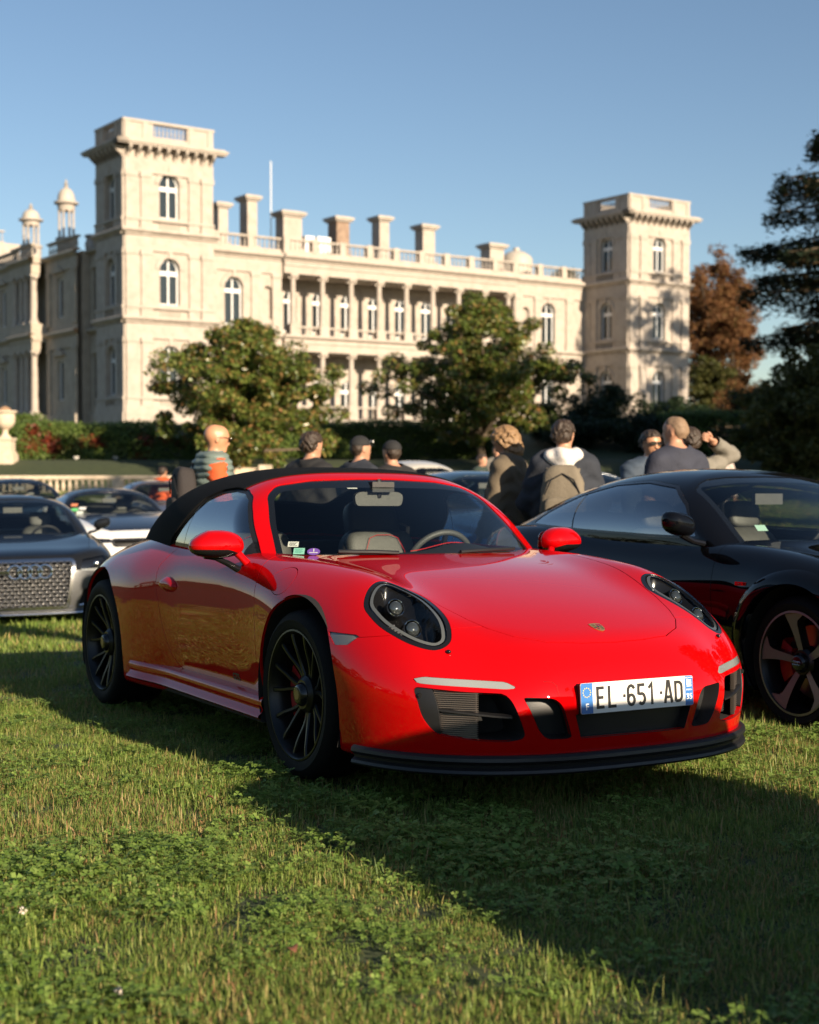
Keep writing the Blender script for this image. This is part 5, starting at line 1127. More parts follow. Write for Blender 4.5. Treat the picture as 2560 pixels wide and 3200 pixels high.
def build_car(s, M, name, label, group=None, res=1., paint=None, bonnet=None, roofm=None, wheels='ten', detail=True, hidden=False):
    F, FC, Xw = car_F(s); paint = paint or m_blackpaint; car = empty(name, M=Matrix(np.asarray(M).tolist()), label=label, cat='car', group=group)
    fo, wb, ro = s['fo'], s['wb'], s['ro']; xz = lambda P: P[:, [0, 2]]; R = s['R']; ar = s.get('ar', R+.045)
    V, T = shell(F, -wb-.35, .25, .42, int(200*res), int(150*res), int(50*res), 0, math.pi); full = weld(*merge((V, T), mirror(V, T)))
    arch = lambda P: np.minimum(np.hypot(P[:, 0], P[:, 2]-R-.01), np.hypot(P[:, 0]+wb, P[:, 2]-R-.01))-ar+np.where(np.abs(P[:, 1]) < .45, 1, 0)
    body = clip(*full, arch); body = clip(*body, lambda P: np.where(P[:, 2] > .72, FC(P+[0, 0, .012])+.010, 1))
    g = .002; fr = lambda sd: (lambda P: np.where((P[:, 0] > .2) & (P[:, 2] < 1.0), sd(np.stack([-np.abs(P[:, 1]), P[:, 2]], 1)), -1))
    if s.get('grille') is not None:
        gs = fr(poly_sdf(round_poly(s['grille']+[(0, s['grille'][-1][1]), (0, s['grille'][0][1])] if False else s['grille'], s.get('grr', .03))))
        gp = clip(*body, gs); body = clip(*body, lambda P: -gs(P)); pocket('grille_recess', *gp, m_dark, car, (-.10, 0, 0), .96)
        fm = clip(*clip(*full, lambda P: .022+gs(P)), lambda P: .012-gs(P)); skin_part('grille_frame', *fm, F, s.get('framem', m_silvtrim), car, rim=.01, off=.008)
    for nm, key in (('side_intake', 'intake'), ('headlight', 'lamp')):
        if s.get(key) is None: continue
        sd = fr(poly_sdf(round_poly(s[key], .02)))
        for sg in (-1, 1):
            pp = clip(*clip(*full, lambda P: sg*P[:, 1]), sd)
            if not len(pp[1]): continue
            if key == 'intake': pocket(nm, *pp, m_dark, car, (-.08, 0, 0), .92)
            else:
                ho = skin_part(nm, *pp, F, m_gloss, car, rim=.02, off=-.03)
                skin_part('lamp_cover', *pp, F, m_lens, ho, rim=0, off=.001)
                c = pp[0].mean(0); n0 = grad(F, c[None])[0]
                for q in (-.09, .03): obj('projector', *ball(c+[-.02, sg*q*(1 if c[1]*sg > 0 else -1), 0]-n0*.012, (.03, .045, .04), 12, 8), m_silvtrim, ho)
                lo = clip(*pp, lambda P: s.get('lampz', .6)-P[:, 2]); 
                if len(lo[1]): skin_part('running_light', *lo, F, m_drl, ho, rim=0, off=-.012)
        body = clip(*body, lambda P: -sd(P)-.0008)
    if s.get('door') is not None:
        ds = poly_sdf(round_poly(s['door'], .04)); gd = lambda P: np.where(np.abs(P[:, 1]) > .5, ds(xz(P)), -1)
        door = clip(*body, lambda P: gd(P)-g); body = clip(*body, lambda P: -gd(P)-g)
        for sg in (-1, 1): 
            do = skin_part('door', *clip(*door, lambda P: sg*P[:, 1]), F, paint, car)
            hx, hz = s['handle']; hp = np.array([(hx+q, sg*(-.0)+0, hz) for q in (-.1, 0, .1)]); pts = np.array([march_pt(F, (hx+q, sg*1.2, hz), (0, -sg, 0))+[0, sg*.014, 0] for q in (-.1, -.05, 0, .05, .1)]); pts[[0, -1], 1] -= sg*.02; obj('door_handle', *tube(pts, .013, 8), paint, do)
    if s.get('hood') is not None:
        hs = poly_sdf(s['hood']+[(x, -y) for x, y in s['hood'][::-1]]); gh = lambda P: np.where(P[:, 2] > .45, hs(P[:, :2]), -1)
        skin_part('bonnet', *clip(*body, lambda P: gh(P)-g), F, bonnet or paint, car); body = clip(*body, lambda P: -gh(P)-g)
    if s.get('bumpm'):
        gb = lambda P: np.minimum(P[:, 0]-.62, .60-P[:, 2]); skin_part('front_bumper', *clip(*clip(*body, lambda P: P[:, 0]-.62), lambda P: .60-P[:, 2]), F, s['bumpm'], car, rim=.01)
        body = merge(clip(*body, lambda P: .62-g-P[:, 0]), clip(*clip(*body, lambda P: P[:, 0]-.62+g), lambda P: P[:, 2]-.60-g))
    skin_part('body', *body, F, paint, car, rim=.014)
    for sg in (-1, 1):
        for xx in (0, -wb):
            L = lathe([(ar+.004, 0), (ar+.004, .4), (.05, .4)], 28, 'y', math.radians(-25), math.radians(205)); yo = s['Wt']; Lv = L[0]+[xx, -yo+.03, R+.01]
            obj('wheel_arch_liner', *((Lv, L[1]) if sg < 0 else mirror(Lv, L[1])), m_dark, car)
            y = s['Wt']-s['tw']/2-.01; st = rot('Z', s.get('steer', 0) if xx == 0 else 0); Mw = trans((xx, -y, R)) if sg < 0 else flip_z180((xx, y, R)); build_wheel(car, R, s['tw'], s['rr'], wheels, Mw@st, mrim=m_satin)
    obj('underbody', *box(-wb-ro+.35, fo-.3, -.6, .6, .16, .24), m_dark, car)
    # cabin
    xr0, xr1 = s['cab']; Vc, Tc = shell(FC, xr0, xr1, s.get('zb', .82)+.05, int(120*res), int(110*res), int(60*res), 0, 1.62); cab = weld(*merge((Vc, Tc), mirror(Vc, Tc)))
    cab = clip(*cab, lambda P: F(P)+.012); cab = clip(*cab, lambda P: P[:, 2]-s.get('zb', .82)-.012)
    wsd = poly_sdf(round_poly(s['wspoly'], .05)); gw = lambda P: np.where(P[:, 0]-Xw(np.abs(P[:, 1]), P[:, 2]) > -.05, wsd(np.stack([-np.abs(P[:, 1]), P[:, 2]], 1)), -1)
    sw = poly_sdf(round_poly(s['swin'], s.get('swr', .04))); gs_ = lambda P: np.where(np.abs(P[:, 1]) > .4, sw(xz(P)), -1)
    rwx = s['rwin']; grw = lambda P: np.where((P[:, 2] > .9) & (P[:, 0] < rwx[0]), np.minimum(rwx[0]-P[:, 0], np.minimum(P[:, 0]-rwx[1], rwx[2]-np.abs(P[:, 1])*1.0)), -1)
    rf = clip(*cab, lambda P: -gw(P)-.001); rf = clip(*rf, lambda P: -gs_(P)-.001); rf = clip(*rf, lambda P: -grw(P)-.001)
    skin_part('roof', *rf, FC, roofm or paint, car, rim=.012)
    wo = skin_part('windscreen', *clip(*cab, gw), FC, m_wind, car, rim=0, off=-.004)
    bd = clip(*clip(*cab, gw), lambda P: .03-gw(P)); skin_part('screen_edge_band', *bd, FC, m_gloss, wo, rim=0, off=-.006)
    rw = clip(*cab, grw)
    if len(rw[1]): skin_part('rear_window', *rw, FC, m_sideg, car, rim=0, off=-.004)
    for sg in (-1, 1):
        w = clip(*clip(*cab, lambda P: sg*P[:, 1]), gs_); dv = s.get('div')
        if dv is not None:
            skin_part('side_window', *clip(*w, lambda P: P[:, 0]-dv-.006+.2*(P[:, 2]-1.1)), FC, m_sideg, car, rim=0, off=-.005); skin_part('quarter_window', *clip(*w, lambda P: dv-.006-P[:, 0]-.2*(P[:, 2]-1.1)), FC, m_sideg, car, rim=0, off=-.005)
        else: skin_part('side_window', *w, FC, m_sideg, car, rim=0, off=-.005)
        skin_part('window_trim', *clip(*w, lambda P: .014-gs_(P)), FC, m_gloss, car, rim=0, off=-.001)
        mm = lambda vt: vt if sg < 0 else mirror(*vt)
        mx, mz = s['mirror']; my = s['Wt']+.07
        def F_m(P):
            x, y, z = P[:, 0]-mx, P[:, 1]+my, P[:, 2]-mz; return (np.abs(np.where(x > 0, x/.085, x/.045))**2.4+np.abs(y/.098)**2.8+np.abs((z+.02*(y/.098))/.064)**2.6)**(1/2.6)-1
        th = np.linspace(0, math.pi, 20); ph = np.linspace(0, 2*math.pi, 33); TH, PH = np.meshgrid(th, ph, indexing='ij'); D = np.stack([np.sin(TH)*np.cos(PH), np.cos(TH), np.sin(TH)*np.sin(PH)], -1).reshape(-1, 3)
        pm = cast(F_m, np.tile([mx, -my, mz], (len(D), 1)), D, .3); mT = quads(np.arange(len(pm)).reshape(20, 33)); mo = obj('door_mirror', *mm(weld(pm, mT)), s.get('mirm', paint), car, sharp=60)
        obj('mirror_foot', *mm(tube([(mx+.01, -my+.02, mz-.06), (mx+.02, -my+.09, mz-.095), (mx+.03, -my+.16, mz-.11)], [.03, .026, .03], 8, flat=.6)), m_gloss, mo)
        if s.get('tail') is not None:
            tsd = poly_sdf(round_poly(s['tail'], .03)); tp = clip(*clip(*full, lambda P: sg*P[:, 1]), lambda P: np.where(P[:, 0] < -wb, tsd(np.stack([-np.abs(P[:, 1]), P[:, 2]], 1)), -1))
            if len(tp[1]): skin_part('tail_lamp', *tp, F, m_tail, car, rim=0, off=.004)
    # cabin interior
    if detail:
        xs = s['ws'][0]; obj('cabin_floor', *merge(box(-wb+.2, xs-.3, -.7, .7, .25, .3), box(-wb-.1, -wb+.25, -.6, .6, .3, .9)), m_blkleather, car)
        obj('dashboard', *grid(np.array([[(xs-.02-.3*y*y, y, .86), (xs-.3, y, .92), (xs-.45, y, .86), (xs-.45, y, .5)] for y in np.linspace(-.66, .66, 14)])), m_blkleather, car)
        for y in (-.36, .36): 
            so = empty_child('seat', car, trans((xs-1.1, y, .02))); sm = s.get('seatm', m_leather)
            for nm, c, sz in (('seat_back', (-.12, 0, .66), (.08, .24, .30)), ('head_restraint', (-.20, 0, 1.04), (.05, .13, .085)), ('seat_cushion', (.2, 0, .38), (.26, .24, .09))):
                th = np.linspace(0, math.pi, 12); ph = np.linspace(0, 2*math.pi, 16, endpoint=False); TH, PH = np.meshgrid(th, ph, indexing='ij'); sgn = lambda v, e: np.sign(v)*np.abs(v)**e
                Vv = np.stack([sgn(np.sin(TH), .5)*sgn(np.cos(PH), .5)*sz[0]-.25*np.cos(TH)*sz[2]*(nm != 'seat_cushion')+c[0], sgn(np.sin(TH), .5)*sgn(np.sin(PH), .5)*sz[1]+c[1], sgn(np.cos(TH), .5)*sz[2]+c[2]], -1); obj(nm, *grid(Vv, closed_v=True), sm, so, sharp=None)
        t = np.linspace(0, 2*math.pi, 28, endpoint=False); obj('steering_wheel', *xf(tube(np.stack([.18*np.cos(t), .18*np.sin(t), 0*t], 1), .015, 7, closed=True), basis((xs-.55, .36, .84), (.43, 0, .9), (0, 1, 0), (-.9, 0, .43))), m_blkleather, car)
        zt = s['ws'][3]; obj('rear_view_mirror', *cbox((s['ws'][2]-.02, 0, zt-.13), (.03, .22, .065)), m_leather, car)
    return car, F, FC
def place(px, d, nose, dz=0.):
    """frame of a car whose front-axle centre is seen at pixel column px and depth d; nose: heading in the ground plane"""
    x = (px-1280)/FPX*d; nx, ny = np.array(nose)/np.linalg.norm(nose); M = np.eye(4); M[:3, 0] = (nx, ny, 0); M[:3, 1] = (-ny, nx, 0)
    # lie on the lawn: tilt with the slope under the wheels
    zf = float(gz(x, d)); bx, by = x-nx*2.5, d-ny*2.5; zr = float(gz(bx, by)); sl = (zf-zr)/2.5; ex = np.array([nx, ny, sl]); ex /= np.linalg.norm(ex); lx, ly = x-ny*.8, d+nx*.8; rx, ry = x+ny*.8, d-nx*.8
    ey = np.array([-ny, nx, (float(gz(lx, ly))-float(gz(rx, ry)))/1.6]); ey -= ex*(ey@ex); ey /= np.linalg.norm(ey); ez = np.cross(ex, ey)
    M[:3, 0], M[:3, 1], M[:3, 2] = ex, ey, ez; M[:3, 3] = (x, d, zf+.005+dz); return M
TT = dict(fo=.86, wb=2.505, ro=.82, R=.335, rr=.262, tw=.255, Wt=.905, ar=.385, xn=.12, n=3.0, k=.13, kc=.04, flare=.022, crease=.012, cz=.70,
  Hc=[(.95, .52), (.84, .62), (.7, .70), (.4, .79), (0, .86), (-.4, .925), (-.7, .95), (-1.6, .96), (-2.6, .99), (-3.0, 1.0), (-3.25, .96), (-3.45, .75)],
  Hf=[(.95, .50), (.84, .60), (.7, .68), (.4, .78), (0, .86), (-.4, .905), (-.7, .92), (-1.6, .945), (-2.4, .985), (-2.9, .97), (-3.2, .9), (-3.45, .7)],
  Yf=[(.9, .66), (.3, .72), (-.5, .76), (-1.6, .78), (-2.6, .76), (-3.4, .7)], W=[(.6, .905), (0, .91), (-.6, .90), (-1.3, .898), (-2.0, .905), (-2.5, .912), (-3.2, .88)],
  zc=[(-.3, .95), (-.7, 1.12), (-1.05, 1.28), (-1.35, 1.335), (-1.7, 1.34), (-2.05, 1.30), (-2.4, 1.215), (-2.75, 1.10), (-3.05, .97), (-3.28, .78)], Wc=[(-.3, .82), (-1.2, .82), (-2.0, .81), (-2.6, .74), (-3.1, .62)], zb=.84,
  ws=(-.42, .93, -1.10, 1.285, .42, .22), cab=(-2.75, -1.45), wspoly=[(-.575, 1.255), (-.3, 1.285), (0, 1.29), (.3, 1.285), (.3, .8), (-.72, .8), (-.69, .95)],
  swin=[(-.80, .935), (-1.02, 1.13), (-1.22, 1.235), (-1.5, 1.268), (-1.8, 1.255), (-2.12, 1.19), (-2.40, 1.085), (-2.56, 1.002), (-2.50, .985), (-1.9, .96), (-1.2, .94)], swr=.02, div=-2.02, rwin=(-2.3, -2.85, .52), mirror=(-.80, 1.02), handle=(-1.72, .80),
  door=[(-.62, .98), (-.60, .70), (-.60, .40), (-.66, .26), (-1.75, .26), (-1.95, .42), (-2.02, .62), (-1.98, .85), (-1.92, 1.0)], hood=[(.70, .0), (.69, .40), (.5, .60), (0, .70), (-.45, .72), (-.62, .0)],
  lamp=[(-.82, .60), (-.80, .69), (-.52, .64), (-.48, .58), (-.62, .56)], grille=[(-.46, .58), (.3, .58), (.3, .25), (-.40, .25)], tail=[(-.86, .82), (-.86, .92), (-.45, .93), (-.45, .84)], steer=-.06)
RS = dict(TT, fo=.94, wb=2.75, ro=.95, R=.345, rr=.262, Wt=.93, ar=.39, n=3.2, xn=.2, k=.12, flare=.016,
  Hc=[(1.05, .60), (.93, .705), (.8, .765), (.4, .835), (0, .885), (-.4, .93), (-.8, .95), (-1.8, .95), (-2.7, .99), (-3.2, 1.0), (-3.5, .97), (-3.75, .75)], Hf=[(1.05, .56), (.93, .68), (.8, .755), (.4, .84), (0, .895), (-.4, .93), (-.8, .94), (-1.8, .95), (-2.7, .98), (-3.2, .98), (-3.5, .93), (-3.75, .7)],
  W=[(.6, .92), (0, .925), (-.8, .92), (-1.6, .915), (-2.7, .925), (-3.4, .88)], A=[(.1, -.03), (.25, .0), (.4, .01), (.55, .005), (.7, -.02), (.9, -.12)],
  zc=[(-.3, .95), (-.8, 1.13), (-1.2, 1.30), (-1.5, 1.36), (-1.95, 1.368), (-2.3, 1.34), (-2.7, 1.25), (-3.0, 1.13), (-3.3, .99), (-3.55, .78)], Wc=[(-.3, .83), (-1.2, .83), (-2.2, .82), (-2.8, .76), (-3.4, .64)], zb=.84,
  ws=(-.45, .93, -1.25, 1.32, .40, .22), cab=(-3.0, -1.6), wspoly=[(-.56, 1.285), (-.3, 1.315), (0, 1.32), (.3, 1.315), (.3, .8), (-.74, .8), (-.70, .95)],
  swin=[(-.85, .94), (-1.15, 1.14), (-1.4, 1.26), (-1.75, 1.30), (-2.2, 1.28), (-2.6, 1.18), (-2.85, 1.05), (-2.8, .98), (-1.9, .96)], swr=.04, div=-2.1, rwin=(-2.6, -3.2, .55), mirror=(-.85, 1.03), handle=(-1.9, .82), door=[(-.66, .98), (-.64, .60), (-.68, .27), (-1.95, .27), (-2.1, .5), (-2.1, .85), (-2.05, 1.0)], hood=[(.80, .0), (.79, .45), (.6, .66), (0, .74), (-.5, .75), (-.66, .0)],
  grille=[(-.465, .705), (.3, .705), (.3, .215), (-.385, .215)], grr=.05, lamp=[(-.86, .66), (-.82, .745), (-.56, .715), (-.53, .60), (-.78, .575)], lampz=.612, intake=[(-.80, .42), (-.56, .40), (-.50, .22), (-.72, .215)], steer=0.)
WH = dict(TT, R=.34, Wt=.94, lamp=[(-.80, .60), (-.78, .68), (-.42, .66), (-.40, .60)], grille=[(-.40, .64), (.3, .64), (.3, .56), (-.38, .56)], framem=m_gloss, intake=[(-.78, .42), (-.3, .40), (-.3, .28), (-.7, .28)], lampz=.60,
  W=[(.6, .93), (0, .94), (-.8, .925), (-1.6, .92), (-2.5, .945), (-3.2, .9)], Hc=[(.95, .60), (.84, .70), (.7, .77), (.4, .85), (0, .92), (-.4, .965), (-.7, .98), (-1.6, .98), (-2.6, 1.0), (-3.0, 1.0), (-3.25, .96), (-3.45, .75)], Hf=[(.95, .58), (.84, .69), (.7, .77), (.4, .86), (0, .925), (-.4, .96), (-.7, .965), (-1.6, .96), (-2.4, .995), (-2.9, .98), (-3.2, .9), (-3.45, .7)])
OLD = dict(TT, Wt=.80, R=.31, rr=.19, tw=.16, ar=.36, kc=.12, W=[(.6, .78), (0, .80), (-.8, .79), (-2.0, .79), (-2.6, .79), (-3.2, .7)], zc=[(-.2, .95), (-.6, 1.15), (-.9, 1.35), (-1.3, 1.48), (-1.7, 1.50), (-2.1, 1.44), (-2.5, 1.30), (-2.9, 1.06), (-3.15, .78)], Wc=[(-.3, .70), (-1.2, .72), (-2.2, .70), (-3.1, .5)], ws=(-.50, .93, -.95, 1.40, .25, .18), wspoly=[(-.5, 1.36), (0, 1.39), (.3, 1.39), (.3, .8), (-.62, .8), (-.60, .95)], swin=[(-.85, .95), (-1.0, 1.30), (-1.5, 1.40), (-2.0, 1.34), (-2.4, 1.15), (-2.45, .98)], swr=.06, div=-1.75, rwin=(-2.4, -2.85, .4))
def rings(parent, M, r, t, n=4):
    for q in range(n):
        a = np.linspace(0, 2*math.pi, 40, endpoint=False); obj('ring_emblem', *xf(tube(np.stack([r*np.cos(a), r*np.sin(a), 0*a], 1), t, 8, closed=True), M@trans(((q-1.5)*r*1.47, 0, 0))), m_chrome, parent)
def build_cars():
    # black coupe alongside
    x, y = 2.70, 7.50; nose = (.50, -.866); M = place(1280+x/y*FPX, y, nose)
    tt, F, FC = build_car(TT, M, 'black_coupe', 'glossy black coupe with split five-spoke wheels parked close to the red cabriolet', res=1.25, paint=m_blackpaint, wheels='five')
    b = march_pt(F, (-.36, -1.3, .715), (0, 1, 0)); bo = obj('side_badge', *cbox(b-[0, .002, 0], (.085, .006, .018)), m_chrome, tt); obj('badge_red', *cbox(b-[-.0, .006, 0]+[.03, 0, 0], (.022, .004, .016)), m_tail, bo)
    obj('badge_lettering', *xf(text_mesh('S line', .016, .0008), basis(b+[-.012, -.006, -.001], (1, 0, 0), (0, 0, 1), (0, -1, 0))), mat('red_letter', (.4, .01, .02), .4), bo)
    # arch lip on the visible front wing
    for sg in (-1, 1):
        for xx in (0, -TT['wb']):
            th = np.radians(np.linspace(-8, 188, 50)); rows = []
            for r_, o in ((.384, .0), (.388, .008), (.42, .012), (.455, .004), (.462, -.004)):
                rows.append([march_pt(F, (xx+r_*math.cos(a), sg*1.3, .345+r_*math.sin(a)), (0, -sg, 0))+[0, sg*o, 0] if (.345+r_*math.sin(a)) > .2 else None for a in th])
            idx = [k for k in range(50) if all(rw[k] is not None for rw in rows)]; G = np.array([[rw[k] for rw in rows] for k in idx]); obj('wheel_arch_lip', *grid(G), m_blackpaint, tt, sharp=40)
    c = np.array([-.655, -.53, .965]); n = grad(FC, march_pt(FC, (-.2, -.50, 1.0), (-1, 0, 0))[None])[0]; p = march_pt(FC, (-.2, -.50, 1.0), (-1, 0, 0)); ex = np.cross([0, 0, 1.], n); ex /= np.linalg.norm(ex); ey = np.cross(n, ex)
    obj('windscreen_sticker', *xf(box(-.03, .03, -.03, .03, 0, .001), basis(p-n*.006, ex, ey, n)), mat('paper_mint', (.35, .55, .45), .7), tt)
    # grey saloon-coupe facing us on the left
    M = place(103+15.2*0, 15.9, (.34, -.94)); M[:3, 3][0] = (103-1280)/FPX*15.2-.34*.9; 
    rs, F, FC = build_car(dict(RS, bumpm=mat('bumper_silver', (.17, .175, .18), .3, metal=.7, coat=.8)), M, 'grey_coupe', 'dark grey coupe with a big honeycomb grille framed in silver', res=1., paint=m_greypaint, bonnet=m_blackpaint)
    fx = march_pt(F, (1.4, 0, .46), (-1, 0, 0))[0]; hexm = []
    cw, ch = .072, .042; 
    for r in range(12):
        for q in range(-7, 8):
            yv = (q+.5*(r % 2))*cw; zv = .235+r*ch*.96
            if abs(yv) > .385+.075*(zv-.215)/.49: continue
            xx = fx-.012-.06*yv*yv-.35*max(0, abs(yv)-.3)**2; hx = [(yv-cw/2, zv), (yv-cw*.2, zv+ch*.45), (yv+cw*.2, zv+ch*.45), (yv+cw/2, zv)]
            hexm.append(tube([(xx, a, b_) for a, b_ in hx], .0048, 4, cap=False)); hexm.append(tube([(xx, a, 2*zv-b_) for a, b_ in hx], .0048, 4, cap=False))
    tag(obj('honeycomb_mesh', *merge(*hexm), mat('grille_silver', (.30, .30, .30), .3, metal=.9), rs), kind='stuff')
    rings(rs, basis((fx+.02, 0, .60), (0, 1, 0), (0, 0, 1), (1, 0, 0)), .070, .0115)
    rb = obj('model_badge', *cbox((fx+.01, -.30, .60), (.01, .13, .03)), m_chrome, rs); obj('badge_red', *cbox((fx+.017, -.345, .60), (.008, .035, .028)), m_tail, rb)
    th = np.linspace(-1.05, 1.05, 40)
    for zz, o, nm in ((.135, .02, 'splitter'), (.20, -.005, 'lower_blade')):
        G = []
        for a in th:
            A, B = 1.16-.20+o, .93+o; k = (abs(math.cos(a)/A)**3+abs(math.sin(a)/B)**3)**(-1/3); lift = .035*ss(np.array(abs(a)), .45, .75)*(nm == 'lower_blade'); G.append([(-.02+k*math.cos(a)-d_, k*math.sin(a), zz+h_+float(lift)) for d_, h_ in ((.08, .0), (0, .0), (-.006, .012), (0, .024), (.08, .026))])
        obj(nm, *grid(np.array(G)), m_silvtrim, rs)
    # further cars
    def car(spec, px, d, nose, nm, lab, **k):
        o, F, FC = build_car(spec, place(px, d, nose), nm, lab, res=k.pop('res', .55), **k); return o, F, FC
    w, F, FC = car(WH, 395, 21.6, (.42, -.91), 'white_coupe', 'white coupe with a black bonnet, black roof and windscreen stickers', paint=m_whitepaint, bonnet=m_carbon, roofm=m_gloss, res=.7)
    for k, (yy, zz, col) in enumerate(((-.60, 1.10, (.55, .2, .1)), (-.62, 1.03, (.1, .45, .15)), (-.50, 1.05, (.6, .6, .6)), (-.56, .99, (.5, .55, .5)))):
        p = march_pt(FC, (0, yy, zz), (-1, 0, 0)); n = grad(FC, p[None])[0]; ex = np.cross([0, 0, 1.], n); ex /= np.linalg.norm(ex); obj('windscreen_sticker', *xf(box(-.05, .05, -.035, .035, 0, .002), basis(p+n*.001, ex, np.cross(n, ex), n)), mat('sticker_%d' % k, col, .6), w)
    car(RS, 95, 27, (.42, -.91), 'black_saloon', 'black saloon whose roof shows behind the grey coupe', paint=m_blackpaint, res=.4)
    car(WH, 560, 27.5, (.42, -.91), 'bronze_coupe', 'dark bronze coupe behind the white coupe', paint=mat('bronze_paint', (.09, .06, .035), .35, metal=.5, coat=1.), res=.4)
    car(WH, 1420, 14.6, (.42, -.91), 'blue_coupe', 'bright blue coupe standing behind the red cabriolet', paint=m_bluepaint, res=.6)
    car(RS, 1680, 16.5, (.42, -.91), 'petrol_coupe', 'dark petrol blue coupe behind the man with the rucksack', paint=m_tealpaint, res=.5)
    car(OLD, 1440, 24, (.5, -.87), 'cream_beetle', 'cream vintage car with a rounded roof', paint=m_creampaint, res=.4)
    car(RS, 1990, 19, (.42, -.91), 'silver_coupe', 'silver coupe behind the man in sunglasses', paint=m_silverp, res=.4)
    # the neighbour across the aisle, outside the view: its shadow lies across the foreground
    ax, ay = M_PORSCHE[:3, 0], M_PORSCHE[:3, 1]; p = M_PORSCHE[:3, 3]+ax*7.02+ay*.13; hd = ax[:2]/np.linalg.norm(ax[:2])
    SUV = dict(RS, p=5., zc=[(-.3, 1.0), (-.7, 1.18), (-1.0, 1.30), (-1.4, 1.33), (-2.4, 1.33), (-3.0, 1.32), (-3.3, 1.24), (-3.45, 1.02), (-3.55, .80)], Wc=[(-.3, .88), (-1.2, .90), (-2.2, .90), (-3.2, .88), (-3.6, .84)], ws=(-.30, 1.0, -.85, 1.34, .35, .2), cab=(-3.1, -1.5), wspoly=[(-.6, 1.28), (0, 1.32), (.3, 1.32), (.3, .8), (-.74, .8), (-.70, .95)])
    M = place(1280+p[0]/4*FPX, 4, hd); M[:3, 3] = (p[0], p[1], float(gz(p[0], p[1]))); build_car(SUV, M, 'grey_estate', 'dark grey estate car across the grass aisle', paint=m_greypaint, res=.4, detail=False)
    for k, (cx, cy, mt, lab) in enumerate(((-9.5, -6, m_whitepaint, 'white coupe in the row across the lawn'), (-12, -3.5, m_tealpaint, 'petrol coupe in the row across the lawn'), (-14.5, -1, m_silverp, 'silver coupe in the row across the lawn'), (-17, 1.5, m_creampaint, 'cream coupe in the row across the lawn'), (-6.5, -8.5, m_bluepaint, 'blue coupe in the row across the lawn'))):
        M = place(1280, 5, (.75, .66)); M[:3, 3] = (cx, cy, float(gz(cx, cy))); build_car(RS, M, 'row_coupe', lab, group='cars in the row across the lawn', paint=mt, res=.3, detail=False)
build_cars()
# ---------------------------------------------------------------- people: each body one continuous surface grown round a posed skeleton
def nets(f, ax):
    """surface nets of f<0 on a (possibly uneven) grid"""
    X, Y, Z = ax; G = np.stack(np.meshgrid(X, Y, Z, indexing='ij'), -1); S = f(G.reshape(-1, 3)).reshape(G.shape[:3]); ins = S < 0
    sh = tuple(n-1 for n in S.shape); acc = np.zeros(sh+(3,)); cnt = np.zeros(sh)
    sl = lambda d, n: slice(d, n-1+d)
    for a in range(3):
        for b in (0, 1):
            for c in (0, 1):
                o = [0, 0, 0]; q = [i for i in range(3) if i != a]; o[q[0]], o[q[1]] = b, c; o2 = list(o); o2[a] = 1
                i0 = tuple(sl(o[k], S.shape[k]) for k in range(3)); i1 = tuple(sl(o2[k], S.shape[k]) for k in range(3))
                s0, s1 = S[i0], S[i1]; x = (s0 < 0) != (s1 < 0); t = np.where(x, s0/np.where(x, s0-s1, 1), 0); p = G[i0]+(G[i1]-G[i0])*t[..., None]
                acc += np.where(x[..., None], p, 0); cnt += x
    act = cnt > 0; vid = np.full(sh, -1); vid[act] = np.arange(act.sum()); V = acc[act]/cnt[act][:, None]; T = []
    for a in range(3):
        q = [i for i in range(3) if i != a]; i0 = [slice(1, -1)]*3; i0[a] = slice(0, -1); i1 = list(i0); i1[a] = slice(1, None)
        A, B = ins[tuple(i0)], ins[tuple(i1)]; ch = np.argwhere(A != B)
        if not len(ch): continue
        base = ch+np.array([0 if k == a else 1 for k in range(3)]); fl = A[tuple(ch.T)]
        def cell(d0, d1):
            w = base.copy(); w[:, q[0]] += d0; w[:, q[1]] += d1; return vid[tuple(w.T)]
        c00, c10, c11, c01 = cell(-1, -1), cell(0, -1), cell(0, 0), cell(-1, 0)
        for tri in ((c00, c10, c11), (c00, c11, c01)):
            t = np.stack(tri, 1); T.append(t[(t >= 0).all(1)])
    return V, np.concatenate(T)
def caps(L, k=.05):
    """smooth union of tapered capsules (a, b, ra, rb[, squash])"""
    def f(P):
        d = None
        for c in L:
            a, b = np.array(c[0], float), np.array(c[1], float); sq = np.array(c[4] if len(c) > 4 else (1, 1, 1), float); kk = c[5] if len(c) > 5 else k
            p = (P-a)/sq; e = (b-a)/sq; t = np.clip((p@e)/(e@e+1e-9), 0, 1); q = np.linalg.norm(p-t[:, None]*e, axis=1)*sq.min()**.5-(c[2]+(c[3]-c[2])*t)
            d = q if d is None else smin(d, q, kk)
        return d
    return f
def axes_for(lo, hi, step, fine=None, fs=.011):
    out = []
    for k in range(3):
        c = np.arange(lo[k], hi[k]+step, step)
        if fine is not None:
            c = c[(c < fine[0][k]-fs) | (c > fine[1][k]+fs)]; c = np.sort(np.r_[c, np.arange(fine[0][k], fine[1][k]+fs, fs)])
        out.append(c)
    return out
m_skin = mat('skin', (.42, .22, .14), .5, var=.06, scale=20); m_skinl = mat('skin_tanned', (.46, .23, .13), .45, var=.06, scale=20)
def cloth(n, c, r=.85, var=.12): return mat(n, c, r, var=var, scale=9, bump=.35, bscale=60)
m_hairb = mat('brown_hair', (.035, .022, .014), .55, var=.4, scale=60, bump=.6, bscale=120); m_hairl = mat('blond_hair', (.22, .13, .06), .55, var=.35, scale=60, bump=.6, bscale=120); m_hairg = mat('cropped_hair', (.20, .13, .08), .7, var=.25, scale=80)
m_shoe = mat('dark_shoe', (.02, .02, .02), .6)
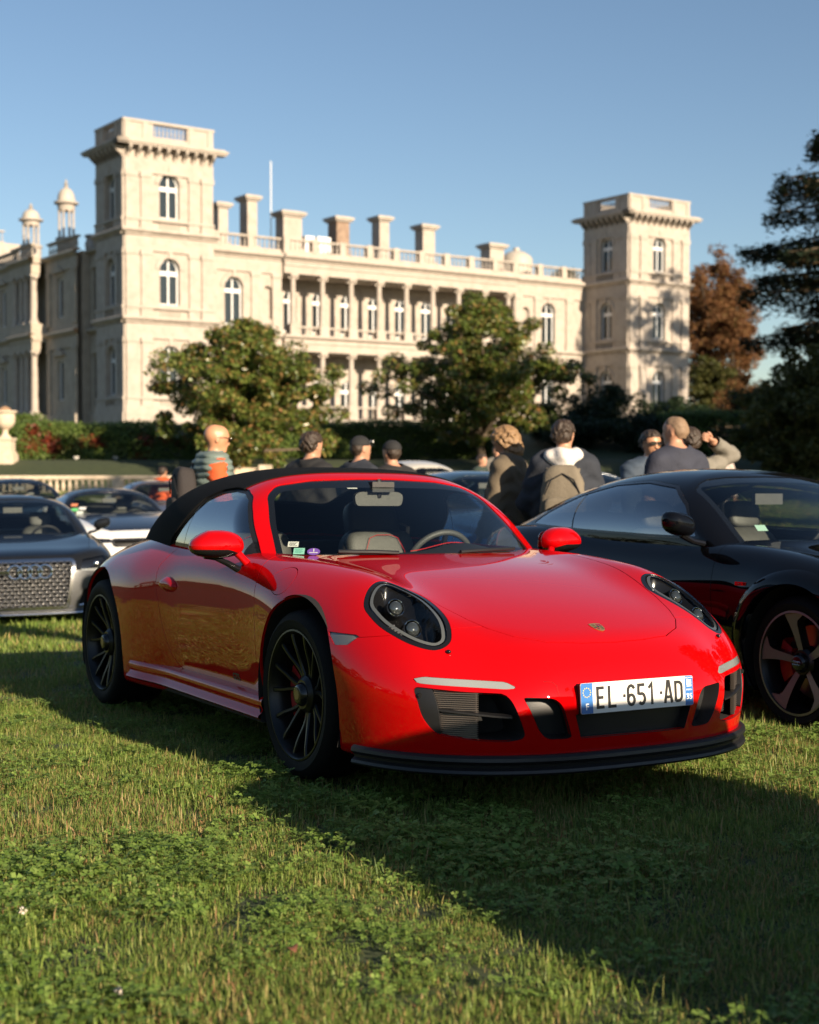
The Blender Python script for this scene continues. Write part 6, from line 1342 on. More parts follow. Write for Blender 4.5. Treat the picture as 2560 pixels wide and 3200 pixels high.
def person(loc, face, h, label, top, bottom, hair=None, hairm=None, skin=None, arms=None, head_turn=0., head_down=0., hood=None, coat_len=.80, sleeves=True, fat=1., extra=None, short=False, tz=0., name='person'):
    """face: heading angle (0 = +x) ; arms: (elbow, wrist) for right and left in body axes x right, y front, z up at height 1.78"""
    s = h/1.78; M = np.eye(4); c, n = math.cos(face), math.sin(face); M[:3, 0] = (n*s, -c*s, 0); M[:3, 1] = (c*s, n*s, 0); M[:3, 2] = (0, 0, s); M[:3, 3] = (loc[0], loc[1], float(gz(loc[0], loc[1]))-.01)
    root = empty(name, M=Matrix(M.tolist()), label=label, cat='person'); skin = skin or m_skin
    arms = arms or (((.27, -.04, 1.13), (.27, .06, .87)), ((-.27, -.04, 1.13), (-.27, .06, .87)))
    tors = [((0, -.01, 1.0), (0, 0, 1.22), .135*fat, .15*fat, (1.12, .80, 1)), ((0, 0, 1.22), (0, -.01, 1.40), .15*fat, .135*fat, (1.22, .78, 1)), ((-.15, -.015, 1.425), (.15, -.015, 1.425), .065, .065)]
    legs = []
    for sx in (-1, 1): legs += [((sx*.095, 0, .93), (sx*.105, .01, .50), .098*fat, .062, (1, 1, 1), .04), ((sx*.105, .01, .50), (sx*.11, -.02, .09), .06, .043, (1, 1, 1), .03)]
    arm = []; hands = []
    for k, sx in ((0, 1), (1, -1)):
        sh = np.array((sx*.185, -.015, 1.42)); el, wr = (np.array(q, float) for q in arms[k]); arm += [(sh, el, .058, .046, (1, 1, 1), .05), (el, wr, .045, .033, (1, 1, 1), .03)]
        d = wr-el; d /= np.linalg.norm(d); sd = np.cross(d, [0, 1., 0]); sd = sd/(np.linalg.norm(sd)+1e-6) if np.linalg.norm(sd) > .2 else np.array([1., 0, 0]); pn = np.cross(sd, d)
        hands.append(tube([wr-d*.02, wr+d*.03, wr+d*.085], [.028, .034, .032], 10, flat=.55))
        for q, (o, l) in enumerate(((-.027, .058), (-.009, .070), (.010, .066), (.027, .052))):
            b = wr+d*.075+sd*o; hands.append(tube([b, b+d*l*.5+pn*.008, b+d*l+pn*.026], [.0095, .009, .007], 7))
        b = wr+d*.03-sd*.028*1; hands.append(tube([b, b-sd*.022+d*.025+pn*.01, b-sd*.026+d*.055+pn*.018], [.011, .010, .008], 7))
    HS = .89; hc = np.array([0, .030, 1.655]); ct, st = math.cos(head_turn), math.sin(head_turn); cd, sd_ = math.cos(head_down), math.sin(head_down)
    Rh = np.array([[ct, st, 0], [-st, ct, 0], [0, 0, 1]]).T@np.array([[1, 0, 0], [0, cd, sd_], [0, -sd_, cd]]) ; hp = lambda x, y, z: hc+Rh@(np.array([x, y, z])*HS); sc_ = lambda L: [(c[0], c[1], c[2]*HS, c[3]*HS)+tuple(c[4:]) for c in L]
    head = [(hp(0, -.03, .035), hp(0, .01, .035), .088, .086, (.92, 1.0, 1.0), .03), (hp(0, .02, -.03), hp(0, .045, -.075), .068, .045, (.95, 1, 1), .035), (hp(0, .088, .0), hp(0, .105, -.028), .011, .015, (1, 1, 1), .018),
            (hp(.076, -.015, .012), hp(.080, -.02, -.022), .014, .010, (.6, 1, 1), .008), (hp(-.076, -.015, .012), hp(-.080, -.02, -.022), .014, .010, (.6, 1, 1), .008), (hp(-.03, .078, .028), hp(.03, .078, .028), .012, .012, (1, 1, 1), .02), (hp(-.018, .088, -.052), hp(.018, .088, -.052), .009, .009, (1, 1, 1), .012), (hp(0, .072, -.09), hp(0, .07, -.09), .02, .02, (1, 1, 1), .02)]
    head = sc_(head)
    neck = [((0, -.02, 1.40), hp(0, -.01, -.06), .054, .051, (1, 1, 1), .04)]
    eyes = lambda P: np.minimum(np.linalg.norm(P-hp(.032, .092, .012), axis=1), np.linalg.norm(P-hp(-.032, .092, .012), axis=1))-.011
    fb = caps(tors+legs+arm+neck+head, .05); fbe = lambda P: smax(fb(P), -eyes(P), .008)
    allp = np.array([q for a in arms for q in a]); lo = np.minimum(allp.min(0), [-.32, -.22, .04])-.08; hi = np.maximum(allp.max(0), [.32, .26, 1.80])+.08
    V, T = nets(fbe, axes_for(lo, hi, .030, (hc-[.115, .13, .14], hc+[.115, .15, .15]), .0105)); N = grad(fbe, V, 1e-3)
    fn = np.cross(V[T[:, 1]]-V[T[:, 0]], V[T[:, 2]]-V[T[:, 0]]); bad = (fn*N[T[:, 0]]).sum(1) < 0; T[bad] = T[bad][:, ::-1]
    hv, ht = merge(*hands); obj('body', *merge((V, T), (hv, ht)), skin, root, sharp=None)
    def garment(nm, L, infl, m, keep, wr=.006, step=.028, k=.05):
        ph = random.uniform(0, 6); f0 = caps(L, k); f = lambda P: f0(P)-infl-wr*(np.sin(P[:, 2]*31+P[:, 0]*17+ph)*np.sin(P[:, 1]*23+P[:, 2]*9)+.6*np.sin(P[:, 2]*58+3*np.sin(P[:, 0]*20+ph)))
        V, T = nets(f, axes_for(lo-.02, hi+.02, step)); V, T = clip(V, T, keep)
        if not len(T): return
        N = grad(f, V, 2e-3); fn = np.cross(V[T[:, 1]]-V[T[:, 0]], V[T[:, 2]]-V[T[:, 0]]); bad = (fn*N[T[:, 0]]).sum(1) < 0; T[bad] = T[bad][:, ::-1]
        return obj(nm, V, T, m, root, N=N)
    wr_ = [np.array(a[1], float) for a in arms]; el_ = [np.array(a[0], float) for a in arms]
    def cuffs(P):
        d = np.full(len(P), 1.)
        for w, e in zip(wr_, el_):
            ax = (w-e)/np.linalg.norm(w-e); t = (P-w)@ax; r = np.linalg.norm(P-w, axis=1); near = r < .16; lim = -.01 if sleeves is True else -.16
            if short: lim = -.34
            d = np.where(near | (np.linalg.norm((P-e)-((P-e)@ax)[:, None]*ax, axis=1) < .09) & (t > -.3) & (np.abs(P[:, 0]) > .20), np.minimum(d, lim-t), d)
        return d
    garment('trousers', legs+[((0, -.01, .95), (0, -.01, 1.04), .13*fat, .13*fat, (1.12, .82, 1))], .014, bottom, lambda P: np.minimum(1.06-P[:, 2], P[:, 2]-.07), .005, .03)
    if short:
        L = [c for c in arm]; L = []
        for k, sx in ((0, 1), (1, -1)):
            sh = np.array((sx*.185, -.015, 1.42)); e = np.array(arms[k][0], float); L.append((sh, sh+(e-sh)*.72, .062, .06, (1, 1, 1), .05))
        garment('t_shirt', tors+L, .013, top, lambda P: np.minimum(P[:, 2]-.93, np.maximum(1.47-P[:, 2], np.hypot(P[:, 0], P[:, 1]+.015)-.088)), .004, .026)
    else: garment('jacket', tors+arm+([((0, -.01, coat_len), (0, -.01, 1.05), .15*fat, .15*fat, (1.15, .85, 1))] if coat_len < .9 else []), .024, top, lambda P: np.minimum(np.minimum(P[:, 2]-coat_len, cuffs(P)), np.maximum(1.485-P[:, 2], np.hypot(P[:, 0], P[:, 1]+.015)-.085)), .007, .026)
    for sx in (-1, 1): obj('shoe', *xf(ball((0, 0, 0), (.05, .14, .055), 12, 8), trans((sx*.11, .04, .045))), m_shoe, root)
    if hair:
        hm = hairm or m_hairb; hf = caps(sc_([(hp(0, -.035, .045), hp(0, .005, .05), .097, .094, (.95, 1, 1), .02)]+([(hp(0, -.07, -.02), hp(0, -.055, -.12), .085, .07, (1.1, .8, 1), .04), (hp(.07, -.0, .0), hp(.075, .02, -.11), .03, .02, (1, 1, 1), .04), (hp(-.07, -.0, .0), hp(-.075, .02, -.11), .03, .02, (1, 1, 1), .04)] if hair == 'long' else [(hp(0, -.07, .0), hp(0, -.065, -.05), .07, .05, (1.15, .8, 1), .03)])), .03)
        rg = .0015 if hair == 'crop' else .0055; f = lambda P: hf(P)+(.0105 if hair == 'crop' else 0)-rg*(np.sin(P[:, 0]*70+3*np.sin(P[:, 2]*37)+2*np.sin(P[:, 1]*29))*np.sin(P[:, 1]*83+2.5*np.sin(P[:, 0]*41))+.7*np.sin(P[:, 2]*95+4*np.sin(P[:, 0]*33+P[:, 1]*27)))
        def keep(P):
            q = (P-hc)@Rh/HS; fr = q[:, 1]-.055; line = .058-.9*np.maximum(0, .02-q[:, 1]); 
            if hair == 'long': return np.minimum(1.0, np.where(q[:, 1] > .06, q[:, 2]-.055, 1))
            return np.where(q[:, 1] > -.02, q[:, 2]-np.where(q[:, 1] > .05, .075, .035), q[:, 2]+.055)
        V, T = nets(f, axes_for(hc-[.16, .19, .24], hc+[.16, .17, .19], .011)); V, T = clip(V, T, keep); N = grad(f, V, 1e-3); fn = np.cross(V[T[:, 1]]-V[T[:, 0]], V[T[:, 2]]-V[T[:, 0]]); bad = (fn*N[T[:, 0]]).sum(1) < 0; T[bad] = T[bad][:, ::-1]; obj('hair', V, T, hm, root, N=N)
    B = np.eye(4); B[:3, :3] = Rh*HS; B[:3, 3] = hc
    ex = extra or {}
    if 'cap' in ex:
        th = np.linspace(0, math.pi/2, 9); cp = lathe([(.105*math.cos(a), .10*math.sin(a)) for a in th], 22); V = cp[0]*[.95, 1.08, 1]+[0, -.02, .045]; co = obj('cap', *xf((V, cp[1]), B), ex['cap'], root)
        a = np.linspace(-1.05, 1.05, 12); sgn = ex.get('capdir', 1); P = np.array([[(.10*math.sin(t)*.95, sgn*(.10*math.cos(t)*1.0)+(-.02), .055), (.085*math.sin(t), sgn*(.10*math.cos(t)+.085*math.cos(t))-.02, .040)] for t in a]); obj('peak', *xf(grid(P), B), ex['cap'], co)
        if ex.get('capmark'): obj('cap_mark', *xf(cbox((.06, .085, .085), (.05, .012, .022)), B), m_plate, co)
    if 'glasses' in ex:
        L = []
        for sx in (-1, 1): L.append(xf(prism(round_poly([(-.028, -.020), (.028, -.020), (.030, .016), (-.030, .016)], .012), -.003, .003), basis((sx*.034, .106, .014), (1, 0, 0), (0, 0, 1), (0, -1, 0))))
        go = obj('sunglasses', *xf(merge(*L), B), ex['glasses'], root); obj('glasses_frame', *xf(merge(tube([(-.008, .108, .018), (0, .112, .020), (.008, .108, .018)], .003, 6), *[tube([(sx*.062, .100, .02), (sx*.086, .04, .02), (sx*.088, -.02, .012)], .0025, 6) for sx in (-1, 1)]), B), m_gloss, go)
    if 'pack' in ex:
        m = ex['pack']; w, hh, dp, zz = ex.get('packsize', (.16, .23, .085, 1.21)); th = np.linspace(0, math.pi, 20); ph = np.linspace(0, 2*math.pi, 28, endpoint=False); TH, PH = np.meshgrid(th, ph, indexing='ij'); sg = lambda v, e: np.sign(v)*np.abs(v)**e
        V = np.stack([sg(np.sin(TH), .5)*sg(np.cos(PH), .55)*w, sg(np.sin(TH), .5)*sg(np.sin(PH), .55)*dp, sg(np.cos(TH), .6)*hh], -1); V[..., 0] *= 1-.12*V[..., 2]/hh; V += [0, -.15*fat-dp, zz]; V += .006*np.sin(V[..., [2, 0, 1]]*40); po = tag(obj('rucksack', *grid(V, closed_v=True), m, root, sharp=None))
        V2 = np.stack([sg(np.sin(TH), .5)*sg(np.cos(PH), .5)*w*.82, sg(np.sin(TH), .5)*sg(np.sin(PH), .5)*.045, sg(np.cos(TH), .5)*hh*.42], -1)+[0, -.15*fat-2*dp+.005, zz-hh*.42]; obj('front_pocket', *grid(V2, closed_v=True), m, po, sharp=None)
        for sx in (-1, 1): obj('strap', *tube([(sx*.10, -.15*fat, zz+hh*.75), (sx*.115, -.06, 1.50), (sx*.12, .06, 1.49), (sx*.125, .135*fat, 1.36), (sx*.15, .10, 1.18), (sx*.16, -.10, 1.08)], .024, 8, flat=.35), ex.get('strapm', m), po)
        obj('zip', *tube([(-w*.8, -.155*fat-2*dp+.01, zz+.02), (-w*.5, -.16*fat-2*dp, zz+hh*.55), (0, -.155*fat-2*dp+.01, zz+hh*.74), (w*.5, -.16*fat-2*dp, zz+hh*.55), (w*.8, -.155*fat-2*dp+.01, zz+.02)], .006, 6), m_blackpl, po)
        obj('carry_loop', *tube([(-.03, -.16, zz+hh*.9), (0, -.165, zz+hh*1.12), (.03, -.16, zz+hh*.9)], .008, 6), m_blackpl, po)
    if 'hoodcloth' in ex:
        f = caps([((-.08, -.09, 1.50), (.08, -.09, 1.50), .065, .065), ((0, -.13, 1.47), (0, -.15, 1.40), .085, .05), ((-.09, -.03, 1.51), (-.04, .06, 1.47), .045, .03), ((.09, -.03, 1.51), (.04, .06, 1.47), .045, .03)], .05); f2 = lambda P: f(P)-.006*np.sin(P[:, 0]*45+P[:, 2]*30)
        V, T = nets(f2, axes_for((-.22, -.30, 1.28), (.22, .16, 1.64), .016)); N = grad(f2, V, 1e-3); fn = np.cross(V[T[:, 1]]-V[T[:, 0]], V[T[:, 2]]-V[T[:, 0]]); bad = (fn*N[T[:, 0]]).sum(1) < 0; T[bad] = T[bad][:, ::-1]; obj('hood', V, T, ex['hoodcloth'], root, N=N)
    if 'collar' in ex:
        a = np.linspace(0, 2*math.pi, 24, endpoint=False); P = np.array([[(.088*math.cos(t), .085*math.sin(t)-.012, 1.44), (.092*math.cos(t), .092*math.sin(t)-.005, 1.50+.015*math.sin(t)*-1), (.083*math.cos(t), .083*math.sin(t)-.005, 1.535-.02*math.sin(t)), (.072*math.cos(t), .072*math.sin(t), 1.50)] for t in a]); obj('collar', *grid(P, closed_u=True), ex['collar'], root, sharp=None)
    if 'vest' in ex:                                               # quilted body warmer, sleeves of the top showing
        f0 = caps(tors, .05); f = lambda P: f0(P)-.034-.014*np.abs(np.sin(P[:, 2]*math.pi/.052))-.003*np.sin(P[:, 0]*40+P[:, 2]*30)
        V, T = nets(f, axes_for((-.36, -.28, .96), (.36, .28, 1.56), .013)); V, T = clip(V, T, lambda P: np.minimum(P[:, 2]-1.0, np.maximum(1.49-P[:, 2], np.hypot(P[:, 0], P[:, 1]+.015)-.085))); V, T = clip(V, T, lambda P: .255-np.abs(P[:, 0])); N = grad(f, V, 1e-3)
        fn = np.cross(V[T[:, 1]]-V[T[:, 0]], V[T[:, 2]]-V[T[:, 0]]); bad = (fn*N[T[:, 0]]).sum(1) < 0; T[bad] = T[bad][:, ::-1]; obj('quilted_vest', V, T, ex['vest'], root, N=N)
    return root
def at(px, d): return ((px-1280)/FPX*d, d)
def build_people():
    D = math.radians
    navy, black, denim = cloth('navy_cloth', (.018, .022, .032)), cloth('black_cloth', (.012, .012, .013)), cloth('denim', (.045, .065, .095), .8, .3)
    olive, grey, jean, orange = cloth('olive_fleece', (.11, .085, .055)), cloth('grey_sweater', (.17, .155, .13)), cloth('dark_jeans', (.02, .025, .035)), cloth('orange_top', (.55, .085, .02))
    vest, white = cloth('sage_vest', (.14, .18, .16), .55), cloth('white_hood', (.60, .56, .52)); packg, packb = cloth('grey_olive_pack', (.15, .125, .09)), cloth('dark_pack', (.022, .018, .018))
    shade = mat('dark_lens', (.008, .008, .009), .08, spec=.8)
    person(at(668, 11.2), D(22), 1.80, 'bald man in sunglasses with orange top, sage quilted vest and dark rucksack', orange, jean, skin=m_skinl, arms=(((.27, .0, 1.15), (.20, .22, 1.05)), ((-.27, .0, 1.15), (-.20, .22, 1.05))), extra={'glasses': shade, 'pack': packb, 'vest': vest, 'collar': vest, 'strapm': cloth('maroon_strap', (.06, .03, .028))}, head_down=.12)
    person(at(970, 12.0), D(48), 1.76, 'bareheaded dark-haired man in a black top behind the fabric roof', black, jean, hair='short', hairm=m_hairb, coat_len=.92)
    person(at(1122, 12.6), D(40), 1.74, 'man in a black cap with pale lettering and dark jacket', navy, black, hair='crop', hairm=m_hairb, extra={'cap': black, 'capmark': 1})
    person(at(1228, 12.8), D(125), 1.70, 'man in a plain black cap with a bare neck', black, black, hair='crop', hairm=m_hairb, extra={'cap': black})
    person(at(1588, 11.4), D(155), 1.77, 'long-haired blond man in an olive brown fleece looking down', olive, jean, hair='long', hairm=m_hairl, head_down=.55, head_turn=.25, coat_len=.74, arms=(((.24, -.10, 1.13), (.20, -.02, .86)), ((-.27, .02, 1.13), (-.24, .14, .90))), extra={'collar': olive}, fat=1.04)
    person(at(1762, 10.9), D(82), 1.79, 'dark-haired man carrying a grey olive rucksack over a navy jacket with white hood', navy, jean, hair='short', hairm=m_hairb, head_turn=-.35, extra={'pack': packg, 'hoodcloth': white, 'packsize': (.165, .235, .09, 1.20)}, arms=(((.29, .02, 1.15), (.24, .20, .98)), ((-.29, .02, 1.15), (-.24, .20, .98))), fat=1.08)
    person(at(2030, 12.2), D(-70), 1.76, 'man in sunglasses and denim jacket with a hand at his chin', denim, jean, hair='short', hairm=m_hairb, skin=m_skinl, arms=(((.24, .08, 1.12), (.05, .20, 1.05)), ((-.22, .16, 1.16), (-.05, .17, 1.43))), extra={'glasses': shade, 'collar': denim})
    person(at(2112, 11.2), D(112), 1.83, 'man with cropped fair hair in a dark blue T-shirt', cloth('dark_blue_tee', (.025, .028, .045)), jean, hair='crop', hairm=m_hairg, head_turn=.5, short=True, fat=1.05)
    person(at(2158, 12.0), D(130), 1.78, 'dark-haired man in a grey sweater with an arm raised behind his head', grey, jean, hair='short', hairm=m_hairb, arms=(((.47, -.06, 1.55), (.17, -.10, 1.66)), ((-.28, .0, 1.15), (-.26, .08, .9))))
    # small figures further off
    person(at(508, 29), D(60), 1.62, 'distant person in an orange top beside the balustrade', orange, jean, hair='short', hairm=m_hairb)
    person(at(1503, 25), D(-30), 1.62, 'distant man in dark green beside the vintage car', cloth('bottle_green', (.02, .035, .028)), jean, hair='short', hairm=m_hairb)
    person(at(1552, 27), D(-90), 1.78, 'distant person in grey standing on the lawn', grey, jean, hair='short', hairm=m_hairb)
    person(at(2247, 25), D(-100), 1.74, 'distant person in a pale top near the laurels', cloth('pale_top', (.4, .33, .3)), jean, hair='short', hairm=m_hairb)
    # two visitors by the row across the lawn, seen only in the door's reflection
    person((-5.2, 1.0), D(40), 1.78, 'man in a beige jacket and dark trousers standing on the lawn', cloth('beige_jacket', (.32, .26, .2)), jean, hair='short', hairm=m_hairb)
    person((-7.6, -1.6), D(20), 1.75, 'man in a dark jacket and pale shorts standing on the lawn', navy, cloth('pale_shorts', (.4, .36, .32)), hair='short', hairm=m_hairb)
build_people()
# ---------------------------------------------------------------- grass: clumps scattered over the lawn
def grassmat():
    m = bpy.data.materials.new('grass_blade'); m.use_nodes = True; t = m.node_tree; b = t.nodes['Principled BSDF']; out = t.nodes['Material Output']; N = t.nodes.new; L = t.links.new
    g = N('ShaderNodeNewGeometry'); nz = N('ShaderNodeTexNoise'); nz.inputs['Scale'].default_value = .9; nz.inputs['Detail'].default_value = 4; L(g.outputs['Position'], nz.inputs['Vector'])
    oi = N('ShaderNodeObjectInfo')
    def ramp(st):
        r = N('ShaderNodeValToRGB'); e = r.color_ramp.elements
        while len(e) < len(st): e.new(.5)
        for q, (p, c) in zip(e, st): q.position = p; q.color = (*c, 1)
        L(g.outputs['Random Per Island'], r.inputs[0]); return r
    A = ramp([(0, (.075, .125, .024)), (.30, (.145, .215, .042)), (.66, (.225, .295, .066)), (.74, (.38, .31, .13)), (.88, (.42, .27, .12)), (1, (.30, .15, .07))])
    B = ramp([(0, (.10, .165, .030)), (.5, (.18, .26, .048)), (.88, (.27, .355, .078)), (.93, (.40, .31, .14)), (1, (.36, .21, .10))])
    mr = N('ShaderNodeMapRange'); mr.inputs[1].default_value = .38; mr.inputs[2].default_value = .62; L(nz.outputs[0], mr.inputs[0])
    mx = N('ShaderNodeMix'); mx.data_type = 'RGBA'; L(mr.outputs[0], mx.inputs[0]); L(A.outputs[0], mx.inputs[6]); L(B.outputs[0], mx.inputs[7])
    L(mx.outputs[2], b.inputs['Base Color']); b.inputs['Roughness'].default_value = .5; b.inputs['Specular IOR Level'].default_value = .3
    tr = N('ShaderNodeBsdfTranslucent'); L(mx.outputs[2], tr.inputs[0]); ms = N('ShaderNodeMixShader'); ms.inputs[0].default_value = .38
    L(b.outputs[0], ms.inputs[1]); L(tr.outputs[0], ms.inputs[2]); L(ms.outputs[0], out.inputs[0]); return m
M_GRASS = grassmat()
M_CLOV = leafmat('clover_leaf', [(0, (.12, .205, .038)), (.6, (.195, .29, .06)), (1, (.28, .37, .095))], .4, .5, .3)
def blades(n, R, rng, hmin, hmax, lean, wmin=.0011, wmax=.0024):
    r = R*np.sqrt(rng.uniform(0, 1, n)); a = rng.uniform(0, 6.283, n); c = np.stack([r*np.cos(a), r*np.sin(a), np.full(n, -.008)], 1)
    h = rng.uniform(hmin, hmax, n)*rng.uniform(.6, 1, n); az = rng.uniform(0, 6.283, n); ln = np.abs(rng.normal(size=n))*lean; ln = np.clip(ln, .05, 1.35)
    d = np.stack([np.cos(az), np.sin(az), 0*az], 1); up = np.array([0, 0, 1.])
    w = rng.uniform(wmin, wmax, n)[:, None]; tw = az+rng.uniform(.9, 2.2, n); s = np.stack([np.cos(tw), np.sin(tw), 0*tw], 1)
    p1 = c+(d*np.sin(ln*.6)[:, None]+up*np.cos(ln*.6)[:, None])*h[:, None]*.55
    p2 = p1+(d*np.sin(np.clip(ln*1.5, 0, 1.9))[:, None]+up*np.cos(np.clip(ln*1.5, 0, 1.9))[:, None])*h[:, None]*.45
    p2[:, 2] = np.maximum(p2[:, 2], .004)
    V = np.stack([c-s*w, c+s*w, p1+s*w*.85, p1-s*w*.85, p2], 1).reshape(-1, 3); i = np.arange(n)*5
    return V, np.concatenate([np.stack([i, i+1, i+2], 1), np.stack([i, i+2, i+3], 1), np.stack([i+3, i+2, i+4], 1)])
def clovers(n, R, rng, size=.009):
    r = R*np.sqrt(rng.uniform(0, 1, n)); a = rng.uniform(0, 6.283, n); h = rng.uniform(.012, .045, n); V = []; T = []; k = 0
    for i in range(n):
        c = np.array([r[i]*math.cos(a[i]), r[i]*math.sin(a[i]), h[i]]); tz = rng.normal(size=2)*.25; b = rng.uniform(0, 6.28); s = size*rng.uniform(.7, 1.5)
        for j in range(3):
            q = b+j*2.094; d = np.array([math.cos(q), math.sin(q), 0]); e = np.array([-d[1], d[0], 0]); tl = lambda p: p+np.array([0, 0, p[0]*tz[0]+p[1]*tz[1]])
            V += [c, c+tl(d*s*.6+e*s*.5)+[0, 0, s*.2], c+tl(d*s*1.15), c+tl(d*s*.6-e*s*.5)+[0, 0, s*.2]]; T += [(k, k+1, k+2), (k, k+2, k+3)]; k += 4
    return np.array(V), np.array(T)
def build_grass():
    rng = np.random.default_rng(123); coll = bpy.data.collections.new('grass_clumps')
    def src(name, VT, m):
        me = mk_mesh(name, *VT, sharp=None); me.materials.append(m); o = bpy.data.objects.new(name, me); coll.objects.link(o); return o
    # index order follows name order
    for k in range(5): src('clump_a%d' % k, merge(blades(560, .17, rng, .020, .062, 1.25), blades(10, .16, rng, .06, .10, .6, .001, .0018)), M_GRASS)   # 0..4 turf
    for k in range(2): src('clump_b%d' % k, blades(44, .08, rng, .05, .12, .42, .0012, .0022), M_GRASS)                                                   # 5,6 taller tufts
    for k in range(3): src('clump_c%d' % k, clovers(90, .13, rng), M_CLOV)                                                                              # 7..9 clover
    for k in range(2): src('clump_d%d' % k, clovers(26, .10, rng, .021), M_CLOV)                                                                        # 10,11 broad leaves
    for k in range(2): src('clump_e%d' % k, blades(170, .17, rng, .03, .09, 1.2, .0012, .0026), M_GRASS)                                                # 12,13 matted
    for k in range(2): src('clump_f%d' % k, blades(330, .5, rng, .05, .11, .6, .004, .008), M_GRASS)                                                    # 14,15 far turf
    P = []; I = []; S = []
    def scatter(y0, y1, dens, idx, smin, smax, noise=None, xm=.33):
        n = int(dens*(y1-y0)*(y0+y1)*xm); y = np.sqrt(rng.uniform(y0*y0, y1*y1, n)); x = rng.uniform(-xm, xm, n)*y
        if noise is not None:
            f = np.sin(x*2.3+1.3*np.sin(y*1.7))*np.sin(y*2.9+1.1*np.sin(x*2.1)); k = f > noise; x, y = x[k], y[k]; n = len(x)
        hv = 1+.28*np.sin(x*1.9+2.0*np.sin(y*1.1))*np.sin(y*2.3+1.7*np.sin(x*1.3)); P.append(np.stack([x, y, gz(x, y)], 1)); I.append(rng.choice(idx, n)); S.append(rng.uniform(smin, smax, n)*hv)
    scatter(2.4, 9, 55, [0, 1, 2, 3, 4], .6, 1.0); scatter(9, 16, 22, [0, 1, 2, 3, 4], 1.0, 1.6)
    scatter(2.4, 12, 20, [12, 13], .6, 1.0); scatter(2.4, 12, 1.8, [5, 6], .5, .95)
    scatter(2.4, 8, 18, [7, 8, 9], .8, 1.3, .05); scatter(2.4, 8, 9, [7, 8, 9], .8, 1.2); scatter(2.4, 7, 5, [10, 11], .55, .95, .15)
    scatter(14, 62, 3.2, [14, 15], 1.0, 1.7); scatter(11, 40, 1.6, [14, 15], .9, 1.4, None, .75)
    for n, xa, xb, ya, yb, ids, sa, sb in ((5200, -9, 0, -3, 12, [0, 1, 2, 3, 4], .9, 1.4), (2200, -22, -6, -12, 14, [14, 15], .7, 1.1), (1500, 0, 7, -3, 11, [0, 1, 2, 3, 4], .9, 1.4)):
        x = rng.uniform(xa, xb, n); y = rng.uniform(ya, yb, n); k = (np.abs(x) > .33*np.maximum(y, 0)-.05) if ids[0] == 0 else (np.abs(x) > .36*np.maximum(y, 0)+1.0); x, y = x[k], y[k]; P.append(np.stack([x, y, gz(x, y)], 1)); I.append(rng.choice(ids, len(x))); S.append(rng.uniform(sa, sb, len(x)))
    # tufts along the car's sills and wheels
    P = np.concatenate(P); I = np.concatenate(I).astype(np.int32); S = np.concatenate(S); n = len(P)
    me = bpy.data.meshes.new('grass'); me.vertices.add(n); me.vertices.foreach_set('co', P.astype(np.float32).ravel())
    a = me.attributes.new('idx', 'INT', 'POINT'); a.data.foreach_set('value', I)
    a = me.attributes.new('scl', 'FLOAT', 'POINT'); a.data.foreach_set('value', S.astype(np.float32))
    a = me.attributes.new('rot', 'FLOAT_VECTOR', 'POINT'); R = np.zeros((n, 3), np.float32); R[:, 2] = rng.uniform(0, 6.283, n); R[:, 0] = rng.normal(size=n)*.06; a.data.foreach_set('vector', R.ravel())
    o = bpy.data.objects.new('grass', me); COL.objects.link(o); tag(o, kind='stuff')
    ng = bpy.data.node_groups.new('scatter_grass', 'GeometryNodeTree'); ng.interface.new_socket('Geometry', in_out='INPUT', socket_type='NodeSocketGeometry'); ng.interface.new_socket('Geometry', in_out='OUTPUT', socket_type='NodeSocketGeometry')
    N = ng.nodes.new; L = ng.links.new; gi = N('NodeGroupInput'); go = N('NodeGroupOutput'); ip = N('GeometryNodeInstanceOnPoints'); ci = N('GeometryNodeCollectionInfo')
    ci.inputs[0].default_value = coll; ci.inputs[1].default_value = True; ci.inputs[2].default_value = True
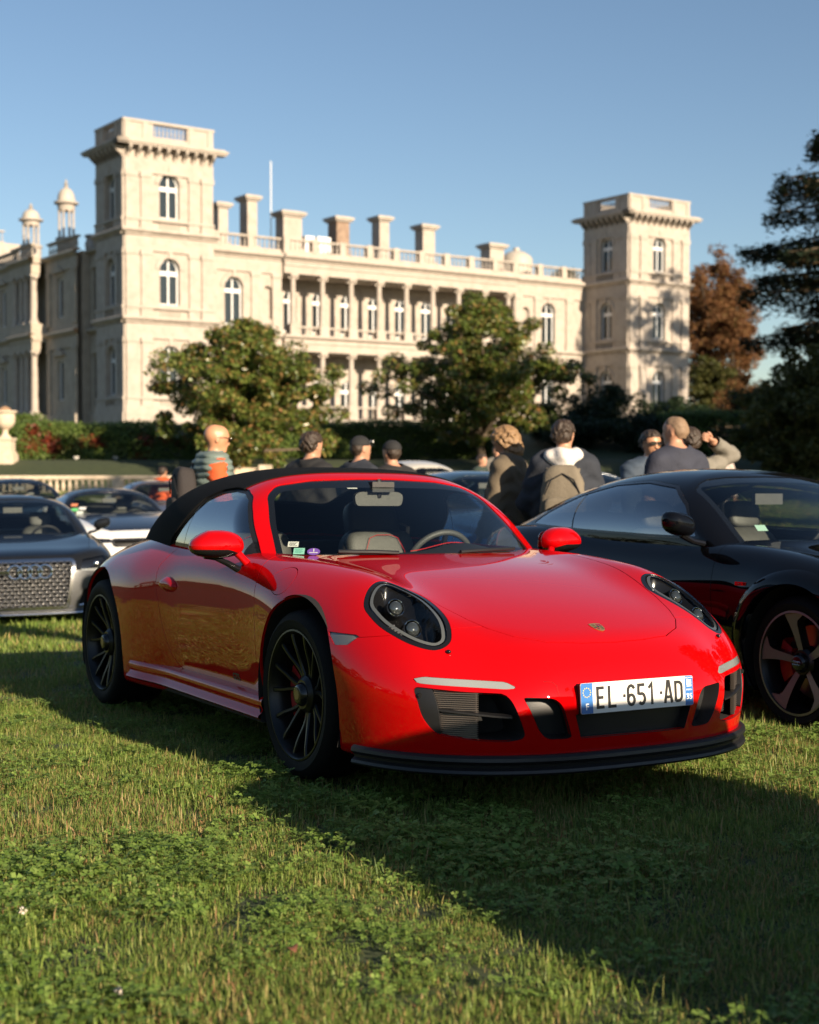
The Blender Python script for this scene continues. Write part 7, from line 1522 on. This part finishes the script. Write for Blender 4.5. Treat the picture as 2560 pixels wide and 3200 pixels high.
    def attr(nm, tp):
        q = N('GeometryNodeInputNamedAttribute'); q.data_type = tp; q.inputs[0].default_value = nm; return q.outputs[0]
    L(gi.outputs[0], ip.inputs['Points']); L(ci.outputs[0], ip.inputs['Instance']); ip.inputs['Pick Instance'].default_value = True
    L(attr('idx', 'INT'), ip.inputs['Instance Index']); L(attr('scl', 'FLOAT'), ip.inputs['Scale'])
    er = N('FunctionNodeEulerToRotation'); L(attr('rot', 'FLOAT_VECTOR'), er.inputs[0]); L(er.outputs[0], ip.inputs['Rotation']); L(ip.outputs[0], go.inputs[0])
    md = o.modifiers.new('scatter', 'NODES'); md.node_group = ng
build_grass()
def build_litter():
    """clover heads and fallen leaves lying on the grass"""
    rng = np.random.default_rng(9); wm = mat('clover_head', (.62, .55, .48), .8, var=.15, scale=200)
    for px, py in ((72, 2888), (372, 3148)):
        p = gpix(px, py); q = [ball((0, 0, 0), .0045, 6, 4)]; U = rng.normal(size=(38, 3)); U /= np.linalg.norm(U, axis=1, keepdims=True)
        o = obj('clover_flower', *merge(*[tube([u*.003, u*.0115], [.0022, .0012], 4) for u in U]), wm, loc=(p[0], p[1], p[2]+.036), sharp=None); tag(o, 'small round white clover flower head in the grass', 'flower', 'clover flowers in the lawn')
    lm = mat('fallen_leaf', (.13, .05, .025), .7, var=.35, scale=60)
    for px, py in ((655, 2530), (915, 3018)):
        p = gpix(px, py); L = .034*rng.uniform(.8, 1.3); u = np.linspace(0, 1, 7); w = .42*L*np.sin(u*math.pi)**.8; G = np.array([[(L*(a-.5), -b, .012*math.sin(3*a)+.3*b), (L*(a-.5), 0, .012*math.sin(3*a)), (L*(a-.5), b, .012*math.sin(3*a)+.4*b)] for a, b in zip(u, w)])
        o = obj('fallen_leaf', *xf(grid(G), rot('Z', rng.uniform(0, 6.28))@rot('X', rng.uniform(-.2, .2))), lm, loc=(p[0], p[1], p[2]+.034), sharp=None); tag(o, 'small curled brown fallen leaf on the grass', 'leaf', 'fallen leaves on the lawn')
build_litter()
